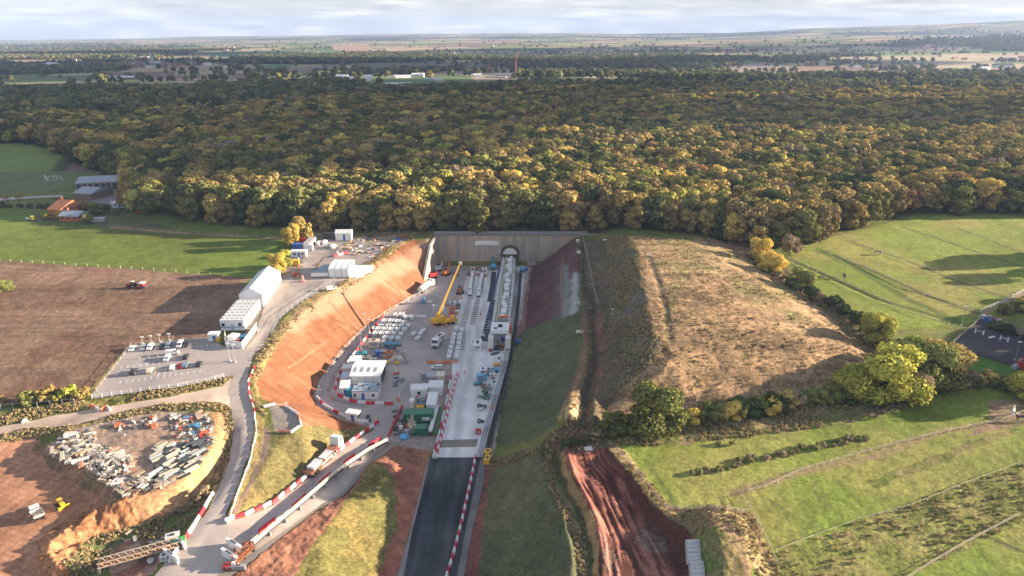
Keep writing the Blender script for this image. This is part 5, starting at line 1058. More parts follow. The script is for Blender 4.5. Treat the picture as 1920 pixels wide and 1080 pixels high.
# cabins and plant on the pit floor, left
def workshop():
    a, l, w, x, y = block((658,723), (714,723), (722,694), 4); z = float(HB(x, y)); r = thing('workshop', 'large white pitched roof workshop on the pit floor', 'workshop', (x, y, z), a)
    q = MB(); q.box(-l / 2, l / 2, -w / 2, w / 2, 0, 3.4); q.build('wall', WHITE, r)
    q = MB(); a2, b2 = l / 2 + .2, w / 2 + .25; q.add([(-a2, -b2, 3.4), (a2, -b2, 3.4), (a2, b2, 3.4), (-a2, b2, 3.4), (-a2, 0, 4.6), (a2, 0, 4.6)], [(0, 1, 5, 4), (2, 3, 4, 5), (1, 2, 5), (3, 0, 4), (0, 3, 2, 1)]); q.build('roof', WHITE, r)
    for k in range(4): q = MB(); xx = -l / 2 + l * (k + .6) / 4.4; q.add([(xx - .25, -w * .12, 4.37), (xx + .25, -w * .12, 4.37), (xx + .25, -w * .32, 3.95), (xx - .25, -w * .32, 3.95), (xx - .25, -w * .12, 4.42), (xx + .25, -w * .12, 4.42), (xx + .25, -w * .32, 4.0), (xx - .25, -w * .32, 4.0)], [(4, 5, 6, 7), (0, 1, 5, 4), (2, 3, 7, 6), (1, 2, 6, 5), (0, 4, 7, 3)]); q.build('roof_vent', GREY, r)
    for k in range(5): q = MB(); xx = -l / 2 + l * k / 4; q.box(xx - .05, xx + .05, -w / 2 - .04, -w / 2, 0, 3.4); q.build('wall_seam', GREY, r)
    q = MB(); q.box(l / 2, l / 2 + .06, -w * .38, w * .38, 0, 3.0); q.build('door_opening', DGREY, r)
    a, l, w, x, y = block((661,749), (709,749), (714,734), 3); z = float(HB(x, y)); r = thing('site_office', 'low white site office with a blue door in front of the workshop', 'office', (x, y, z), a)
    q = MB(); q.box(-l / 2, l / 2, -w / 2, w / 2, 0.1, 2.7); q.build('wall', WHITE, r); q = MB(); q.box(-l / 2 - .1, l / 2 + .1, -w / 2 - .1, w / 2 + .1, 2.702, 2.85); q.build('roof', SROOF, r)
    q = MB(); q.box(-l * .08 - .4, -l * .08 + .4, -w / 2 - .05, -w / 2, .15, 2.1); q.build('door', BLUE, r)
    for xx in (-l * .4, l * .32): q = MB(); q.box(xx - .35, xx + .35, -w / 2 - .05, -w / 2, 1.0, 1.9); q.build('window', GLASS, r)
    for k in range(7): q = MB(); xx = -l / 2 + l * (k + .5) / 7; yy = (.3, -.2, .1)[k % 3] * w; q.box(xx - .35, xx + .35, yy - .25, yy + .25, 2.86, 3.15); q.build('roof_unit', LBLUE if k % 2 else DGREY, r)
workshop()
container(656,742, .1, 1.6, 2.4, 2.6, CT, 'teal cube container at the left end of the site office')
cabin(648,735, .15, 2.8, 5, 2.6, CW, 'white cabin leaning at the bend left of the site office', 1); cabin(651,717, .1, 3.0, 3.6, 2.6, CW, 'second white cabin up the left side of the workshop', 1, roofc=(.45, .5, .55)); container(653,700, .1, 3, 3, 2.6, COW, 'off white store behind the cabins left of the workshop'); container(667,687, .1, 3.6, 4, 2.9, CW, 'white box cabin behind the left corner of the workshop')
KIT = [ # px, py, heading, l, w, h, colour, label, name, cat
 (678,671,.1,3.6,2.2,2.2,CT,'teal container beyond the workshop','container','container'), (687,675,.1,2.8,1.6,1.5,CCR,'beige tool chest beyond the workshop','tool_chest','chest'), (697,681,.0,1.5,1.6,1.9,CG,'silver liquid tank crate, left of a pair','tank_crate','tank'), (704,681,.0,1.5,1.6,1.9,CG,'silver liquid tank crate, right of a pair','tank_crate','tank'),
 (709,670,.1,2.2,2.0,2.3,CB,'navy blue tank among the plant beyond the workshop','tank_unit','tank'), (730,670,.2,2.4,1.8,2.4,CO,'orange hopper unit beyond the workshop','hopper','hopper'), (702,650,.1,3.6,2.4,2.6,CCR,'cream and ochre container below the segment block','container','container'), (714,649,.0,3,2.2,2.2,CG,'grey cabinet next to the cream container','cabinet','cabinet'),
 (729,649,.1,2.6,1.5,1.5,CLB,'light blue pump unit left of a pair','pump','pump'), (746,648,.1,2.6,1.3,1.2,CLB,'light blue pump unit right of a pair','pump','pump'), (734,656,0,2.8,1.2,1.9,CDG,'black framed cage with two openings','cage','cage'),
 (720,662,.1,4,1.3,1.2,COW,'row of pale corrugated rings beyond the workshop','ring_stack','rings'), (756,668,0,1.2,1.0,2.0,CCR,'narrow cream cupboard standing alone on the pit floor','cupboard','cupboard'),
 (721,682,.1,1.6,1.0,.9,CY,'yellow block, leftmost of the row right of the tanks','block','block'), (728,682,.1,1.4,1.0,.9,CY,'yellow block, second of the row right of the tanks','block','block'), (734,679,.1,2.0,1.2,1.2,CCR,'cream sacks piled on a pallet','sack_pile','sacks'), (745,682,.1,1.8,1.0,.9,CY,'yellow block right of the cream sacks','block','block'), (750,675,.3,2,1.6,1.3,COW,'white bulk bag on the pit floor edge','bulk_bag','bag'), (740,674,.3,2,1.6,1.3,CCR,'pale bulk bag beside the yellow blocks','bulk_bag','bag'),
 (760,681,0,1.6,1.2,1.3,CG,'grey crate at the right end of the plant row','crate','crate'),
 (794,568,.1,1.8,1.6,2.1,CLB,'blue toilet cabin alone on the pit floor','toilet_cabin','toilet'), (806,567,.2,2.4,1.2,.7,COW,'white slab pallet beside the blue toilet cabin','pallet','pallet'), (790,595,.1,3.8,2.0,.8,COW,'white crumpled sheeting bundle on the pit floor','sheet_bundle','bundle'),
 (848,571,.1,2.0,1.8,1.5,COW,'white crate pair by the lit post','crate','crate'), (858,571,.1,2.6,1.8,1.4,CW,'bright white crate by the slab edge','crate','crate'), (859,578,.1,1.8,1.2,1.5,CDG,'black and white plant box by the slab edge','plant_box','box'),
 (849,583,.2,2.6,1.6,1.6,CO,'orange plant box between crane and slab','plant_box','box'), (848,592,.4,2.2,1.6,1.5,CR,'red plant box between crane and slab','plant_box','box'), (851,601,.1,1.4,1.4,1.6,CY,'dull yellow drum rack between crane and slab','drum_rack','rack'),
 (896,652,.0,2.6,5.0,2.2,CW,'tall white box standing alone on the concrete slab','white_box','box'), (904,636,.2,1.5,1.8,2.0,CW,'small white digger cab right of the tall white box','small_digger','digger'),
 (906,702,.1,2.0,2.2,2.2,CW,'small white van on the slab near the pipe run','small_van','van'), (917,702,.0,1.6,1.8,2.0,CG,'grey blue generator on the slab','generator','generator'), (923,707,.0,1.8,1.2,1.4,CW,'white cube next to the grey blue generator','cube_box','box'), (932,697,.1,1.8,1.4,1.5,CLB,'blue bowser against the pipe run','bowser','bowser'), (932,687,.1,2.2,1.2,1.2,CY,'ochre topped workbench against the pipe run','workbench','bench'),
 (903,713,.1,3.0,1.8,2.0,CLB,'blue framed drilling plant on the slab','drilling_plant','plant'), (897,722,.2,2.8,1.2,.9,CT,'teal flat trailer in front of the blue plant','flat_trailer','trailer'), (909,728,.0,1.4,1.2,1.3,CBR,'brown crate in front of the blue plant','crate','crate'), (917,731,.0,1.4,1.6,1.8,CG,'grey green crate against the pipe run','crate','crate'),
 (913,748,.2,1.6,1.4,1.1,CGR,'small green machine on the slab','green_machine','machine'), (911,741,.1,1.4,1.0,1.2,CDG,'black frame behind the small green machine','frame_box','frame'), (897,813,.1,1.6,1.3,1.3,CR,'red box near the foot of the concrete slab','red_box','box'), (922,770,.0,.9,1.2,1.3,CO,'orange post box against the lower pipe run','post_box','box'), (903,769,.0,1.6,1.2,.6,COW,'white low frame between two hose coils','low_frame','frame'),
 (886,508,.0,1.8,1.4,1.8,CW,'small white hut at the far left end of the slab','hut','hut'), (909,512,.0,2.2,2.2,2.6,CW,'white cube pod at the far end of the slab','pod','pod'), (909,519,.0,2.4,.8,1.3,CR,'dark red rack in front of the white pod','rack','rack'), (897,517,.0,2.6,.8,1.1,CR,'red rack between the two white locomotives','rack','rack'), (879,517,.4,1.6,.8,1.2,CBR,'rusty bracket left of the slab end','bracket_frame','frame'),
 (925,505,.1,2.6,1.8,2.8,CLB,'light blue plant by the tunnel mouth','pump_set','pump'), (924,498,.1,1.2,1.0,4.2,CT,'tall teal tower unit by the headwall','tower_unit','tower'), (980,510,.2,2.2,1.8,2.4,CLB,'blue plant right of the tunnel mouth','pump_set','pump'), (987,507,.2,1.4,1.2,1.4,CB,'navy plant at the foot of the right slope','pump_set','pump'), (976,517,.3,1.6,1.0,1.2,CBR,'brown and orange frame right of the machine','frame_box','frame'),
 (971,644,.3,2.4,1.4,1.5,CB,'bright blue drum against the pipe run','drum','drum'), (941,652,.3,2.0,1.6,1.2,CO,'orange tool cage behind the machine','tool_cage','cage'), (935,655,.0,2.4,2.0,1.4,CDG,'black square tank behind the machine','square_tank','tank'), (943,639,.3,1.4,1.2,1.5,CB,'royal blue tarpaulin bundle behind the machine','tarpaulin','tarpaulin'),
 (915,856,1.2,1.8,1.6,2.0,CY,'yellow plant box at the foot of the pipe run','plant_box','box'), (914,867,1.35,2.4,1.5,1.6,CY,'yellow generator in front of the yellow plant box','generator','generator'),
]
def kit(rows, group=None):
    for i, (px, py, a, l, w, h, c, lab, nm, cat) in enumerate(rows):
        x, y, z = PT(px, py); r = thing(nm, lab, cat, (x, y, z), a, group); v = (i * 7) % 4
        if cat in ('drum', 'tank', 'bowser', 'rings', 'pump', 'tower'):
            q = MB(); q.box(-l / 2, l / 2, -w / 2, w / 2, 0, .25); o = q.build('skid', DGREY, r); q = MB(); n = 3 if cat == 'rings' else 1
            if cat in ('pump', 'bowser', 'rings'):
                for k in range(n): q.tube((-l / 2 + l * k / n + .08, 0, h * .55), (-l / 2 + l * (k + 1) / n - .08, 0, h * .55), h * .42, n=12)
            else: q.tube((0, 0, .25), (0, 0, h), min(l, w) / 2, n=12); q.tube((0, 0, h), (0, 0, h + .12), min(l, w) * .3, n=10)
            o = q.build('vessel', COLR, r, False); o.color = rgb(c); q = MB(); q.box(l * .2, l * .45, -w * .4, w * .4, .25, h * .7); o = q.build('motor', COLR, r); o.color = rgb(CG)
        elif cat in ('frame', 'cage', 'rack', 'bench', 'trailer', 'plant'):
            q = MB()
            for sx in (-1, 1):
                for sy in (-1, 1): q.box(sx * (l / 2 - .08) - .08, sx * (l / 2 - .08) + .08, sy * (w / 2 - .08) - .08, sy * (w / 2 - .08) + .08, 0, h)
            q.box(-l / 2, l / 2, -w / 2, w / 2, h - .12, h); q.box(-l / 2, l / 2, -w / 2, w / 2, h * .35, h * .35 + .1); o = q.build('frame', COLR, r); o.color = rgb(c)
            q = MB(); q.box(-l * .3, l * .1, -w * .3, w * .3, h * .35 + .1, h * .8); q.box(l * .15, l * .4, -w * .2, w * .35, h, h + .4); o = q.build('contents', COLR, r); o.color = rgb((CG, COW, CLB, CBR)[v])
        elif cat in ('bag', 'sacks', 'bundle', 'pallet', 'block', 'tarpaulin', 'sheeting'):
            q = MB(); q.box(-l / 2, l / 2, -w / 2, w / 2, 0, .14); q.build('pallet', GWOOD, r); q = MB(); q.box(-l / 2 + .05, l / 2 - .05, -w / 2 + .05, w / 2 - .05, .14, h * .75, tx=.05, ty=.05); q.box(-l * .35, l * .3, -w * .35, w * .4, h * .75, h, tx=.15, ty=.12, rz=.2); o = q.build('load', COLR, r); o.color = rgb(c)
        else:
            q = MB(); q.box(-l / 2, l / 2, -w / 2, w / 2, .15, h * .9, tx=.04, ty=.04); q.box(-l / 2 - .04, l / 2 + .04, -w / 2 - .04, w / 2 + .04, h * .9, h * .96); o = q.build('body', COLR, r); o.color = rgb(c)
            q = MB(); q.box(-l * .3, l * .3, -w / 2 - .03, -w / 2 + .06, h * .35, h * .8); q.box(l / 2 - .06, l / 2 + .03, -w * .3, w * .3, h * .35, h * .8); q.build('panel', GLASS if cat in ('van', 'digger', 'hut') else GREY, r)
            q = MB(); q.box(-l * .2, l * .15, -w * .2, w * .2, h * .96, h * 1.06); q.box(-l / 2, l / 2, -w / 2, w / 2, 0, .15); q.build('fitting', DGREY, r)
kit(KIT)
# the plant yard with its green tanks
def plantyard():
    cabin(787,742, .04, 5.0, 3.4, 3.0, CW, 'white L corner cabin behind the yellow mixer', 1, door=False); cabin(811,764, .02, 2.7, 7.2, 3.0, CW, 'long white cabin right of the yellow mixer', 0, door=False); cabin(818,736, .04, 4.2, 4.2, 2.9, CW, 'white cabin behind the long white cabin', 0, door=False); container(810,717, .03, 3, 3, 2.8, CG, 'grey corrugated store at the back of the plant yard'); container(827,717, .03, 2.4, 3.2, 3.0, CCR, 'cream tall store at the back right of the plant yard')
    container(773,766, .03, 1.3, 1.4, 3.0, CW, 'slim white silo box left of the yellow mixer', 'silo_box', 'silo', ribs=False); container(753,715, .1, 1.4, 1.2, 1.6, CG, 'small grey pump box beside the track', 'pump_box', 'box'); container(795,711, .1, 1.4, 1.2, 2.2, CG, 'narrow grey tower box behind the white L corner cabin', 'tower_box', 'box')
    for (px, py, l, w, h, lab) in ((786,789, 8.0, 3.0, 3.0, 'large dark green tank container with a white sign'), (791,813, 2.8, 2.2, 2.2, 'small dark green box container in the plant yard')):
        r = container(px, py, .02, l, w, h, CGR, lab, 'green_container', 'container')
        if l > 5: q = MB(); q.box(1.0, 3.1, -w / 2 - .12, -w / 2 - .08, 1.1, 2.1); q.build('sign', WHITE, r); q = MB(); q.box(1.2, 1.9, -w / 2 - .14, -w / 2 - .125, 1.4, 1.8); q.box(2.1, 2.9, -w / 2 - .14, -w / 2 - .125, 1.55, 1.65); q.build('printing', GREY, r)
    x, y, z = PT(788,768); r = thing('mixer_plant', 'yellow and grey mixer plant between the white cabins', 'mixer', (x, y, z), .02)
    q = MB(); q.box(-1.2, 1.2, -1, .6, .3, 1.3); q.build('hopper', YEL, r); q = MB(); q.box(-1.4, 1.4, .7, 3.2, .2, 1.4); q.tube((-.8, 2, 1.4), (-.8, 2, 2.6), .5); q.tube((.6, 1.6, 1.4), (.6, 1.6, 2.4), .4); q.build('tank', paint('blue_grey_steel', (.2, .26, .34)), r); q = MB(); q.tube((1.5, -1, .6), (1.7, 4.5, 2.2), .3); q.build('screw_conveyor', BLACK, r); q = MB(); q.tube((-1, 3.4, 1.2), (-1.1, 3.4, 2.6), .3, n=8); q.build('red_motor', RED, r)
    A, B = PT(821,768), PT(807,817); x, y, z = B; r = thing('inclined_conveyor', 'long pale inclined conveyor down the right of the green tanks', 'conveyor', B, head(B, A)); l = math.hypot(A[0] - x, A[1] - y)
    q = MB(); q.box(0, l, -.5, .5, 1.2, 1.7); q.build('trough', COWM, r); q = MB(); q.box(0, l, -1.9, -.6, .1, .9); q.build('spill_tray', paint('moss_green', (.06, .12, .05)), r)
    for k in range(5): q = MB(); q.box(l * k / 4 - .1, l * k / 4 + .1, -.5, .5, 0, 1.2); q.build('stand', DGREY, r)
    x, y, z = PT(758,820); q = MB(); q.tube((0, 0, 0), (0, 0, .5), 1.3, n=20); one(q.mesh('paddling_tank', LBLUE), 'water_tub', 'round light blue water tub in front of the green tanks', 'tub', (x, y, z))
    for i, (px, py, hh) in enumerate([(768,800,2.6),(774,797,3.2),(779,802,2.2),(771,805,1.8)]):
        x, y, z = PT(px, py); r = thing('pipe_stand', '%s pale pipe stand in the cluster before the big green container' % ('tallest' if i == 1 else 'leftmost' if i == 0 else 'rightmost' if i == 2 else 'nearest'), 'pipe stand', (x, y, z), i, 'pipe stands'); q = MB(); q.box(-.5, .5, -.4, .4, 0, .9); q.build('base', CREAMP, r)
        for k in range(3): q = MB(); q.bar((k * .3 - .3, 0, .9), (k * .35 - .4, .1, hh), .16); q.build('riser', CREAMP, r)
    kit([(758,800,.2,1.6,1.2,1.3,CDG,'black pump at the left of the plant yard','pump_unit','pump'), (752,806,.1,1.4,1.2,1.2,COW,'pale tank left of the pipe stands','tank_unit','tank'), (763,812,.0,1.6,1.4,1.0,CG,'grey tank in the near left of the plant yard','tank_unit','tank'), (764,818,.0,.8,.8,.8,CG,'small grey pot near the blue tub','pot','drum'), (775,815,0,1.2,1,1.4,CGR,'green pump beside the small green container','pump_unit','pump')])
COWM = OFFW
plantyard()
# ---------------------------------------------------------------- road vehicles
def wheels(r, xs, w, rad=.33, wd=.22):
    for x_ in xs:
        for sy in (-1, 1):
            q = MB(); q.tube((x_, sy * (w - wd), rad), (x_, sy * w, rad), rad, n=12); t_ = q.build('wheel', BLACK, r); q = MB(); q.tube((x_, sy * (w - .02), rad), (x_, sy * (w + .02), rad), rad * .55, n=8); q.build('rim', GREY, t_)
def make_car(kind='car'):
    r = thing('parked_car', 'car', 'car', (0, 0, 0)); W = .86
    if kind == 'van': prof = [(-2.3, .35), (-2.3, 1.9), (1.2, 1.95), (1.75, 1.25), (2.35, 1.05), (2.4, .35)]; gl = [(1.22, 1.86), (1.72, 1.27), (1.45, 1.25), (.9, 1.25), (.75, 1.8)]
    elif kind == 'suv': prof = [(-2.2, .38), (-2.22, 1.0), (-2.0, 1.62), (.5, 1.68), (1.15, 1.08), (2.15, .92), (2.2, .38)]; gl = [(-1.95, 1.55), (-2.1, 1.08), (1.02, 1.08), (.48, 1.58)]
    else: prof = [(-2.1, .3), (-2.12, .85), (-1.55, 1.0), (-1.1, 1.42), (.35, 1.46), (1.1, .95), (2.05, .78), (2.1, .3)]; gl = [(-1.02, 1.34), (-1.42, 1.0), (.98, .97), (.32, 1.38)]
    q = MB(); q.extr(prof, -W, W, axis='y'); q.v = [(v[0], v[1] * (1 - .12 * max(0, v[2] - .9)), v[2]) for v in q.v]; o = q.build('body', COLR, r)
    q = MB(); q.extr(gl, -W * .965, W * .965, axis='y'); q.build('side_window', GLASS, r)
    fx_ = (.40, 1.08, 1.40, .96) if kind == 'car' else (.52, 1.12, 1.62, 1.1) if kind == 'suv' else (1.24, 1.74, 1.9, 1.28)
    q = MB(); q.add([(fx_[0] + .03, -.7, fx_[2]), (fx_[0] + .03, .7, fx_[2]), (fx_[1] + .03, .76, fx_[3]), (fx_[1] + .03, -.76, fx_[3])], [(0, 1, 2, 3)]); q.build('windscreen', GLASS, r)
    for sy in (-1, 1): q = MB(); xx = prof[-2][0]; q.box(xx - .06, xx + .03, sy * .62 - .18, sy * .62 + .18, .6, .76); q.build('headlight', WHITE, r)
    for sy in (-1, 1): q = MB(); q.box(prof[0][0] - .03, prof[0][0] + .05, sy * .66 - .14, sy * .66 + .14, .7, .9); q.build('tail_light', RED, r)
    wheels(r, (-1.35, 1.35), .88); r.scale = (.8,) * 3; return r
PROTO = {}
def car(px, py, a, c, label, kind='car', group='cars in the site car park', cat=None):
    x, y, z = PT(px, py)
    if kind not in PROTO: PROTO[kind] = r = make_car(kind)
    else: r = dup(PROTO[kind], (0, 0, 0), 0, label)
    r.location = (x, y, z + .1); r.rotation_euler = (0, 0, a); r['label'] = label; r['group'] = group
    if cat: r['category'] = cat
    for ch in children(r):
        if ch.name.startswith('body'): ch.color = rgb(c)
    return r
bpy.context.view_layer.update()
def ck(cx, cy): return (220 + cx / 7.2, 620 + cy / 7.2)
pa = H2((363.7,656.1), (369.3,646.4)); SIL = (.42, .45, .48); DK = (.03, .035, .045)
for cx, cy, c, lab, kd in [(205,262,CW,'white car, leftmost of the back parking row','car'), (365,250,SIL,'silver car, second in the back parking row','car'), (450,246,CW,'white car next to the silver one, back parking row','suv'), (612,232,DK,'black car in the middle of the back parking row','car'), (692,226,(.22,.27,.33),'blue grey car in the middle of the back parking row','suv'), (853,212,CW,'white van, back parking row right','van'), (940,206,DK,'dark car, rightmost of the back parking row','suv'), (675,398,(.62,.68,.74),'pale blue white car parked nose out in the middle row','suv')]:
    car(*ck(cx, cy), pa + math.pi, c, lab, kd)
car(*ck(750,322), .2, CW, 'white pickup with ladders standing across the aisle', 'van'); car(*ck(930,372), pa, DK, 'dark car at the right end of the middle row')
for cx, cy, c, lab, kd in [(758,515,CW,'white car in the front parking row','car'), (865,492,CR,'dark red car in the front parking row','car'), (925,485,(.2,.26,.34),'blue grey estate next to the dark red car','suv'), (1105,472,DK,'dark car, rightmost of the front parking row','car'), (445,558,CCR,'beige car in the front parking row','car'), (225,580,DK,'black car, leftmost of the front parking row','suv')]:
    car(*ck(cx, cy), pa, c, lab, kd)
for i, (px, py, a, c, lab) in enumerate([(598,459,1.5,CW,'white van, leftmost of the four in the upper compound'), (609,457,1.5,CW,'white van, second of the four in the upper compound'), (614,463,.2,CW,'white van standing across the upper compound'), (625,465,1.3,CW,'white van, rightmost of the four in the upper compound'), (622,544,.35,CW,'white van beside the fence above the orange slope'), (556,517,.3,CR,'dark red car at the bend by the golden bush')]): car(px, py, a, c, lab, 'van' if i < 5 else 'car', 'vans in the upper compound', 'van' if i < 5 else 'car')
car(819,692, math.pi - .05, CW, 'white pickup crossing the pit floor near the plant yard', 'suv', 'vehicles on the pit floor', 'pickup')
def lorry(A, B, label, cab, bed=None, load=0, tank=False, name='lorry', cat='lorry'):
    """front at A, tail at B (picture points)"""
    a, b = PT(*A), PT(*B); L_ = math.hypot(a[0] - b[0], a[1] - b[1]); r = thing(name, label, cat, b, head(b, a)); x1 = L_
    q = MB(); q.extr([(x1 - 2.2, .7), (x1 - 2.2, 3.3), (x1 - 1.9, 3.5), (x1 - .5, 3.3), (x1 - .05, 2.2), (x1, .7)], -1.2, 1.2, axis='y'); o = q.build('cab', COLR, r); o.color = rgb(cab)
    q = MB(); q.add([(x1 - .44, -1.05, 3.2), (x1 - .44, 1.05, 3.2), (x1 - .02, 1.05, 2.25), (x1 - .02, -1.05, 2.25)], [(0, 1, 2, 3)]); q.box(x1 - 1.4, x1 - .7, -1.22, 1.22, 2.2, 3.0); q.build('windscreen', GLASS, r); q = MB(); q.box(x1 - .02, x1 + .06, -1.1, 1.1, .6, 1.3); q.build('bumper', DGREY, r)
    for sy in (-1, 1): q = MB(); q.box(x1 + .03, x1 + .1, sy * .95 - .2, sy * .95 + .2, .75, 1.0); q.build('headlight', WHITE, r)
    if tank: q = MB(); q.tube((0, 0, 1.9), (x1 - 2.5, 0, 1.9), 1.15, n=16); q.box(.4, x1 - 2.8, -.3, .3, 3.0, 3.15); o = q.build('tank', COLR, r); o.color = rgb(CW)
    else:
        q = MB(); q.box(0, x1 - 2.4, -1.2, 1.2, 1.1, 1.35); q.box(.0, .12, -1.2, 1.2, 1.35, 1.9); o = q.build('flatbed', COLR, r); o.color = rgb(bed or CG)
    q = MB(); q.box(.2, x1 - .3, -.4, .4, .6, 1.1); q.build('chassis', DGREY, r)
    xs = [x1 - 1.2, x1 - 3.4] + [.9, 2.1] + ([3.3, x1 - 4.5] if L_ > 11 else []); wheels(r, xs, 1.2, .5, .3); return r
lorry((815,655), (826,636), 'white flatbed lorry parked facing the camera on the pit floor', CW, COW)
kit([(825,640,1.1,4.4,2.0,2.6,COW,'white covered load on the bed of the parked flatbed lorry','covered_load','load')])
lorry((811,535), (788,551), 'white tanker lorry at the foot of the orange slope', COW, tank=True, name='tanker', cat='tanker')
al = lorry((638,846), (577,897), 'white articulated lorry on the ramp carrying pale concrete segments', CW, CBR)
for k, t in enumerate((.22, .55)):
    A, B = PT(638,846), PT(577,897); x, y = B[0] + (A[0] - B[0]) * t, B[1] + (A[1] - B[1]) * t; h = head(B, A)
    for j in range(3): one(SEGU, 'tunnel_segment', '%s segment of the %s stack on the ramp lorry' % (('lowest', 'middle', 'top')[j], ('rear', 'front')[k]), 'concrete segment', (x, y, float(HB(x, y)) + 1.36 + j * .42), h, 'segments on the lorry', scale=(1.15, 1.0, .9))
# locomotives of the service railway
def loco(A, B, label):
    a, b = PT(*A), PT(*B); L_ = math.hypot(a[0] - b[0], a[1] - b[1]); r = thing('works_train', label, 'train', b, head(b, a)); n = 3
    for k in range(n):
        x0_, x1_ = L_ * k / n + .2, L_ * (k + 1) / n - .3; q = MB(); q.box(x0_, x1_, -.75, .75, .35, .8); q.build('wagon_frame', DGREY, r); q = MB()
        if k == 0: q.box(x0_, x1_ - 1, -.8, .8, .8, 2.2, tx=.2, ty=.15); q.tube((x1_ - 1.2, 0, 1.5), (x1_, 0, 1.5), .7, n=12)
        elif k == 1: q.tube((x0_, 0, 1.5), (x1_, 0, 1.5), .72, n=14)
        else: q.box(x0_, x1_, -.55, .55, .8, 1.5); q.box(x1_ - 1.2, x1_ - .2, -.7, .7, .8, 2.3)
        q.build('wagon_body', WHITE, r)
    q = MB(); q.tube((L_ * .1, 0, 2.2), (L_ * .1, 0, 2.5), .35); q.build('exhaust', BLACK, r)
    for k in range(6): q = MB(); q.tube((L_ * (k + .5) / 6, -.6, .3), (L_ * (k + .5) / 6, .6, .3), .3, n=10); q.build('wheelset', BLACK, r)
loco((886,516), (881,556), 'white works train on the left track, far end of slab'); loco((904,520), (897,558), 'white works train on the right track, far end of slab')
def rail(pts, label):
    a = [PT(*p) for p in pts]; r = thing('railway_track', label, 'track', a[0]); ox, oy, oz = a[0]
    for off_ in (-.55, .55):
        q = MB()
        for p, p2 in zip(a, a[1:]): d = Vector((p2[0] - p[0], p2[1] - p[1])).normalized(); q.bar((p[0] - ox - d.y * off_, p[1] - oy + d.x * off_, .22), (p2[0] - ox - d.y * off_, p2[1] - oy + d.x * off_, .22), .12)
        q.build('rail', GREY, r)
    for i, (x, y, z, h) in enumerate(walk(a, 2.2)[:60]): q = MB(); q.box(-.3, .3, -1.0, 1.0, .1, .2); o = q.build('sleeper', paint('sleeper_concrete', (.2, .19, .18)) if i == 0 else bpy.data.materials['sleeper_concrete'], r); o.location = (x - ox, y - oy, 0); o.rotation_euler = (0, 0, h)
rail([(887,512),(881,560),(869,610),(866,660)], 'left narrow railway track on the slab'); rail([(905,512),(897,560),(885,610)], 'right narrow railway track on the slab')
# rigs by the headwall
def rig(px, py, a, c, label, mast):
    x, y, z = PT(px, py); r = thing('drilling_rig', label, 'drilling rig', (x, y, z), a)
    for sy in (-1, 1): q = MB(); q.extr([(-1.8, .1), (-1.9, .5), (-1.5, .8), (1.5, .8), (1.9, .5), (1.8, .1)], sy * 1.1 - .25, sy * 1.1 + .25, axis='y'); q.build('track', BLACK, r)
    q = MB(); q.box(-1.6, 1.3, -1, 1, .8, 2.2, tx=.1, ty=.1); o = q.build('body', COLR, r); o.color = rgb(c); q = MB(); q.box(.5, 1.6, .1, 1, 1.2, 2.9, tx=.15, ty=.08); q.build('cab', GLASS, r)
    q = MB(); q.bar((1.6, -.5, .8), (2.2, -.6, mast), .4); q.bar((0, -.5, 2.2), (2.0, -.55, mast * .7), .2); o = q.build('mast', COLR, r); o.color = rgb(c)
rig(836,516, 1.0, CO, 'orange drilling rig in front of the headwall', 6.0); rig(820,508, .5, CW, 'white and black rig by the foot of the wing wall', 4.5); rig(811,521, .6, CR, 'red loader rig near the foot of the wing wall', 3.0); rig(863,550, 1.4, CBR, 'brown rig standing left of the works trains', 3.4)
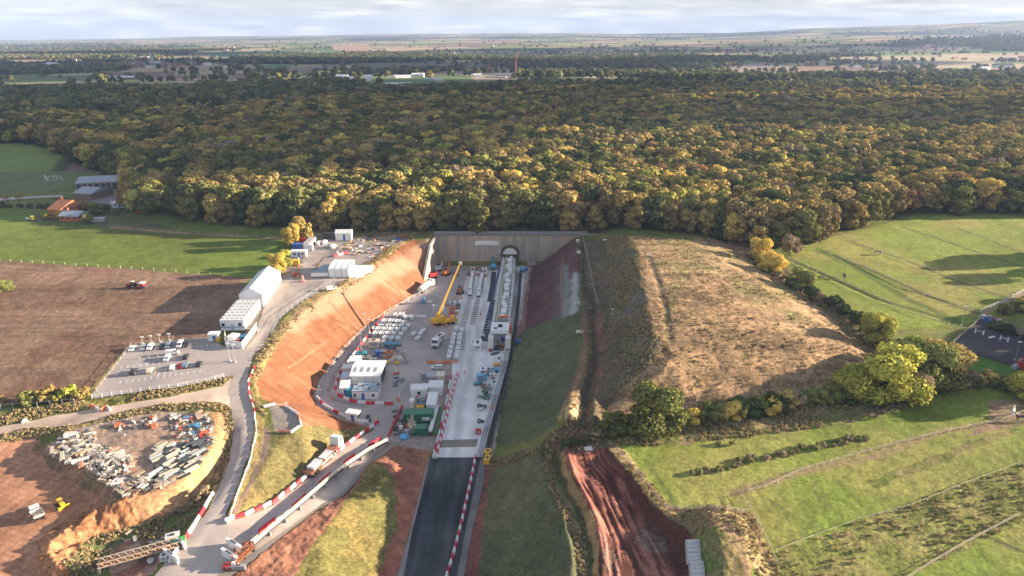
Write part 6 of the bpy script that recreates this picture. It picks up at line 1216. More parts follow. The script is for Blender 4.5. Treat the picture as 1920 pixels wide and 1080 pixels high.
# far-left farm, tractor and seed drill
def farm():
    def barn(fl, fr, br, eave, rise, roof, wall, label, name='barn'):
        a, l, w, x, y = block(fl, fr, br, 4); r = thing(name, label, 'barn' if name == 'barn' else 'house', (x, y, float(HB(x, y))), a); q = MB(); q.box(-l / 2, l / 2, -w / 2, w / 2, -.3, eave); q.add([(-l / 2, -w / 2, eave), (-l / 2, w / 2, eave), (-l / 2, 0, eave + rise)], [(0, 1, 2)]); q.add([(l / 2, -w / 2, eave), (l / 2, w / 2, eave), (l / 2, 0, eave + rise)], [(0, 1, 2)]); q.build('wall', wall, r)
        q = MB(); q.gable(l, w, eave + .03, rise, ov=.35); ro = q.build('roof', roof, r); return r, l, w, eave, rise, ro
    r, l, w, *_ = barn((144,358), (222,354), (222,342), 4.5, 2.0, SROOF, GWOOD, 'long grey roofed open barn at the wood edge')
    for k in range(7): q = MB(); xx = -l / 2 + l * (k + .5) / 7; q.box(xx - l / 18, xx + l / 18, -w / 2 - .05, -w / 2 + .03, 0, 3.8); q.build('bay_opening', DGREY, r)
    barn((139,374), (172,376), (176,362), 3.6, 2.2, SROOF, paint('old_brick', (.25, .17, .13), .9), 'smaller grey roofed barn beside the farm yard')
    BR = paint('red_brick', (.42, .15, .08), .9, var=.2); TL = paint('clay_tile', (.50, .20, .10), .9, var=.25)
    for fl, fr, br, lab, ev, rs in (((93,409),(116,411),(130,394),'tall orange brick farmhouse with clay tile roof',4.6,3.4), ((112,415),(148,416),(150,407),'low brick wing in front of the farmhouse',2.6,2.0)):
        r, l, w, ev, rs, ro = barn(fl, fr, br, ev, rs, TL if ev > 3 else SROOF, BR, lab, 'brick_house')
        for k in range(3): q = MB(); xx = -l / 2 + l * (k + .5) / 3; q.box(xx - .4, xx + .4, -w / 2 - .04, -w / 2 + .02, 1.2, 2.2); q.build('window', GLASS, r)
        q = MB(); q.box(-l * .3 - .4, -l * .3 + .4, -.4, .4, ev + rs * .6, ev + rs + 1.2); q.build('chimney', BR, ro)
    cabin(226,389, .05, 6.5, 2.8, 2.6, CW, 'white caravan parked in the farm yard', 3, name='caravan', cat='caravan'); cabin(214,386, .3, 3, 2.2, 2.2, CW, 'small white trailer left of the caravan', 1, name='trailer', cat='trailer')
    container(186,415, .2, 6, 3, 1.8, CG, 'pale greenhouse in the farm garden', 'greenhouse', 'greenhouse'); container(55,411, .5, 3, 1.4, .8, COW, 'pale trough left of the farmhouse', 'trough', 'trough', ribs=False); container(262,399, .3, 2.4, 1.6, 1.5, CR, 'red trailer in the paddock corner under the wood', 'red_trailer', 'trailer')
    a, b = PT(243,539), PT(268,539); x, y, z = a; h = math.pi; r = thing('tractor', 'red tractor working on the ploughed field', 'tractor', (x + 1, y, z), h)
    q = MB(); q.box(.2, 2.4, -.5, .5, 1.0, 2.0, tx=.1, ty=.08); q.build('bonnet', RED, r); q = MB(); q.box(-1.3, .2, -.8, .8, 1.3, 3.0, tx=.2, ty=.15); q.build('cab', GLASS, r); q = MB(); q.box(-1.2, .1, -.75, .75, 3.0, 3.15); q.build('cab_roof', WHITE, r)
    wheels(r, (-.9,), 1.25, 1.0, .5); wheels(r, (1.8,), 1.0, .7, .4); r.scale = (.8,) * 3
    r = thing('seed_drill', 'red and white seed drill behind the tractor', 'seed drill', (b[0], b[1], b[2]), h); q = MB(); q.box(-1.2, 1.4, -1.5, 1.5, 1.1, 2.2, tx=-.15); q.build('hopper', RED, r); q = MB(); q.box(-1.0, 1.2, -1.4, 1.4, 2.2, 2.6, tx=.2, ty=.1); q.build('cover', WHITE, r); q = MB(); q.box(1.4, 4.2, -.15, .15, .8, 1.1); q.box(-1.9, -1.2, -1.8, 1.8, .3, .9); q.build('drawbar', DGREY, r); wheels(r, (-.4,), 1.6, .6, .3); r.scale = (.8,) * 3
    for i in range(14): x, y, z = PT(84 + (i * 37 % 34), 331 + (i * 13 % 9)); q = MB(); q.box(-.5, .5, -.25, .25, .35, .9, tx=.1, ty=.06); q.box(.45, .75, -.12, .12, .75, 1.05); [q.box(sx * .35 - .05, sx * .35 + .05, sy * .15 - .05, sy * .15 + .05, 0, .4) for sx in (-1, 1) for sy in (-1, 1)]; one(q.mesh('sheep', WHITE), 'sheep', 'white sheep in the flock on the shaded far meadow', 'sheep', (x, y, z), i * 1.3, 'sheep flock')
farm()
# dumper and bulldozer on the earthworks
def dumper():
    x, y, z = PT(70,968); h = -.75; r = thing('dump_truck', 'white cabbed dump truck standing on the red earthworks', 'dump truck', (x, y, z), h + math.pi)
    q = MB(); q.add([(-3.4, -1.35, 1.6), (-.2, -1.35, 1.2), (-.2, 1.35, 1.2), (-3.4, 1.35, 1.6), (-3.9, -1.6, 2.7), (.2, -1.6, 2.6), (.2, 1.6, 2.6), (-3.9, 1.6, 2.7)], [(0, 3, 2, 1), (0, 1, 5, 4), (1, 2, 6, 5), (2, 3, 7, 6), (3, 0, 4, 7)]); q.build('tipper_body', CREAMP, r)
    q = MB(); q.box(.4, 2.2, -1.2, 1.2, 1.0, 3.0, tx=.15, ty=.1); q.box(2.2, 3.6, -1.1, 1.1, .8, 1.9, tx=.1, ty=.1); q.build('cab', WHITE, r); q = MB(); q.box(.5, 2.1, -1.12, 1.12, 2.0, 2.85, tx=.02); q.add([(2.22, -1, 2.0), (2.22, 1, 2.0), (2.1, 1, 2.8), (2.1, -1, 2.8)], [(0, 1, 2, 3)]); q.build('window', GLASS, r); q = MB(); q.box(.3, 2.3, -1.3, 1.3, 3.0, 3.12); q.build('cab_roof', WHITE, r); q = MB(); q.box(-3, 3, -.5, .5, .7, 1.2); q.build('chassis', DGREY, r); wheels(r, (-2.6, -1.2, 2.7), 1.5, .75, .5)
    r.scale = (.68,) * 3
    x, y, z = PT(115,949); r = thing('bulldozer', 'yellow bulldozer standing on the red earthworks', 'bulldozer', (x, y, z), -.6)
    for sy in (-1, 1): q = MB(); q.extr([(-1.9, .2), (-2.0, .7), (-1.5, 1.1), (1.4, 1.1), (1.9, .6), (1.8, .1)], sy * 1.1 - .3, sy * 1.1 + .3, axis='y'); q.build('track', BLACK, r)
    q = MB(); q.box(.1, 2.0, -.7, .7, 1.1, 2.0, tx=.1); q.box(-1.9, -1.1, -.8, .8, 1.1, 1.8); q.build('body', YEL, r); q = MB(); q.box(-1.2, .3, -.75, .75, 1.2, 2.8, tx=.15, ty=.1); q.build('cab_window', GLASS, r); q = MB(); q.box(-1.2, .4, -.85, .85, 2.8, 2.95); q.build('cab_roof', YEL, r); q = MB(); q.box(2.4, 2.7, -1.9, 1.9, .1, 1.4); q.bar((.6, -1.5, .7), (2.4, -1.5, .6), .2); q.bar((.6, 1.5, .7), (2.4, 1.5, .6), .2); q.build('blade', YEL, r); q = MB(); q.box(-2.8, -2, -.5, .5, .3, 1.5); q.build('ripper', DGREY, r); r.scale = (.6,) * 3
dumper()
cabin(663,786, -.25, 3.6, 2.2, 2.4, CW, 'small white welfare cabin by the barriers at the ramp foot', 1)
kit([(676,792,-.3,3,1.4,.9,COW,'pale covered trailer right of the welfare cabin','covered_trailer','bundle'), (691,790,.0,1.2,1.2,1.8,CDG,'dark plant cabinet at the top of the ramp','cabinet','cabinet')])
def sc_(c, k): return tuple(v * k for v in c)
# ---------------------------------------------------------------- barriers
q = MB(); q.extr([(-.26, .08), (-.28, .22), (-.16, .5), (-.13, .92), (.13, .92), (.16, .5), (.28, .22), (.26, .08)], -.97, .97); q.box(-.8, -.4, -.3, .3, 0, .09); q.box(.4, .8, -.3, .3, 0, .09); q.box(.96, 1.0, -.08, .08, .2, .8)
BARR = q.mesh('barrier', PLAS)
PINK, BWH = (.62, .035, .05), (.80, .79, .78)
nbar = 0
def barriers(pts, where, cols=(PINK, BWH), step=2.1, sc=1.0):
    global nbar
    w = walk(PP(pts), step)
    for i, (x, y, z, h) in enumerate(w):
        c = cols[i % len(cols)]; cn = 'red' if c[0] > 1.5 * c[1] and c[1] < .3 else 'white'
        one(BARR, 'barrier', '%s plastic barrier, number %d %s' % (cn, i + 1, where), 'barrier', (x, y, z + .1), h + random.uniform(-.06, .06), 'red and white barriers', rgb(c), (step / 2.05, 1.1 * sc, .92 * sc)); nbar += 1
barriers([(705,796),(643,840),(575,895),(513,944),(453,970),(430,976)], 'down the upper edge of the ramp')
barriers([(430,974),(445,928),(468,868),(481,812),(477,772)], 'up the long road edge', (BWH, (.7,.5,.45), BWH), 3.3, .5)
barriers([(477,770),(467,738),(466,715),(478,688)], 'round the bend of the site road', step=2.4, sc=.6)
barriers([(708,828),(658,861),(607,902),(560,944),(501,988),(474,1012)], 'down the lower edge of the ramp', (PINK, PINK, (.45,.43,.43), (.45,.43,.43)), 2.6)
barriers([(396,934),(372,975),(345,1015),(322,1050)], 'along the lower left road edge', (BWH, BWH, PINK), 2.6)
barriers([(729,759),(690,758),(660,754),(638,744),(629,728),(636,703),(662,668),(697,620),(716,600)], 'round the inside of the pit loop road', step=2.7)
barriers([(598,750),(608,762),(640,779),(655,786),(690,793)], 'round the outer bend of the pit loop', (BWH, PINK, BWH), 2.6, .9)
barriers([(857,706),(847,742),(836,787),(822,840),(817,862)], 'down the middle of the slab, right line', step=1.75)
barriers([(845,710),(838,750),(827,800),(816,845),(811,866)], 'down the left edge of the slab', (PINK, BWH, BWH), 3.2, .9)
barriers([(891,862),(881,910),(868,970),(853,1030),(838,1080),(818,1150)], 'down the right of the black road', step=1.75)
barriers([(752,768),(742,790),(731,815)], 'left of the plant yard', ((.55,.06,.03), (.3,.1,.08), PINK), 2.6)
barriers([(807,681),(822,682),(840,681),(860,680)], 'across the foot of the two segment rows', (CO, (.7,.3,.2)), 2.6)
barriers([(506,762),(530,760),(560,779),(565,800),(546,813),(518,809)], 'round the small gravel pad', (BWH, (.6,.25,.18), BWH), 3.2, .8)
barriers([(630,481),(640,478),(652,475)], 'in the loop on the upper compound', step=2.4)
barriers([(175,765),(190,772),(200,765),(207,770)], 'thrown down beside the haul road', ((.75,.22,.1), BWH), 2.6)
print('BARRIERS', nbar)
q = MB(); q.tube((0, 0, .05), (0, 0, .95), .2, .04, 8); q.box(-.25, .25, -.25, .25, 0, .06); CONE = q.mesh('cone', PLAS)
for i, (px, py) in enumerate([(745,750),(749,753),(625,748),(887,560),(901,590),(909,520),(888,642),(871,700)]): x, y, z = PT(px, py); one(CONE, 'traffic_cone', 'orange traffic cone, one of a few scattered on the pit floor', 'cone', (x, y, z + .1), i, 'orange cones on the pit floor', rgb(CO), (1.3, 1.3, 1.3))
x, y, z = PT(568, 528); q = MB(); q.tube((0, 0, 0), (0, 0, 2.6), .55, .3, 10); q.box(-.8, .8, -.8, .8, 0, .4); one(q.mesh('kiosk', PLAS), 'gate_post', 'red and white gate post standing at the compound entrance', 'post', (x, y, z), 0, None, rgb((.7,.25,.2)))
# ---------------------------------------------------------------- fences
POSTW = paint('fence_timber', (.50, .42, .33), .85, var=.2); POSTG = GALV
_pm = {}
def fence(pts, label, step=4.0, h=1.2, mat=None, rails=(.45, .8, 1.1), pw=.075, name='fence', mesh_=False):
    m = mat or POSTW; a = PP(pts); ox, oy, oz = a[0]; r = thing(name, label, 'fence', (ox, oy, oz)); tot = sum(math.hypot(b[0] - c[0], b[1] - c[1]) for b, c in zip(a[1:], a)); step = max(step, tot / 70)
    w = walk(a, step); key = (m.name, h, pw)
    if key not in _pm: q = MB(); q.box(-pw, pw, -pw, pw, -.2, h); _pm[key] = q.mesh('post', m)
    for (x, y, z, hd) in w: o = link(bpy.data.objects.new('post', _pm[key]), r); o.location = (x - ox, y - oy, z - oz); o.rotation_euler = (0, 0, hd)
    for k, rz_ in enumerate(rails):
        q = MB()
        for b, c in zip(w[:-1], w[1:]): q.bar((b[0] - ox, b[1] - oy, b[2] - oz + rz_), (c[0] - ox, c[1] - oy, c[2] - oz + rz_), pw * .8)
        q.build('rail', m, r)
    return r
q0 = P(690, 437, 14)
FENCES = [
 ([(-40,487),(120,496),(250,504),(380,514),(466,520)], 'post fence between the green meadow and the ploughed field', 5, 1.1, None, (1.0,)),
 ([(205,424),(250,429),(330,435),(430,441),(545,449)], 'fence along the worn track under the wood, left meadow', 5, 1.1, None, (1.0,)),
 ([(246,650),(300,644),(395,634),(432,638)], 'pale rail fence along the back of the car park', 3, 1.3, None, (.5,1.1)),
 ([(246,650),(212,695),(173,744)], 'fence down the left edge of the car park', 3, 1.3, None, (.5,1.1)),
 ([(173,748),(240,739),(330,728),(400,714),(436,703)], 'long white rail fence along the front of the car park', 2.4, 1.4, WHITE, (.45,.9,1.3)),
 ([(226,676),(260,673),(300,669)], 'low rail fence between the back and middle rows of the car park', 2.6, .9, None, (.8,)),
 ([(200,708),(260,703),(320,696),(378,686)], 'low rail fence between the middle and front rows of the car park', 2.6, .9, None, (.8,)),
 ([(628,528),(590,552),(560,572),(530,592),(516,615),(507,637)], 'galvanised fence between the compound road and the orange slope', 3, 1.8, GALV, (.3,1.0,1.7)),
 ([(1093,447),(1105,500),(1113,545),(1124,578)], 'pale fence running down the top of the right slope', 3.5, 1.5, GALV, (.4,1.3)),
 ([(1925,772),(1880,790),(1760,815),(1640,845),(1500,885),(1437,915),(1388,928)], 'pale tape fence across the right meadow beside the worn path', 4, 1.1, None, (.6,1.0)),
 ([(1388,928),(1412,965),(1440,1020),(1470,1090)], 'fence down the left side of the lower right paddocks', 4, 1.1, None, (.6,1.0)),
 ([(1455,1037),(1530,1008),(1610,978),(1705,953),(1810,910),(1925,867)], 'thin tape fence between green paddock and dry meadow', 5, 1.0, None, (.9,)),
 ([(1700,1088),(1760,1050),(1830,1010),(1925,960)], 'pale rail fence across the bottom right corner', 4, 1.1, None, (.6,1.0)),
 ([(1143,833),(1192,882),(1220,918),(1246,955)], 'fence between the red mud track and the right meadow', 4, 1.2, GWOOD, (.5,1.0)),
 ([(1246,956),(1300,957),(1350,959),(1406,961)], 'green grey field rail fence at the end of the mud track', 2.6, 1.3, GWOOD, (.3,.6,.9,1.2)),
 ([(1480,487),(1560,520),(1640,556),(1720,590),(1790,613)], 'fence between the two leftmost upper right paddocks', 5, 1.1, None, (1.0,)),
 ([(1540,468),(1640,510),(1740,555),(1840,587)], 'fence with a dark ditch through the upper right paddocks', 5, 1.1, GWOOD, (.6,1.0)),
 ([(1605,452),(1700,488),(1800,530),(1900,560)], 'tape fence through the middle of the upper right paddocks', 6, 1.1, None, (1.0,)),
 ([(1838,586),(1880,567),(1925,544)], 'pale fence along the lane above the riding arena', 3, 1.2, WHITE, (.6,1.1)),
 ([(1786,646),(1812,622),(1838,600)], 'pale rail fence up the left side of the riding arena', 3, 1.2, None, (.6,1.1)),
 ([(1786,655),(1840,670),(1912,694)], 'dark mesh fence along the front of the riding arena', 3.5, 1.6, DGREY, (.1,.8,1.5)),
 ([(1870,602),(1930,622)], 'fence along the back of the riding arena', 3.5, 1.2, GWOOD, (.6,1.1)),
 ([(-20,770),(60,766),(98,762),(160,757)], 'galvanised fence between the hedge and the haul road', 3, 1.8, GALV, (.2,1.7)),
 ([(1560,752),(1640,735),(1720,722),(1800,720),(1860,725)], 'dark fence along the foot of the right hedge', 4, 1.1, GWOOD, (.6,1.0)),
 ([(700,604),(735,580),(770,562),(800,545)], 'white post row along the foot of the orange slope', 4, 1.1, WHITE, (1.0,)),
 ([(594,748),(600,722),(622,686),(650,650),(690,612)], 'white post row round the bend at the foot of the orange slope', 3.5, 1.1, WHITE, (1.0,)),
 ([(745,749),(760,722),(775,700)], 'thin white rope rail beside the track on the pit floor', 3, 1.0, WHITE, (.9,)),
 ([(590,436),(650,436),(700,437),(760,438)], 'grey fence at the wood edge behind the compound', 4, 1.8, GALV, (.3,1.6)),
]
for f in FENCES: fence(*f[:5], rails=f[5]) if len(f) > 5 else fence(*f)
def top_fence():
    r = thing('headwall_fence', 'grey metal edge fence along the top of the concrete headwall', 'fence', (-36, 303.3, 14.5))
    for k in range(28): q = MB(); q.box(-.06, .06, -.05, .05, 0, 1.5); o = q.build('post', GALV, r); o.location = (k * 2.6, 0, 0)
    q = MB(); q.box(0, 70.4, -.02, .02, .15, 1.35); q.build('mesh_panel', paint('dull_mesh', (.22, .24, .25)), r)
top_fence()
# lamp posts and tall masts
def lamp(px, py, h, label, group='lighting poles'):
    x, y, z = PT(px, py); r = thing('lamp_post', label, 'lamp post', (x, y, z), 0, group); q = MB(); q.tube((0, 0, 0), (0, 0, h), .11, .06, 8); q.build('pole', GALV, r); q = MB(); q.box(-.5, .5, -.2, .2, h - .1, h + .12); q.build('lamp_head', WHITE, r); q = MB(); q.box(-.3, .3, -.3, .3, 0, .5); q.build('base', CONC, r)
for a in [(268,646,2.6,'lamp post at the back of the car park, leftmost'), (284,644,2.6,'lamp post at the back of the car park, second'), (300,642,2.6,'lamp post at the back of the car park, third'), (318,640,2.6,'lamp post at the back of the car park, rightmost'), (431,678,6,'tall pale mast left of the pair by the car park exit'), (441,680,6,'tall pale mast right of the pair by the car park exit'), (684,622,7,'lighting pole at the foot of the orange slope'), (693,628,6,'lighting pole beside the segment block'), (855,606,5,'lit pole at the left edge of the slab'), (814,600,6,'thin pole left of the yellow crane'), (677,655,6,'pole beside the teal container'), (1148,590,2,'short survey pole on the bare strip')]: lamp(*a)
# parking bay lines
PLM = paint('line_paint', (.72, .72, .70), .8)
def bays(p0, p1, n, d0, d1, label):
    for i in range(n):
        t = i / (n - 1); a = (p0[0] + (p1[0] - p0[0]) * t, p0[1] + (p1[1] - p0[1]) * t); b = (a[0] + d1[0] - d0[0], a[1] + d1[1] - d0[1]); A, B = PT(*a), PT(*b); q = MB(); l = math.hypot(B[0] - A[0], B[1] - A[1]); q.box(0, l, -.09, .09, 0, .012); o = link(bpy.data.objects.new('bay_line', q.mesh('bay_line', PLM))); o.location = (A[0], A[1], A[2] + .135); o.rotation_euler = (0, 0, head(A, B)); o['kind'] = 'structure'
bays(ck(160,290), ck(1340,210), 18, (0, 0), (5.6, -9.5), ''); bays(ck(45,520), ck(560,460), 7, (0, 0), (5.2, -10), ''); bays(ck(30,725), ck(1110,570), 14, (0, 0), (5, -11), '')
# long cream conveyor down the ramp and the truss bridges at the lower left
cv = [PT(*p) for p in [(726,833),(690,852),(637,889),(592,928),(548,967),(508,1000),(476,1029)]]
r = thing('long_conveyor', 'long cream covered conveyor running down beside the ramp', 'conveyor', cv[0]); ox, oy, oz = cv[0]
for a, b in zip(cv, cv[1:]):
    q = MB(); A = Vector((a[0] - ox, a[1] - oy, a[2] - oz + 1.5)); B = Vector((b[0] - ox, b[1] - oy, b[2] - oz + 1.5)); q.tube(A, B, .42, n=8); q.build('cover', paint('conveyor_cream', (.55,.49,.38)), r)
    q = MB(); dn = Vector((0, 0, .75)); q.bar(A - dn, B - dn, .3); q.build('belt', DGREY, r)
for (x, y, z, h) in walk(cv, 5): q = MB(); q.box(-.1, .1, -.6, .6, 0, 1.0); o = q.build('support', GREY, r); o.location = (x - ox, y - oy, z - oz); o.rotation_euler = (0, 0, h)
COWT = paint('dull_cream_steel', (.42, .36, .27), .6)
def truss(A, B, label, w=1.6, c=None):
    a, b = PT(*A), PT(*B); l = math.hypot(a[0] - b[0], a[1] - b[1]); r = thing('truss_bridge', label, 'truss', a, head(a, b)); 
    for sy in (-1, 1):
        q = MB(); n = max(4, int(l / 1.2)); q.bar((0, sy * w / 2, 1.0), (l, sy * w / 2, 1.0), .16); q.bar((0, sy * w / 2, 2.0), (l, sy * w / 2, 2.0), .16)
        for k in range(n): q.bar((l * k / n, sy * w / 2, 1.0), (l * (k + .5) / n, sy * w / 2, 2.0), .1); q.bar((l * (k + .5) / n, sy * w / 2, 2.0), (l * (k + 1) / n, sy * w / 2, 1.0), .1)
        q.build('side_frame', c or COWT, r)
    q = MB(); q.box(0, l, -w / 2 + .1, w / 2 - .1, 1.05, 1.2); q.build('deck', RUST, r)
    for k in range(3): q = MB(); q.box(l * k / 2 - .2, l * k / 2 + .2, -w / 2, w / 2, -.5, 1.0); q.build('pier', DGREY, r)
truss((338,1027), (190,1085), 'cream lattice conveyor bridge at the bottom left'); truss((474,1032), (440,1062), 'dark rusty lattice bridge between the road and the long conveyor', 1.4, RUST)
kit([(338,1022,.4,2.2,1.6,1.5,(.08,.4,.12),'small bright green machine beside the lower road','green_machine','machine'), (325,1012,.4,2.6,1.6,1.3,COW,'white and red plant next to the small green machine','white_plant','box'), (309,1050,.2,1.4,1.3,1.3,COW,'white cube tank below the lattice bridge','cube_tank','box'), (283,1055,.2,1.2,1.2,.8,COW,'white round pot below the lattice bridge','pot','drum'),
     (440,1030,1.0,.5,4.5,1.9,CW,'tall white barrier panels at the lower road edge','mesh_screen','screen'), (432,1050,1.0,.5,4.5,1.9,CW,'second run of tall white barrier panels at the lower road edge','mesh_screen','screen'), (455,1028,.5,3.2,.8,.9,CR,'long orange red beam beside the white panels','beam','beam'), (432,1066,.1,2.4,1.2,1.0,CR,'red base frame by the bottom road edge','base_frame','frame'), (448,1068,.0,2.6,.6,1.1,CG,'grey mesh crate at the bottom road edge','mesh_crate','crate'),
     (322,1050,1.0,.4,4.5,1.9,CW,'white panel screen at the left bottom road edge','mesh_screen','screen'), (340,1025,1.0,.4,3,1.7,CW,'short white panel screen above the lattice bridge','mesh_screen','screen')])
def hose(px, py, label, s=1.0):
    x, y, z = PT(px, py); pts = [(1.2 * s * math.sin(t), 1.9 * s * math.sin(2 * t) * .5 + .6 * t * .3, .25) for t in [k * math.pi / 14 for k in range(29)]]; q = MB()
    for a, b in zip(pts, pts[1:]): q.tube(a, b, .17, n=6, caps=False)
    one(q.mesh('hose', BLACK, True), 'coiled_hose', label, 'hose', (x, y, z + .12), .1)
hose(904,765,'upper black hose coil on the slab'); hose(905,794,'lower black hose coil shaped like an eight on the slab', 1.1)
# concrete pipes, fenced heap
q = MB(); n = 18
for k in range(n):
    t0, t1 = 2 * math.pi * k / n, 2 * math.pi * (k + 1) / n; vs = []
    for rr in (.5, .66):
        for t in (t0, t1):
            for xx in (-1.3, 1.3): vs.append((xx, rr * math.cos(t), .66 + rr * math.sin(t)))
    q.add(vs, [(0, 2, 3, 1), (4, 5, 7, 6), (0, 4, 6, 2), (1, 3, 7, 5)])
PIPE = q.mesh('concrete_pipe', CONC, True)
for i, py in enumerate((1020, 1029, 1037, 1046, 1054, 1061, 1069, 1077, 1086)): x, y, z = PT(1298 + i * .6 + (4 if i > 4 else 0), py + 3); one(PIPE, 'concrete_pipe', 'pale concrete pipe, %s from the top of the row at the bottom' % ordi(i), 'pipe', (x, y, z), .06, 'concrete pipes beside the mud track')
kit([(1103,843,.1,2.0,1.4,.6,COW,'white sheet lying at the top of the red mud track','white_sheet','sheeting'), (1134,451,.1,2,1,.6,COW,'white sheet at the top of the bare strip','white_sheet','sheeting'), (1083,455,.1,1.2,1,1.5,COW,'white marker box on the crest of the right slope','marker_box','box'), (1085,476,.1,1.6,1.2,.9,COW,'pale manhole frame on the crest of the right slope','manhole_frame','frame'), (1082,572,.1,1.4,1.0,1.0,COW,'white box at the lower corner of the pale seam','marker_box','box'), (1087,625,.1,2.2,1.6,.8,CCR,'framed dark manhole on the grass slope crest','manhole_frame','frame'), (1217,481,.1,1.6,1.2,.8,COW,'white marker on top of the mound','marker_box','box'), (1494,464,.1,6,1.6,.8,CG,'long pale trough at the wood corner','trough','trough'), (47,792,.4,1.4,1,.9,COW,'white board lying by the haul road','white_board','sheeting')])
# ---------------------------------------------------------------- horses and riding arena
def horse_mesh(graze=True):
    hd = [(1.15, 0, 1.45), (1.45, 0, 1.0), (1.62, 0, .45), (1.85, 0, .25)] if graze else [(1.15, 0, 1.55), (1.4, 0, 1.9), (1.62, 0, 2.05), (1.95, 0, 1.8)]
    V = [(0, 0, 1.2), (.55, 0, 1.18), (.9, 0, 1.25)] + hd + [(-.5, 0, 1.25), (-.8, 0, 1.2), (-1.0, 0, .9), (-1.02, 0, .5)]; E = [(0, 1), (1, 2), (2, 3), (3, 4), (4, 5), (5, 6), (0, 7), (7, 8), (8, 9), (9, 10)]; Rr = [.36, .38, .3, .2, .15, .14, .09, .35, .25, .07, .04]
    for root, xs, sy in ((2, (.72, .74, .72, .72), 1), (2, (.85, .88, .84, .86), -1), (8, (-.75, -.85, -.98, -.9), 1), (8, (-.6, -.68, -.82, -.74), -1)):
        i = len(V); V += [(xs[0], sy * .2, .95), (xs[1], sy * .2, .62), (xs[2], sy * .2, .32), (xs[3], sy * .2, .02)]; E += [(root, i), (i, i + 1), (i + 1, i + 2), (i + 2, i + 3)]; Rr += [.16, .09, .06, .07]
    me = bpy.data.meshes.new('h'); me.from_pydata(V, E, []); o = bpy.data.objects.new('h', me); scene.collection.objects.link(o); md = o.modifiers.new('s', 'SKIN'); sb = o.modifiers.new('u', 'SUBSURF'); sb.levels = 1
    sv_ = me.skin_vertices[0].data
    for k, q in enumerate(Rr): sv_[k].radius = (q, q)
    sv_[0].use_root = True; dg = bpy.context.evaluated_depsgraph_get(); m2 = bpy.data.meshes.new_from_object(o.evaluated_get(dg)); bpy.data.objects.remove(o); m2.materials.clear(); m2.materials.append(COLR); m2.name = 'horse'; return m2
HG_, HS_ = horse_mesh(), horse_mesh(False)
for i, (px, py, a, c, lab, m) in enumerate([(1538,525,.3,(.05,.035,.03),'dark horse with pale legs by the round green tree',HG_), (1583,522,1.4,(.03,.025,.025),'black horse seen end on in the upper right paddock',HG_), (1645,477,-.4,(.3,.28,.27),'grey horse standing in the middle upper paddock',HG_), (1897,780,.9,(.75,.74,.72),'white horse on the trodden ground at the right edge',HS_), (1914,790,2.9,(.05,.05,.06),'dark horse beside the white horse at the right edge',HS_)]):
    x, y, z = PT(px, py); one(m, 'horse', lab, 'horse', (x, y, z), a, 'horses in the paddocks', rgb(c), (1.15,) * 3)
for i, (p0, p1, lab) in enumerate([((1828,624),(1843,628),'white jump at the left of the riding arena'), ((1875,637),(1889,641),'white jump in the middle of the riding arena')]):
    A, B = PT(*p0), PT(*p1); l = math.hypot(A[0] - B[0], A[1] - B[1]); r = thing('horse_jump', lab, 'jump', A, head(A, B))
    for xx in (0, l): q = MB(); q.box(xx - .2, xx + .2, -.4, .4, 0, 1.5, tx=.1, ty=.25); q.build('wing', WHITE, r)
    q = MB(); q.bar((0, 0, .9), (l, 0, .9), .14); q.build('pole', WHITE, r)
kit([(1859,633,.4,2.6,.8,.4,CW,'white pole pile lying on the riding arena','pole_pile','sheeting'), (1846,598,.2,3,1.6,1.4,COW,'cream trailer at the top corner of the riding arena','trailer','trailer'), (1852,603,.2,2,1.4,1.6,CB,'blue feed store at the top corner of the riding arena','feed_store','box'), (1861,600,.2,1.6,1.2,1.2,CR,'red box beside the blue feed store','box_store','box'), (1872,604,.8,2.2,1,.9,CW,'white trough at the back fence of the arena','trough','trough'), (1915,688,.8,3,2,2.2,CR,'red brick shed at the bottom right of the arena','shed','shed'), (1903,690,.5,3,1.4,1.2,CG,'grey pallets at the bottom corner of the arena','pallet_pile','pallet')])
lamp(1802,612,7,'tall pole left of the riding arena'); lamp(1903,676,6,'pole at the lower right of the riding arena')
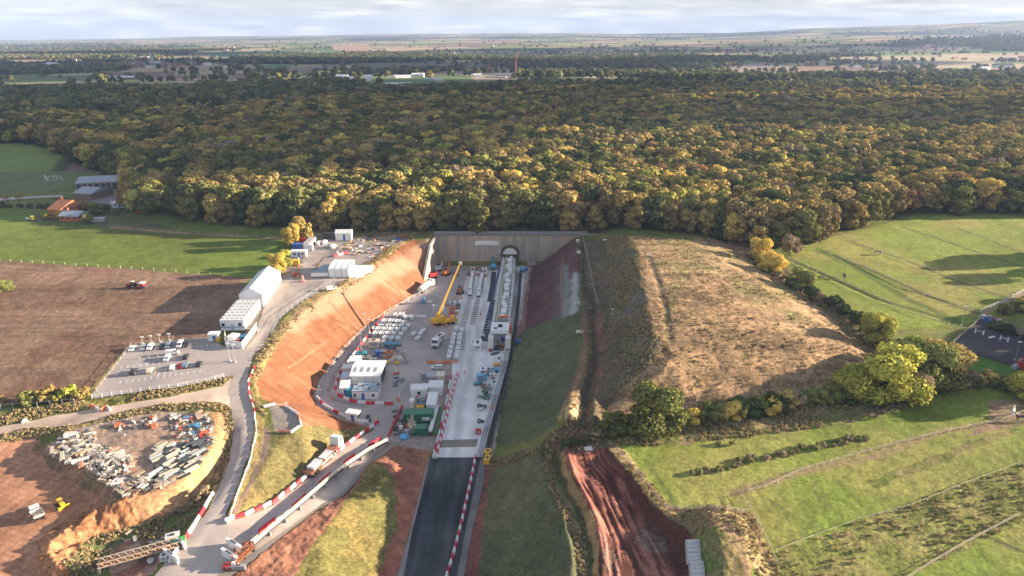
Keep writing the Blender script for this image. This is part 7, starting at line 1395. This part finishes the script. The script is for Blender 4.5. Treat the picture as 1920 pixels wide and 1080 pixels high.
# ---------------------------------------------------------------- single trees and hedges
C_DG, C_OL, C_OC, C_YG, C_GO, C_BR, C_GB = [(.065,.085,.03), (.13,.14,.045), (.29,.22,.075), (.31,.30,.06), (.40,.30,.075), (.19,.145,.07), (.25,.19,.12)]
def T(px, py, h, c, label, big=True, wide=1.0, group='hedgerow trees', cr=None):
    x, y, z = PT(px, py); return tree(x, y, z, h, c, label, group, crowns=cr or (CROWNS_BIG if big else CROWNS), wide=wide)
for a in [
 (1232,806,11.5,C_OL,'big dark olive tree standing in the hedge before the mound',True,1.25), (1600,748,9.5,C_YG,'left part crown of bright yellow green tree pair',True,1.2), (1655,748,14,C_YG,'tallest bright yellow green tree at the mound corner',True,1.25), (1728,722,13,C_OL,'broad olive tree next to the riding arena',True,1.3), (1700,690,10,(.16,.19,.04),'round light green tree behind the yellow pair',True,1.1),
 (1762,712,11,C_OC,'pale ochre green tree overlooking the riding arena',True,1.1), (1705,752,7.5,C_GB,'grey brown tree right of the yellow pair',True,1.2), (1640,645,10,(.27,.26,.06),'loose yellow green tree on the paddock hedge',True,.95), (1500,545,8,C_OL,'round dark olive tree on the paddock hedge',True,1.25), (1447,512,8.5,C_GO,'golden tree at the wood corner, nearer one',True,1.1), (1425,490,9.5,C_GO,'golden tree at the wood corner, farther one',True,1.0),
 (1480,480,9,C_GB,'brown tree above the golden pair',False,1.0), (1915,745,7,C_YG,'yellow green tree cut by the right edge of the picture',True,1.2), (548,462,9.5,C_GO,'tall yellowing tree left of the upper compound',True,.8), (560,450,10,C_OC,'ochre tree behind the tall yellowing one',True,.8), (576,452,8,C_OC,'pale clumped poplar at the compound gate',False,.8),
 (522,512,7.5,C_GO,'golden bushy tree beside the marquee',True,1.0), (532,500,6.5,C_YG,'smaller golden tree behind the golden bushy one',True,1.0), (7,548,5,C_OL,'round green bush alone in the ploughed field',True,1.3), (160,398,6.5,C_BR,'brown tree between farmhouse and barn',False,1.3), (182,402,6,C_OL,'olive tree in the farm garden',False,1.4), (196,400,5,C_DG,'dark green tree in the farm garden',False,1.3), (118,386,5,C_BR,'brown bush left of the barn',False,1.4),
 (165,418,4.5,C_OL,'low olive tree right of the brick wing',False,1.4), (88,412,3,C_YG,'small yellow bush at the farmhouse gable',False,1.3), (113,411,3.6,C_YG,'yellow bush before the brick wing',False,1.2), (62,414,2.6,C_YG,'little round yellow bush left of the farm',False,1.2), (12,375,4,C_OC,'small ochre tree left on the farm drive',False,1.0), (35,375,4.2,C_OC,'small ochre tree right on the farm drive',False,1.0), (130,392,6,C_DG,'dark tree behind the farmhouse',False,1.3), (220,402,3,C_OL,'low bush in front of the caravan',False,1.4),
 (255,198,14,C_GO,'golden tree beside the far farm beyond the wood',False,1.0), (1780,700,7,C_GB,'grey brown hedge tree right of the ochre one',False,1.3)]: T(*a)
def bushrow(pts, step, h0, h1, cols, where, group, wide=1.0, jit=.8, kind='hedge_bush'):
    for i, (x, y, z, hd) in enumerate(walk(PP(pts), step)):
        h = random.uniform(h0, h1); c, cn = random.choice(cols); x += random.uniform(-jit, jit); y += random.uniform(-jit, jit)
        o = one(random.choice(BUSHES), kind, '%s %s, number %d %s' % (cn, 'bush' if kind == 'hedge_bush' else 'clump', i + 1, where), 'bush' if kind == 'hedge_bush' else 'weed clump', (x, y, float(HB(x, y)) - .1), random.uniform(0, 6.3), group, rgb(sc_(c, random.uniform(.8, 1.2))), (h * wide, h * wide, h))
MIX = [(C_DG,'dark green'), (C_OL,'olive'), (C_OL,'olive'), (C_OC,'ochre'), (C_GB,'brown'), (C_GO,'golden')]; MIX2 = [(C_DG,'dark green'), (C_DG,'dark green'), (C_OL,'olive'), (C_GB,'brown')]
for i, (px, py, h) in enumerate([(2010,482,15), (2060,508,14), (1990,712,14), (2045,700,15), (2110,730,14), (2060,645,13), (2100,618,14), (2160,668,15), (2010,590,10), (1985,560,7)]):
    T(px, py, h, C_OL, 'olive tree standing off to the right, number %d' % (i + 1), True, 1.1, 'trees beyond the right paddocks')
bushrow([(1150,812),(1190,808)], 2.6, 3.6, 5, [(C_OC,'ochre'), (C_OL,'olive')], 'at the left end of the mound hedge', 'bushes of the mound hedge')
bushrow([(1262,800),(1330,788),(1420,772),(1500,760),(1575,750)], 2.7, 3.2, 4.8, MIX, 'of the mound hedge, rightwards from the dark tree', 'bushes of the mound hedge')
bushrow([(1580,752),(1640,756),(1700,740),(1760,728),(1850,722),(1930,735)], 3.2, 2.8, 4.6, MIX2, 'of the hedge right of the yellow trees', 'bushes of the right hedge')
bushrow([(1410,478),(1440,510),(1480,535),(1540,565),(1600,600),(1650,640),(1700,680)], 3.0, 2.4, 4.2, MIX2 + [(C_OC,'ochre')], 'of the hedge between mound and paddocks', 'bushes of the paddock hedge')
bushrow([(1760,722),(1800,715),(1850,722)], 3.4, 3.2, 4.4, [(C_GB,'brown'), (C_OC,'ochre')], 'of the bushes below the arena grass', 'bushes of the right hedge')
bushrow([(40,756),(70,752),(110,750),(155,746)], 2.4, 2.6, 3.8, [(C_OL,'olive'), (C_OC,'ochre'), (C_YG,'yellow green')], 'of the hedge below the ploughed field', 'bushes of the haul road hedge')
bushrow([(0,755),(18,753)], 3, 1.6, 2.6, [(C_OC,'ochre')], 'at the left end of the haul road hedge', 'bushes of the haul road hedge')
bushrow([(0,389),(60,390),(135,392)], 5.5, 2.2, 3.2, [(C_OL,'olive'), (C_DG,'dark green')], 'of the farm drive hedge', 'bushes of the farm drive hedge')
bushrow([(1300,890),(1345,882),(1390,868),(1440,857),(1480,848),(1530,838),(1580,828),(1620,820)], 1.2, .5, 1.35, [((.18,.17,.075),'green brown'), ((.27,.20,.13),'pinkish brown'), ((.15,.16,.06),'dull green')], 'of the weed row in the right meadow', 'weed clumps across the right meadow', 1.1, .9, 'weed_clump')
bushrow([(1345,836),(1395,836)], 3.5, .8, 1.3, [((.22,.2,.08),'dry green')], 'alone above the weed row', 'weed clumps across the right meadow', 1.1, .6, 'weed_clump')
bushrow([(1868,618),(1905,628),(1930,638)], 3, 2, 3, MIX2, 'behind the riding arena', 'bushes of the arena')
bushrow([(1880,590),(1930,570)], 3, 2.5, 4, [(C_OC,'ochre'), (C_OL,'olive')], 'above the riding arena', 'bushes of the arena')
bushrow([(345,965),(370,945),(395,925)], 2.6, 1.4, 2.6, MIX, 'in the gully beside the site road', 'bushes in the gully')
bushrow([(1060,838),(1120,822),(1135,815)], 2.2, 1.2, 2.2, MIX2, 'at the top of the mud track', 'bushes at the mud track')
# rough grass tufts as one mass
def tufts(name, areas, n, h0, h1, label, pal):
    mt = leaf_mat(name, True); r = [x for x in mt.node_tree.nodes if x.type == 'VALTORGB'][0]
    for i, el in enumerate(r.color_ramp.elements): el.color = tuple(pal[i % len(pal)]) + (1,)
    src = [with_mat(crown_mesh('tuft', 40, 700 + i, .8, .02, 5, .16), mt) for i in range(3)]
    X, Y = [], []; tot = sum(w for _, w in areas)
    for nm, w in areas:
        pw = AREAW[nm]; xs = [p[0] for p in pw]; ys = [max(p[1], 84) for p in pw]; k = int(n * w / tot); bx_, by_ = rng.uniform(min(xs), max(xs), k * 4), rng.uniform(min(ys), max(ys), k * 4)
        m = inpoly(bx_, by_, pw) & (np.abs(bx_) < 30 + .86 * by_) & (fbm(bx_, by_, 7, 404, 3) > .42)
        for poly in SHEETCUT: m &= ~inpoly(bx_, by_, poly)
        X.append(bx_[m][:k]); Y.append(by_[m][:k])
    X, Y = np.concatenate(X), np.concatenate(Y); gn_wood(name, X, Y, HB(X, Y) - .05, rng.uniform(h0, h1, len(X)), src, mt, label)
tufts('rough_grass', [('bank_s',3),('bank_s2',1),('bank_y',5),('gold_crest',5),('gully_g',2),('fence_strip',2),('mound',5),('mound_shade_scrub',7),('between',3),('top_scrub',1),('top_dry',2),('weeds_r2',3),('meadow_r3',3),('edge_r',3),('gap_mud',1),('crest_dry',1)], 26000, .12, .7, 'dry tussocky grass and weeds over the banks and the mound', [(.22,.185,.085), (.29,.23,.12), (.34,.26,.15), (.15,.155,.065), (.26,.20,.12), (.28,.22,.11), (.19,.14,.09), (.27,.21,.14)])
# ---------------------------------------------------------------- materials lying in the storage yards
def heap_meshes():
    out = {}
    q = MB(); [q.box(-2, 2, -.9 + .32 * k, -.62 + .32 * k, .1 + .25 * j, .3 + .25 * j) for k in range(6) for j in range(3)]; out['timber_stack'] = q.mesh('timber_stack', COLR)
    q = MB(); [q.tube((-2.6, -.8 + .4 * k + .2 * j, .2 + .34 * j), (2.6, -.8 + .4 * k + .2 * j, .2 + .34 * j), .18, n=7) for j in range(3) for k in range(5 - j)]; out['pipe_bundle'] = q.mesh('pipe_bundle', COLR)
    q = MB(); q.box(-.6, .6, -.5, .5, .12, 1.1, tx=.05, ty=.05); q.box(-.6, .6, -.5, .5, 0, .1); q.box(-.3, .4, -.3, .3, 1.1, 1.3, tx=.1, ty=.1); out['crate'] = q.mesh('crate', COLR)
    q = MB(); [q.box(-1.4, 1.4, -.5, .5, .16 * k, .16 * k + .11, rz=.06 * math.sin(k * 2.1)) for k in range(6)]; out['board_stack'] = q.mesh('board_stack', COLR)
    q = MB(); q.tube((0, 0, 0), (0, 0, .9), .34, n=10); q.tube((.75, .1, 0), (.75, .1, .9), .34, n=10); q.tube((.3, .7, 0), (.3, .7, .9), .34, n=10); out['drum_group'] = q.mesh('drum_group', COLR)
    q = MB(); n = 14; [q.add([((.55 + .0) * math.cos(t), -.3, .6 + .55 * math.sin(t)) for t in (a0, a1)] + [((.55) * math.cos(t), .3, .6 + .55 * math.sin(t)) for t in (a0, a1)] + [(.28 * math.cos(t), -.3, .6 + .28 * math.sin(t)) for t in (a0, a1)] + [(.28 * math.cos(t), .3, .6 + .28 * math.sin(t)) for t in (a0, a1)], [(0, 1, 3, 2), (4, 6, 7, 5), (0, 4, 5, 1), (2, 3, 7, 6)]) for a0, a1 in [(2 * math.pi * k / n, 2 * math.pi * (k + 1) / n) for k in range(n)]]; out['cable_reel'] = q.mesh('cable_reel', COLR)
    g = random.Random(5); q = MB(); [q.bar((g.uniform(-1.5, 1.5), g.uniform(-1, 1), g.uniform(.1, .3)), (g.uniform(-1.8, 1.8), g.uniform(-1.2, 1.2), g.uniform(.3, 1.0)), g.uniform(.1, .25)) for _ in range(16)]; q.box(-.6, .4, -.5, .5, 0, .4, rz=.5); out['scrap_pile'] = q.mesh('scrap_pile', COLR)
    q = MB(); [q.box(-1.0, 1.0, -.3 + .55 * k, .1 + .55 * k, 0, .85, ty=.1) for k in range(3)]; out['barrier_stack'] = q.mesh('barrier_stack', COLR)
    return out
HM = heap_meshes()
def litter(poly, n, kinds, cols, where, group, seed, keepout=None, a0=None):
    g = random.Random(seed); xs = [p[0] for p in poly]; ys = [p[1] for p in poly]; k = 0; tries = 0; pl_ = []
    while k < n and tries < n * 60:
        tries += 1; px, py = g.uniform(min(xs), max(xs)), g.uniform(min(ys), max(ys)); A = (np.array([px]), np.array([py]))
        if not inpoly(A[0], A[1], poly)[0] or (keepout and inpoly(A[0], A[1], keepout)[0]): continue
        if any((px - a) ** 2 + ((py - b) * 1.5) ** 2 < 7 for a, b in pl_): continue
        pl_.append((px, py)); kd = g.choice(kinds); c, cn = g.choice(cols); x, y, z = PT(px, py); s = g.uniform(.35, .72)
        one(HM[kd], kd, '%s %s %s' % (cn, kd.replace('_', ' '), where), kd.replace('_', ' '), (x, y, z + .02), (a0 if a0 is not None else g.choice([.2, .5, 1.2, -.6, 2.2])) + g.uniform(-.15, .15), group, rgb(sc_(c, g.uniform(.8, 1.15))), (s, s, s)); k += 1
YC = [((.62,.52,.40),'cream'), ((.76,.71,.64),'white'), ((.42,.30,.19),'brown timber'), ((.36,.33,.30),'grey'), ((.72,.66,.58),'pale'), ((.52,.40,.28),'tan'), ((.12,.11,.10),'dark'), ((.45,.24,.15),'red brown')]
K1 = ['timber_stack', 'board_stack', 'scrap_pile', 'crate', 'scrap_pile', 'timber_stack', 'pipe_bundle']
litter([(92,842),(130,812),(165,806),(180,830),(225,850),(250,868),(240,925),(200,908),(155,878),(100,856)], 226, K1, YC, 'among the jumble on the left of the storage yard', 'materials in the left of the storage yard', 1)
litter([(205,795),(290,778),(300,800),(215,822)], 25, ['crate', 'barrier_stack', 'board_stack', 'cable_reel', 'drum_group'], YC + [((.65,.2,.1),'red')], 'along the top of the storage yard', 'materials along the top of the storage yard', 2)
litter([(320,776),(392,772),(400,800),(395,830),(330,832),(318,810)], 81, ['crate', 'drum_group', 'board_stack', 'crate', 'barrier_stack', 'cable_reel', 'timber_stack'], YC + [((.6,.05,.04),'red'), ((.7,.15,.06),'orange red'), ((.1,.3,.5),'blue'), ((.75,.75,.74),'bright white')], 'in the upper right of the storage yard', 'materials in the upper right of the storage yard', 3)
litter([(290,835),(395,830),(382,862),(345,895),(290,895)], 101, ['pipe_bundle', 'timber_stack', 'pipe_bundle'], [((.05,.055,.06),'black'), ((.07,.08,.09),'dark'), ((.55,.48,.38),'cream'), ((.35,.4,.42),'grey blue'), ((.5,.42,.32),'tan')], 'in the right of the storage yard', 'materials in the right of the storage yard', 4, a0=1.0)
litter([(235,890),(345,893),(320,912),(240,934),(205,912)], 64, ['board_stack', 'timber_stack', 'scrap_pile'], YC, 'along the near edge of the storage yard', 'materials along the near edge of the storage yard', 5)
litter([(655,448),(740,440),(768,446),(735,462),(705,485),(655,478),(640,466)], 83, ['crate', 'scrap_pile', 'drum_group', 'board_stack', 'timber_stack', 'barrier_stack'], YC + [((.6,.05,.04),'red'), ((.72,.5,.05),'yellow'), ((.1,.25,.5),'blue'), ((.04,.045,.05),'black')], 'in the crowded compound above the orange slope', 'materials in the upper compound', 6)
litter([(625,468),(650,462),(655,482),(630,476)], 11, ['crate', 'drum_group'], YC + [((.1,.35,.5),'blue')], 'right of the vans in the upper compound', 'materials in the upper compound', 7)
litter([(548,478),(575,486),(565,515),(545,530),(560,500)], 11, ['crate', 'board_stack', 'scrap_pile'], YC + [((.6,.15,.05),'orange')], 'on the verge beside the compound road', 'materials on the compound verge', 8)
litter([(655,665),(760,660),(770,690),(735,694),(660,690)], 38, ['crate', 'drum_group', 'board_stack', 'scrap_pile', 'cable_reel'], YC + [((.7,.45,.05),'yellow'), ((.65,.2,.05),'orange'), ((.05,.2,.45),'blue')], 'beyond the workshop on the pit floor', 'materials beyond the workshop', 9)
litter([(738,700),(752,700),(750,730),(737,735)], 8, ['crate', 'scrap_pile', 'cable_reel'], [((.1,.2,.3),'dark blue'), ((.55,.05,.04),'red'), ((.3,.3,.3),'grey')], 'on the pallet patch right of the workshop', 'materials on the pallet patch', 10)
litter([(740,770),(765,775),(765,815),(732,820)], 22, ['crate', 'scrap_pile', 'drum_group'], [((.5,.1,.05),'red'), ((.2,.2,.2),'grey'), ((.05,.06,.07),'black'), ((.5,.47,.4),'cream')], 'at the left of the plant yard', 'materials at the left of the plant yard', 11)
litter([(905,690),(935,690),(925,750),(900,745)], 19, ['crate', 'scrap_pile', 'drum_group', 'cable_reel'], [((.2,.25,.3),'grey blue'), ((.6,.6,.6),'white'), ((.05,.2,.1),'green'), ((.3,.15,.1),'brown')], 'against the lower pipe run', 'materials against the pipe run', 12)
litter([(925,640),(965,630),(955,680),(915,680)], 19, ['scrap_pile', 'crate', 'pipe_bundle'], [((.1,.1,.11),'dark'), ((.35,.2,.15),'brown'), ((.4,.4,.4),'grey')], 'behind the tunnelling machine', 'materials behind the tunnelling machine', 13)
litter([(840,560),(862,560),(858,610),(836,612)], 19, ['crate', 'scrap_pile', 'drum_group'], [((.1,.1,.11),'dark'), ((.6,.1,.05),'red'), ((.5,.5,.5),'grey'), ((.6,.4,.05),'yellow')], 'between the crane and the slab', 'materials between crane and slab', 14)
litter([(800,505),(850,500),(870,520),(815,530)], 14, ['crate', 'scrap_pile', 'drum_group'], [((.1,.1,.11),'dark'), ((.45,.1,.06),'red'), ((.5,.5,.5),'grey')], 'at the foot of the headwall', 'materials at the foot of the headwall', 15)
litter([(880,505),(945,500),(945,512),(880,520)], 14, ['crate', 'scrap_pile'], [((.1,.1,.11),'dark'), ((.45,.1,.06),'red'), ((.2,.3,.4),'blue grey')], 'at the far end of the slab', 'materials at the far end of the slab', 16)
litter([(205,1000),(340,1000),(330,1040),(270,1050)], 16, ['scrap_pile', 'board_stack', 'crate'], YC, 'in the gully left of the site road', 'materials in the gully', 17)
litter([(780,700),(838,700),(835,720),(780,730)], 9, ['crate', 'scrap_pile'], YC, 'behind the plant yard cabins', 'materials behind the plant yard', 18)
# ---------------------------------------------------------------- far buildings, spire and cranes
q = MB(); q.box(-.5, .5, -.5, .5, -.2, .6); HWALL = q.mesh('wall', COLR); q = MB(); q.gable(1, 1, .6, .42, ov=.04); HROOF = q.mesh('roof', COLR)
def house(px, py, l, w, h, c, rc, label, group=None, a=None, name='house', cat='house'):
    x, y, z = farP(px, py); r = thing(name, label, cat, (x, y, z), random.uniform(-.4, .4) if a is None else a, group); r.scale = (l, w, h)
    o = link(bpy.data.objects.new('wall', HWALL), r); o.color = rgb(c); o = link(bpy.data.objects.new('roof', HROOF), r); o.color = rgb(rc)
TRF, BRW, WWW = (.24,.12,.09), (.36,.2,.14), (.8,.8,.8)
g = random.Random(9)
for i in range(110):
    px = g.gauss(275, 52); py = g.uniform(112, 127) + abs(px - 275) * .02
    house(px, py, g.uniform(12, 22), g.uniform(9, 12), g.uniform(9, 13), g.choice([BRW, BRW, WWW, (.5,.35,.28)]), g.choice([TRF, TRF, (.2,.18,.18)]), 'small brick house in the roofscape of the far left town', 'houses of the far left town')
for i in range(26): house(g.uniform(1100, 1420), g.uniform(96, 112), g.uniform(14, 30), 12, 10, g.choice([WWW, BRW]), TRF, 'tiny house scattered over the far plain right of centre', 'scattered far houses')
for i in range(30): house(g.uniform(380, 1250), g.uniform(84, 104), g.uniform(14, 30), 12, 10, g.choice([WWW, BRW, (.6,.55,.5)]), TRF, 'tiny house scattered over the far plain behind the wood', 'scattered far houses')
for a in [(70,131,60,25,10,WWW,(.7,.7,.72),'long pale factory at the far left'), (100,128,45,25,18,WWW,(.7,.7,.72),'taller white factory block at the far left'), (20,118,50,20,9,WWW,(.6,.6,.65),'pale warehouse at the far left edge'), (272,110,40,20,10,(.6,.65,.7),(.6,.65,.7),'pale blue warehouse behind the left town'), (390,123,22,14,10,WWW,(.6,.6,.6),'white farmhouse right of the left town'), (510,118,14,10,9,WWW,TRF,'white cottage in the far middle fields'),
  (215,150,30,12,8,WWW,(.5,.5,.5),'white farm building on the plain beyond the wood'), (240,149,34,12,8,BRW,WWW,'brick and white farm building on the plain beyond the wood'), (232,196,20,10,6,BRW,TRF,'brick farm shed just beyond the wood'), (245,195,14,12,6,(.1,.3,.5),(.2,.4,.7),'blue roofed shed just beyond the wood'), (286,191,22,12,6,WWW,(.6,.65,.72),'white roofed shed right of the golden far tree'),
  (642,148,24,12,9,WWW,(.75,.77,.8),'white barn at the left end of the open green'), (690,152,14,10,12,WWW,(.75,.77,.8),'tall white block on the open green'), (660,151,22,12,8,WWW,(.75,.77,.8),'low white barn on the open green'), (748,163,44,18,7,(.25,.33,.45),(.75,.72,.72),'long pale roofed hall on the open green'), (755,146,34,12,6,WWW,(.75,.78,.82),'white long hall behind the open green'), (778,144,14,12,8,WWW,(.75,.78,.82),'white shed with a wing behind the open green'), (790,144,12,12,9,WWW,(.8,.8,.8),'bright white shed right of the winged one'), (810,152,26,10,6,(.3,.36,.42),(.5,.55,.6),'blue grey shed on the open green'), (825,153,16,9,6,(.55,.55,.45),(.6,.6,.5),'cream shed beside the blue grey shed'), (895,144,18,10,7,WWW,(.7,.73,.78),'white hut at the edge of the far building site'),
  (945,142,40,10,5,(.5,.45,.42),(.55,.5,.48),'low grey hall on the far building site'), (930,146,46,8,4,(.5,.42,.38),(.6,.52,.46),'long low spoil shed on the far building site'), (1605,130,14,12,11,WWW,(.5,.55,.65),'white house with blue roof in the right fields'), (1622,131,12,10,8,WWW,TRF,'small white house right of the blue roofed one'), (1640,130,14,9,7,(.6,.5,.45),(.4,.3,.28),'grey brick house in the row in the right fields'), (1655,131,12,9,7,(.6,.5,.45),(.4,.3,.28),'rightmost brick house in the row in the right fields'),
  (1790,111,26,12,9,BRW,(.35,.16,.11),'brick farm with long roof at the far right'), (1808,112,18,12,8,BRW,(.35,.16,.11),'brick farm wing at the far right'), (1885,111,46,14,8,(.6,.5,.5),(.6,.5,.5),'pale pink barn range at the far right'), (1915,109,22,14,10,BRW,(.5,.25,.2),'brick block at the far right edge'), (1880,127,52,26,13,(.7,.75,.8),(.10,.11,.12),'large dark domed roof barn at the far right'), (1845,131,34,16,9,WWW,(.6,.68,.75),'white barn left of the dark roofed barn'), (812,103,18,12,7,WWW,WWW,'white farm on the far middle plain'), (850,100,16,10,6,WWW,(.5,.5,.5),'small white farm on the far middle plain')]:
    house(*a[:7], a[7])
def mast(px, py, h, w, c, label, name='far_crane', jib=None, cat='crane'):
    x, y, z = farP(px, py); r = thing(name, label, cat, (x, y, z)); q = MB(); q.tube((0, 0, 0), (0, 0, h), w, w * .7, 6); o = q.build('mast', COLR, r); o.color = rgb(c)
    q = MB(); q.box(-w * 2, w * 2, -w * 2, w * 2, 0, h * .1); o = q.build('base', COLR, r); o.color = rgb(CG)
    if jib: q = MB(); q.tube((0, 0, h * .95), (jib[0], 0, h * .95 + jib[1]), w * .8, w * .4, 6); o = q.build('jib', COLR, r); o.color = rgb(c)
mast(917,138,34,.9,(.6,.25,.1),'orange crane mast, leftmost on the far building site'); mast(928,136,32,.6,(.6,.6,.6),'thin grey mast in the middle of the far building site'); mast(935,139,36,.8,(.6,.3,.2),'pale red crane mast on the far building site'); mast(967,143,34,1.0,(.5,.05,.08),'dark red crawler crane at the right of the far building site', jib=(7, 22)); mast(1053,147,14,.5,(.6,.6,.6),'short pale mast beyond the wood', 'far_mast', cat='mast')
x, y, z = farP(286,124); r = thing('church', 'church with a tall spire in the far left town', 'church', (x, y, z)); q = MB(); q.box(-5, 5, -5, 5, 0, 26); o = q.build('tower', CONC, r); q = MB(); q.tube((0, 0, 26), (0, 0, 52), 6, .2, 6); q.build('spire', CONC, r); q = MB(); q.box(5, 30, -6, 6, 0, 12); q.gable(25, 12, 12, 6, x=17.5); q.build('nave', CONC, r)
x, y, z = farP(348,70); r = thing('radio_mast', 'thin radio mast on the far left skyline', 'mast', (x, y, z)); q = MB(); q.tube((0, 0, 0), (0, 0, 95), 3.0, 1.5, 5); q.build('lattice', GREY, r); q = MB(); q.box(-6, 6, -6, 6, 0, 6); q.build('hut', CONC, r)
# ---------------------------------------------------------------- air and clouds
def haze():
    bm = bmesh.new(); bmesh.ops.create_cube(bm, size=1)
    me = bpy.data.meshes.new('haze'); bm.to_mesh(me); bm.free(); o = link(bpy.data.objects.new('haze', me))
    z0, z1 = -160.0, 300.0; o.scale = (30000, 14600, z1 - z0); o.location = (0, 6300, (z0 + z1) / 2); o['kind'] = 'stuff'; o['label'] = 'pale bluish haze lying over the plain and distant hills'
    m = bpy.data.materials.new('haze'); m.use_nodes = True; t = m.node_tree; t.nodes.clear(); out = N(t, 'ShaderNodeOutputMaterial'); v = N(t, 'ShaderNodeVolumePrincipled')
    v.inputs['Color'].default_value = (.46, .63, 1.0, 1); v.inputs['Density'].default_value = HAZE; v.inputs['Anisotropy'].default_value = .0
    L(t, v.outputs[0], out.inputs['Volume']); me.materials.append(m)
HAZE = 7.5e-5
haze()
CLOUDM = flat('cloud', (.9, .9, .92), .95, var=.03, sc=.002, spec=0)
def cloud(cx, cy, lx, ly, label, h=620.0, seed=1, rot=0.0, holes=0.0):
    """lumpy cloud whose shadow falls round (cx, cy)"""
    k = (h - 15) / sv.z; ox, oy = cx + sv.x * k, cy + sv.y * k
    nu, nv = 70, 40; vs, fs = [], []
    g = np.random.default_rng(seed)
    for s in (1, -1):
        for j in range(nv + 1):
            for i in range(nu + 1):
                a = i / nu * 2 - 1; b = j / nv * 2 - 1
                # square to disc
                X = a * math.sqrt(1 - b * b / 2); Y = b * math.sqrt(1 - a * a / 2); rr = math.hypot(X, Y)
                ed = .74 + .42 * float(fbm(np.array([X * 2.2 + seed * 9.]), np.array([Y * 2.2 + 3.]), 1.0, seed, 4)[0])
                X2, Y2 = X * ed, Y * ed; th = math.sqrt(max(0, 1 - rr ** 2)) * 60
                if s > 0: th *= .5 + 1.3 * float(fbm(np.array([X * 4 + 7.]), np.array([Y * 4 + seed]), 1.0, seed + 5, 4)[0])
                else: th *= -.15
                x = X2 * lx * .5; y = Y2 * ly * .5; vs.append((x * math.cos(rot) - y * math.sin(rot), x * math.sin(rot) + y * math.cos(rot), th))
    n1_ = (nu + 1) * (nv + 1)
    for s in (0, 1):
        for j in range(nv):
            for i in range(nu):
                q = s * n1_ + j * (nu + 1) + i; f = (q, q + 1, q + nu + 2, q + nu + 1); fs.append(f if s == 0 else f[::-1])
    me = bpy.data.meshes.new('cloud'); me.from_pydata(vs, [], fs); me.polygons.foreach_set('use_smooth', np.ones(len(fs), bool)); me.materials.append(CLOUDM)
    o = link(bpy.data.objects.new('cloud', me)); o.location = (ox, oy, h); o['kind'] = 'structure'; return o
def wpt(px, py, z=22.0): return P(px, py, z)
CL = [
 (280, 165, 2100, 820, 0),  # shadow centre (picture), length x, depth y, rotation
 (1150, 222, 1750, 250, -.02), (300, 235, 760, 330, .05), (60, 285, 560, 330, .0), (1850, 222, 700, 190, .0),
 (500, 128, 3200, 1500, .0), (1500, 118, 1500, 700, .0), (1250, 96, 3000, 1300, 0), (250, 100, 2600, 900, 0),
]
for i, (px, py, lx, ly, rt) in enumerate(CL):
    q = wpt(px, py, 22 if py > 160 else -8) if px != 280 else (-650.0, 1120.0); cloud(q[0], q[1], lx, ly, '', 560 + 37 * i if py > 160 else 900 + 40 * i, seed=i + 1, rot=rt)
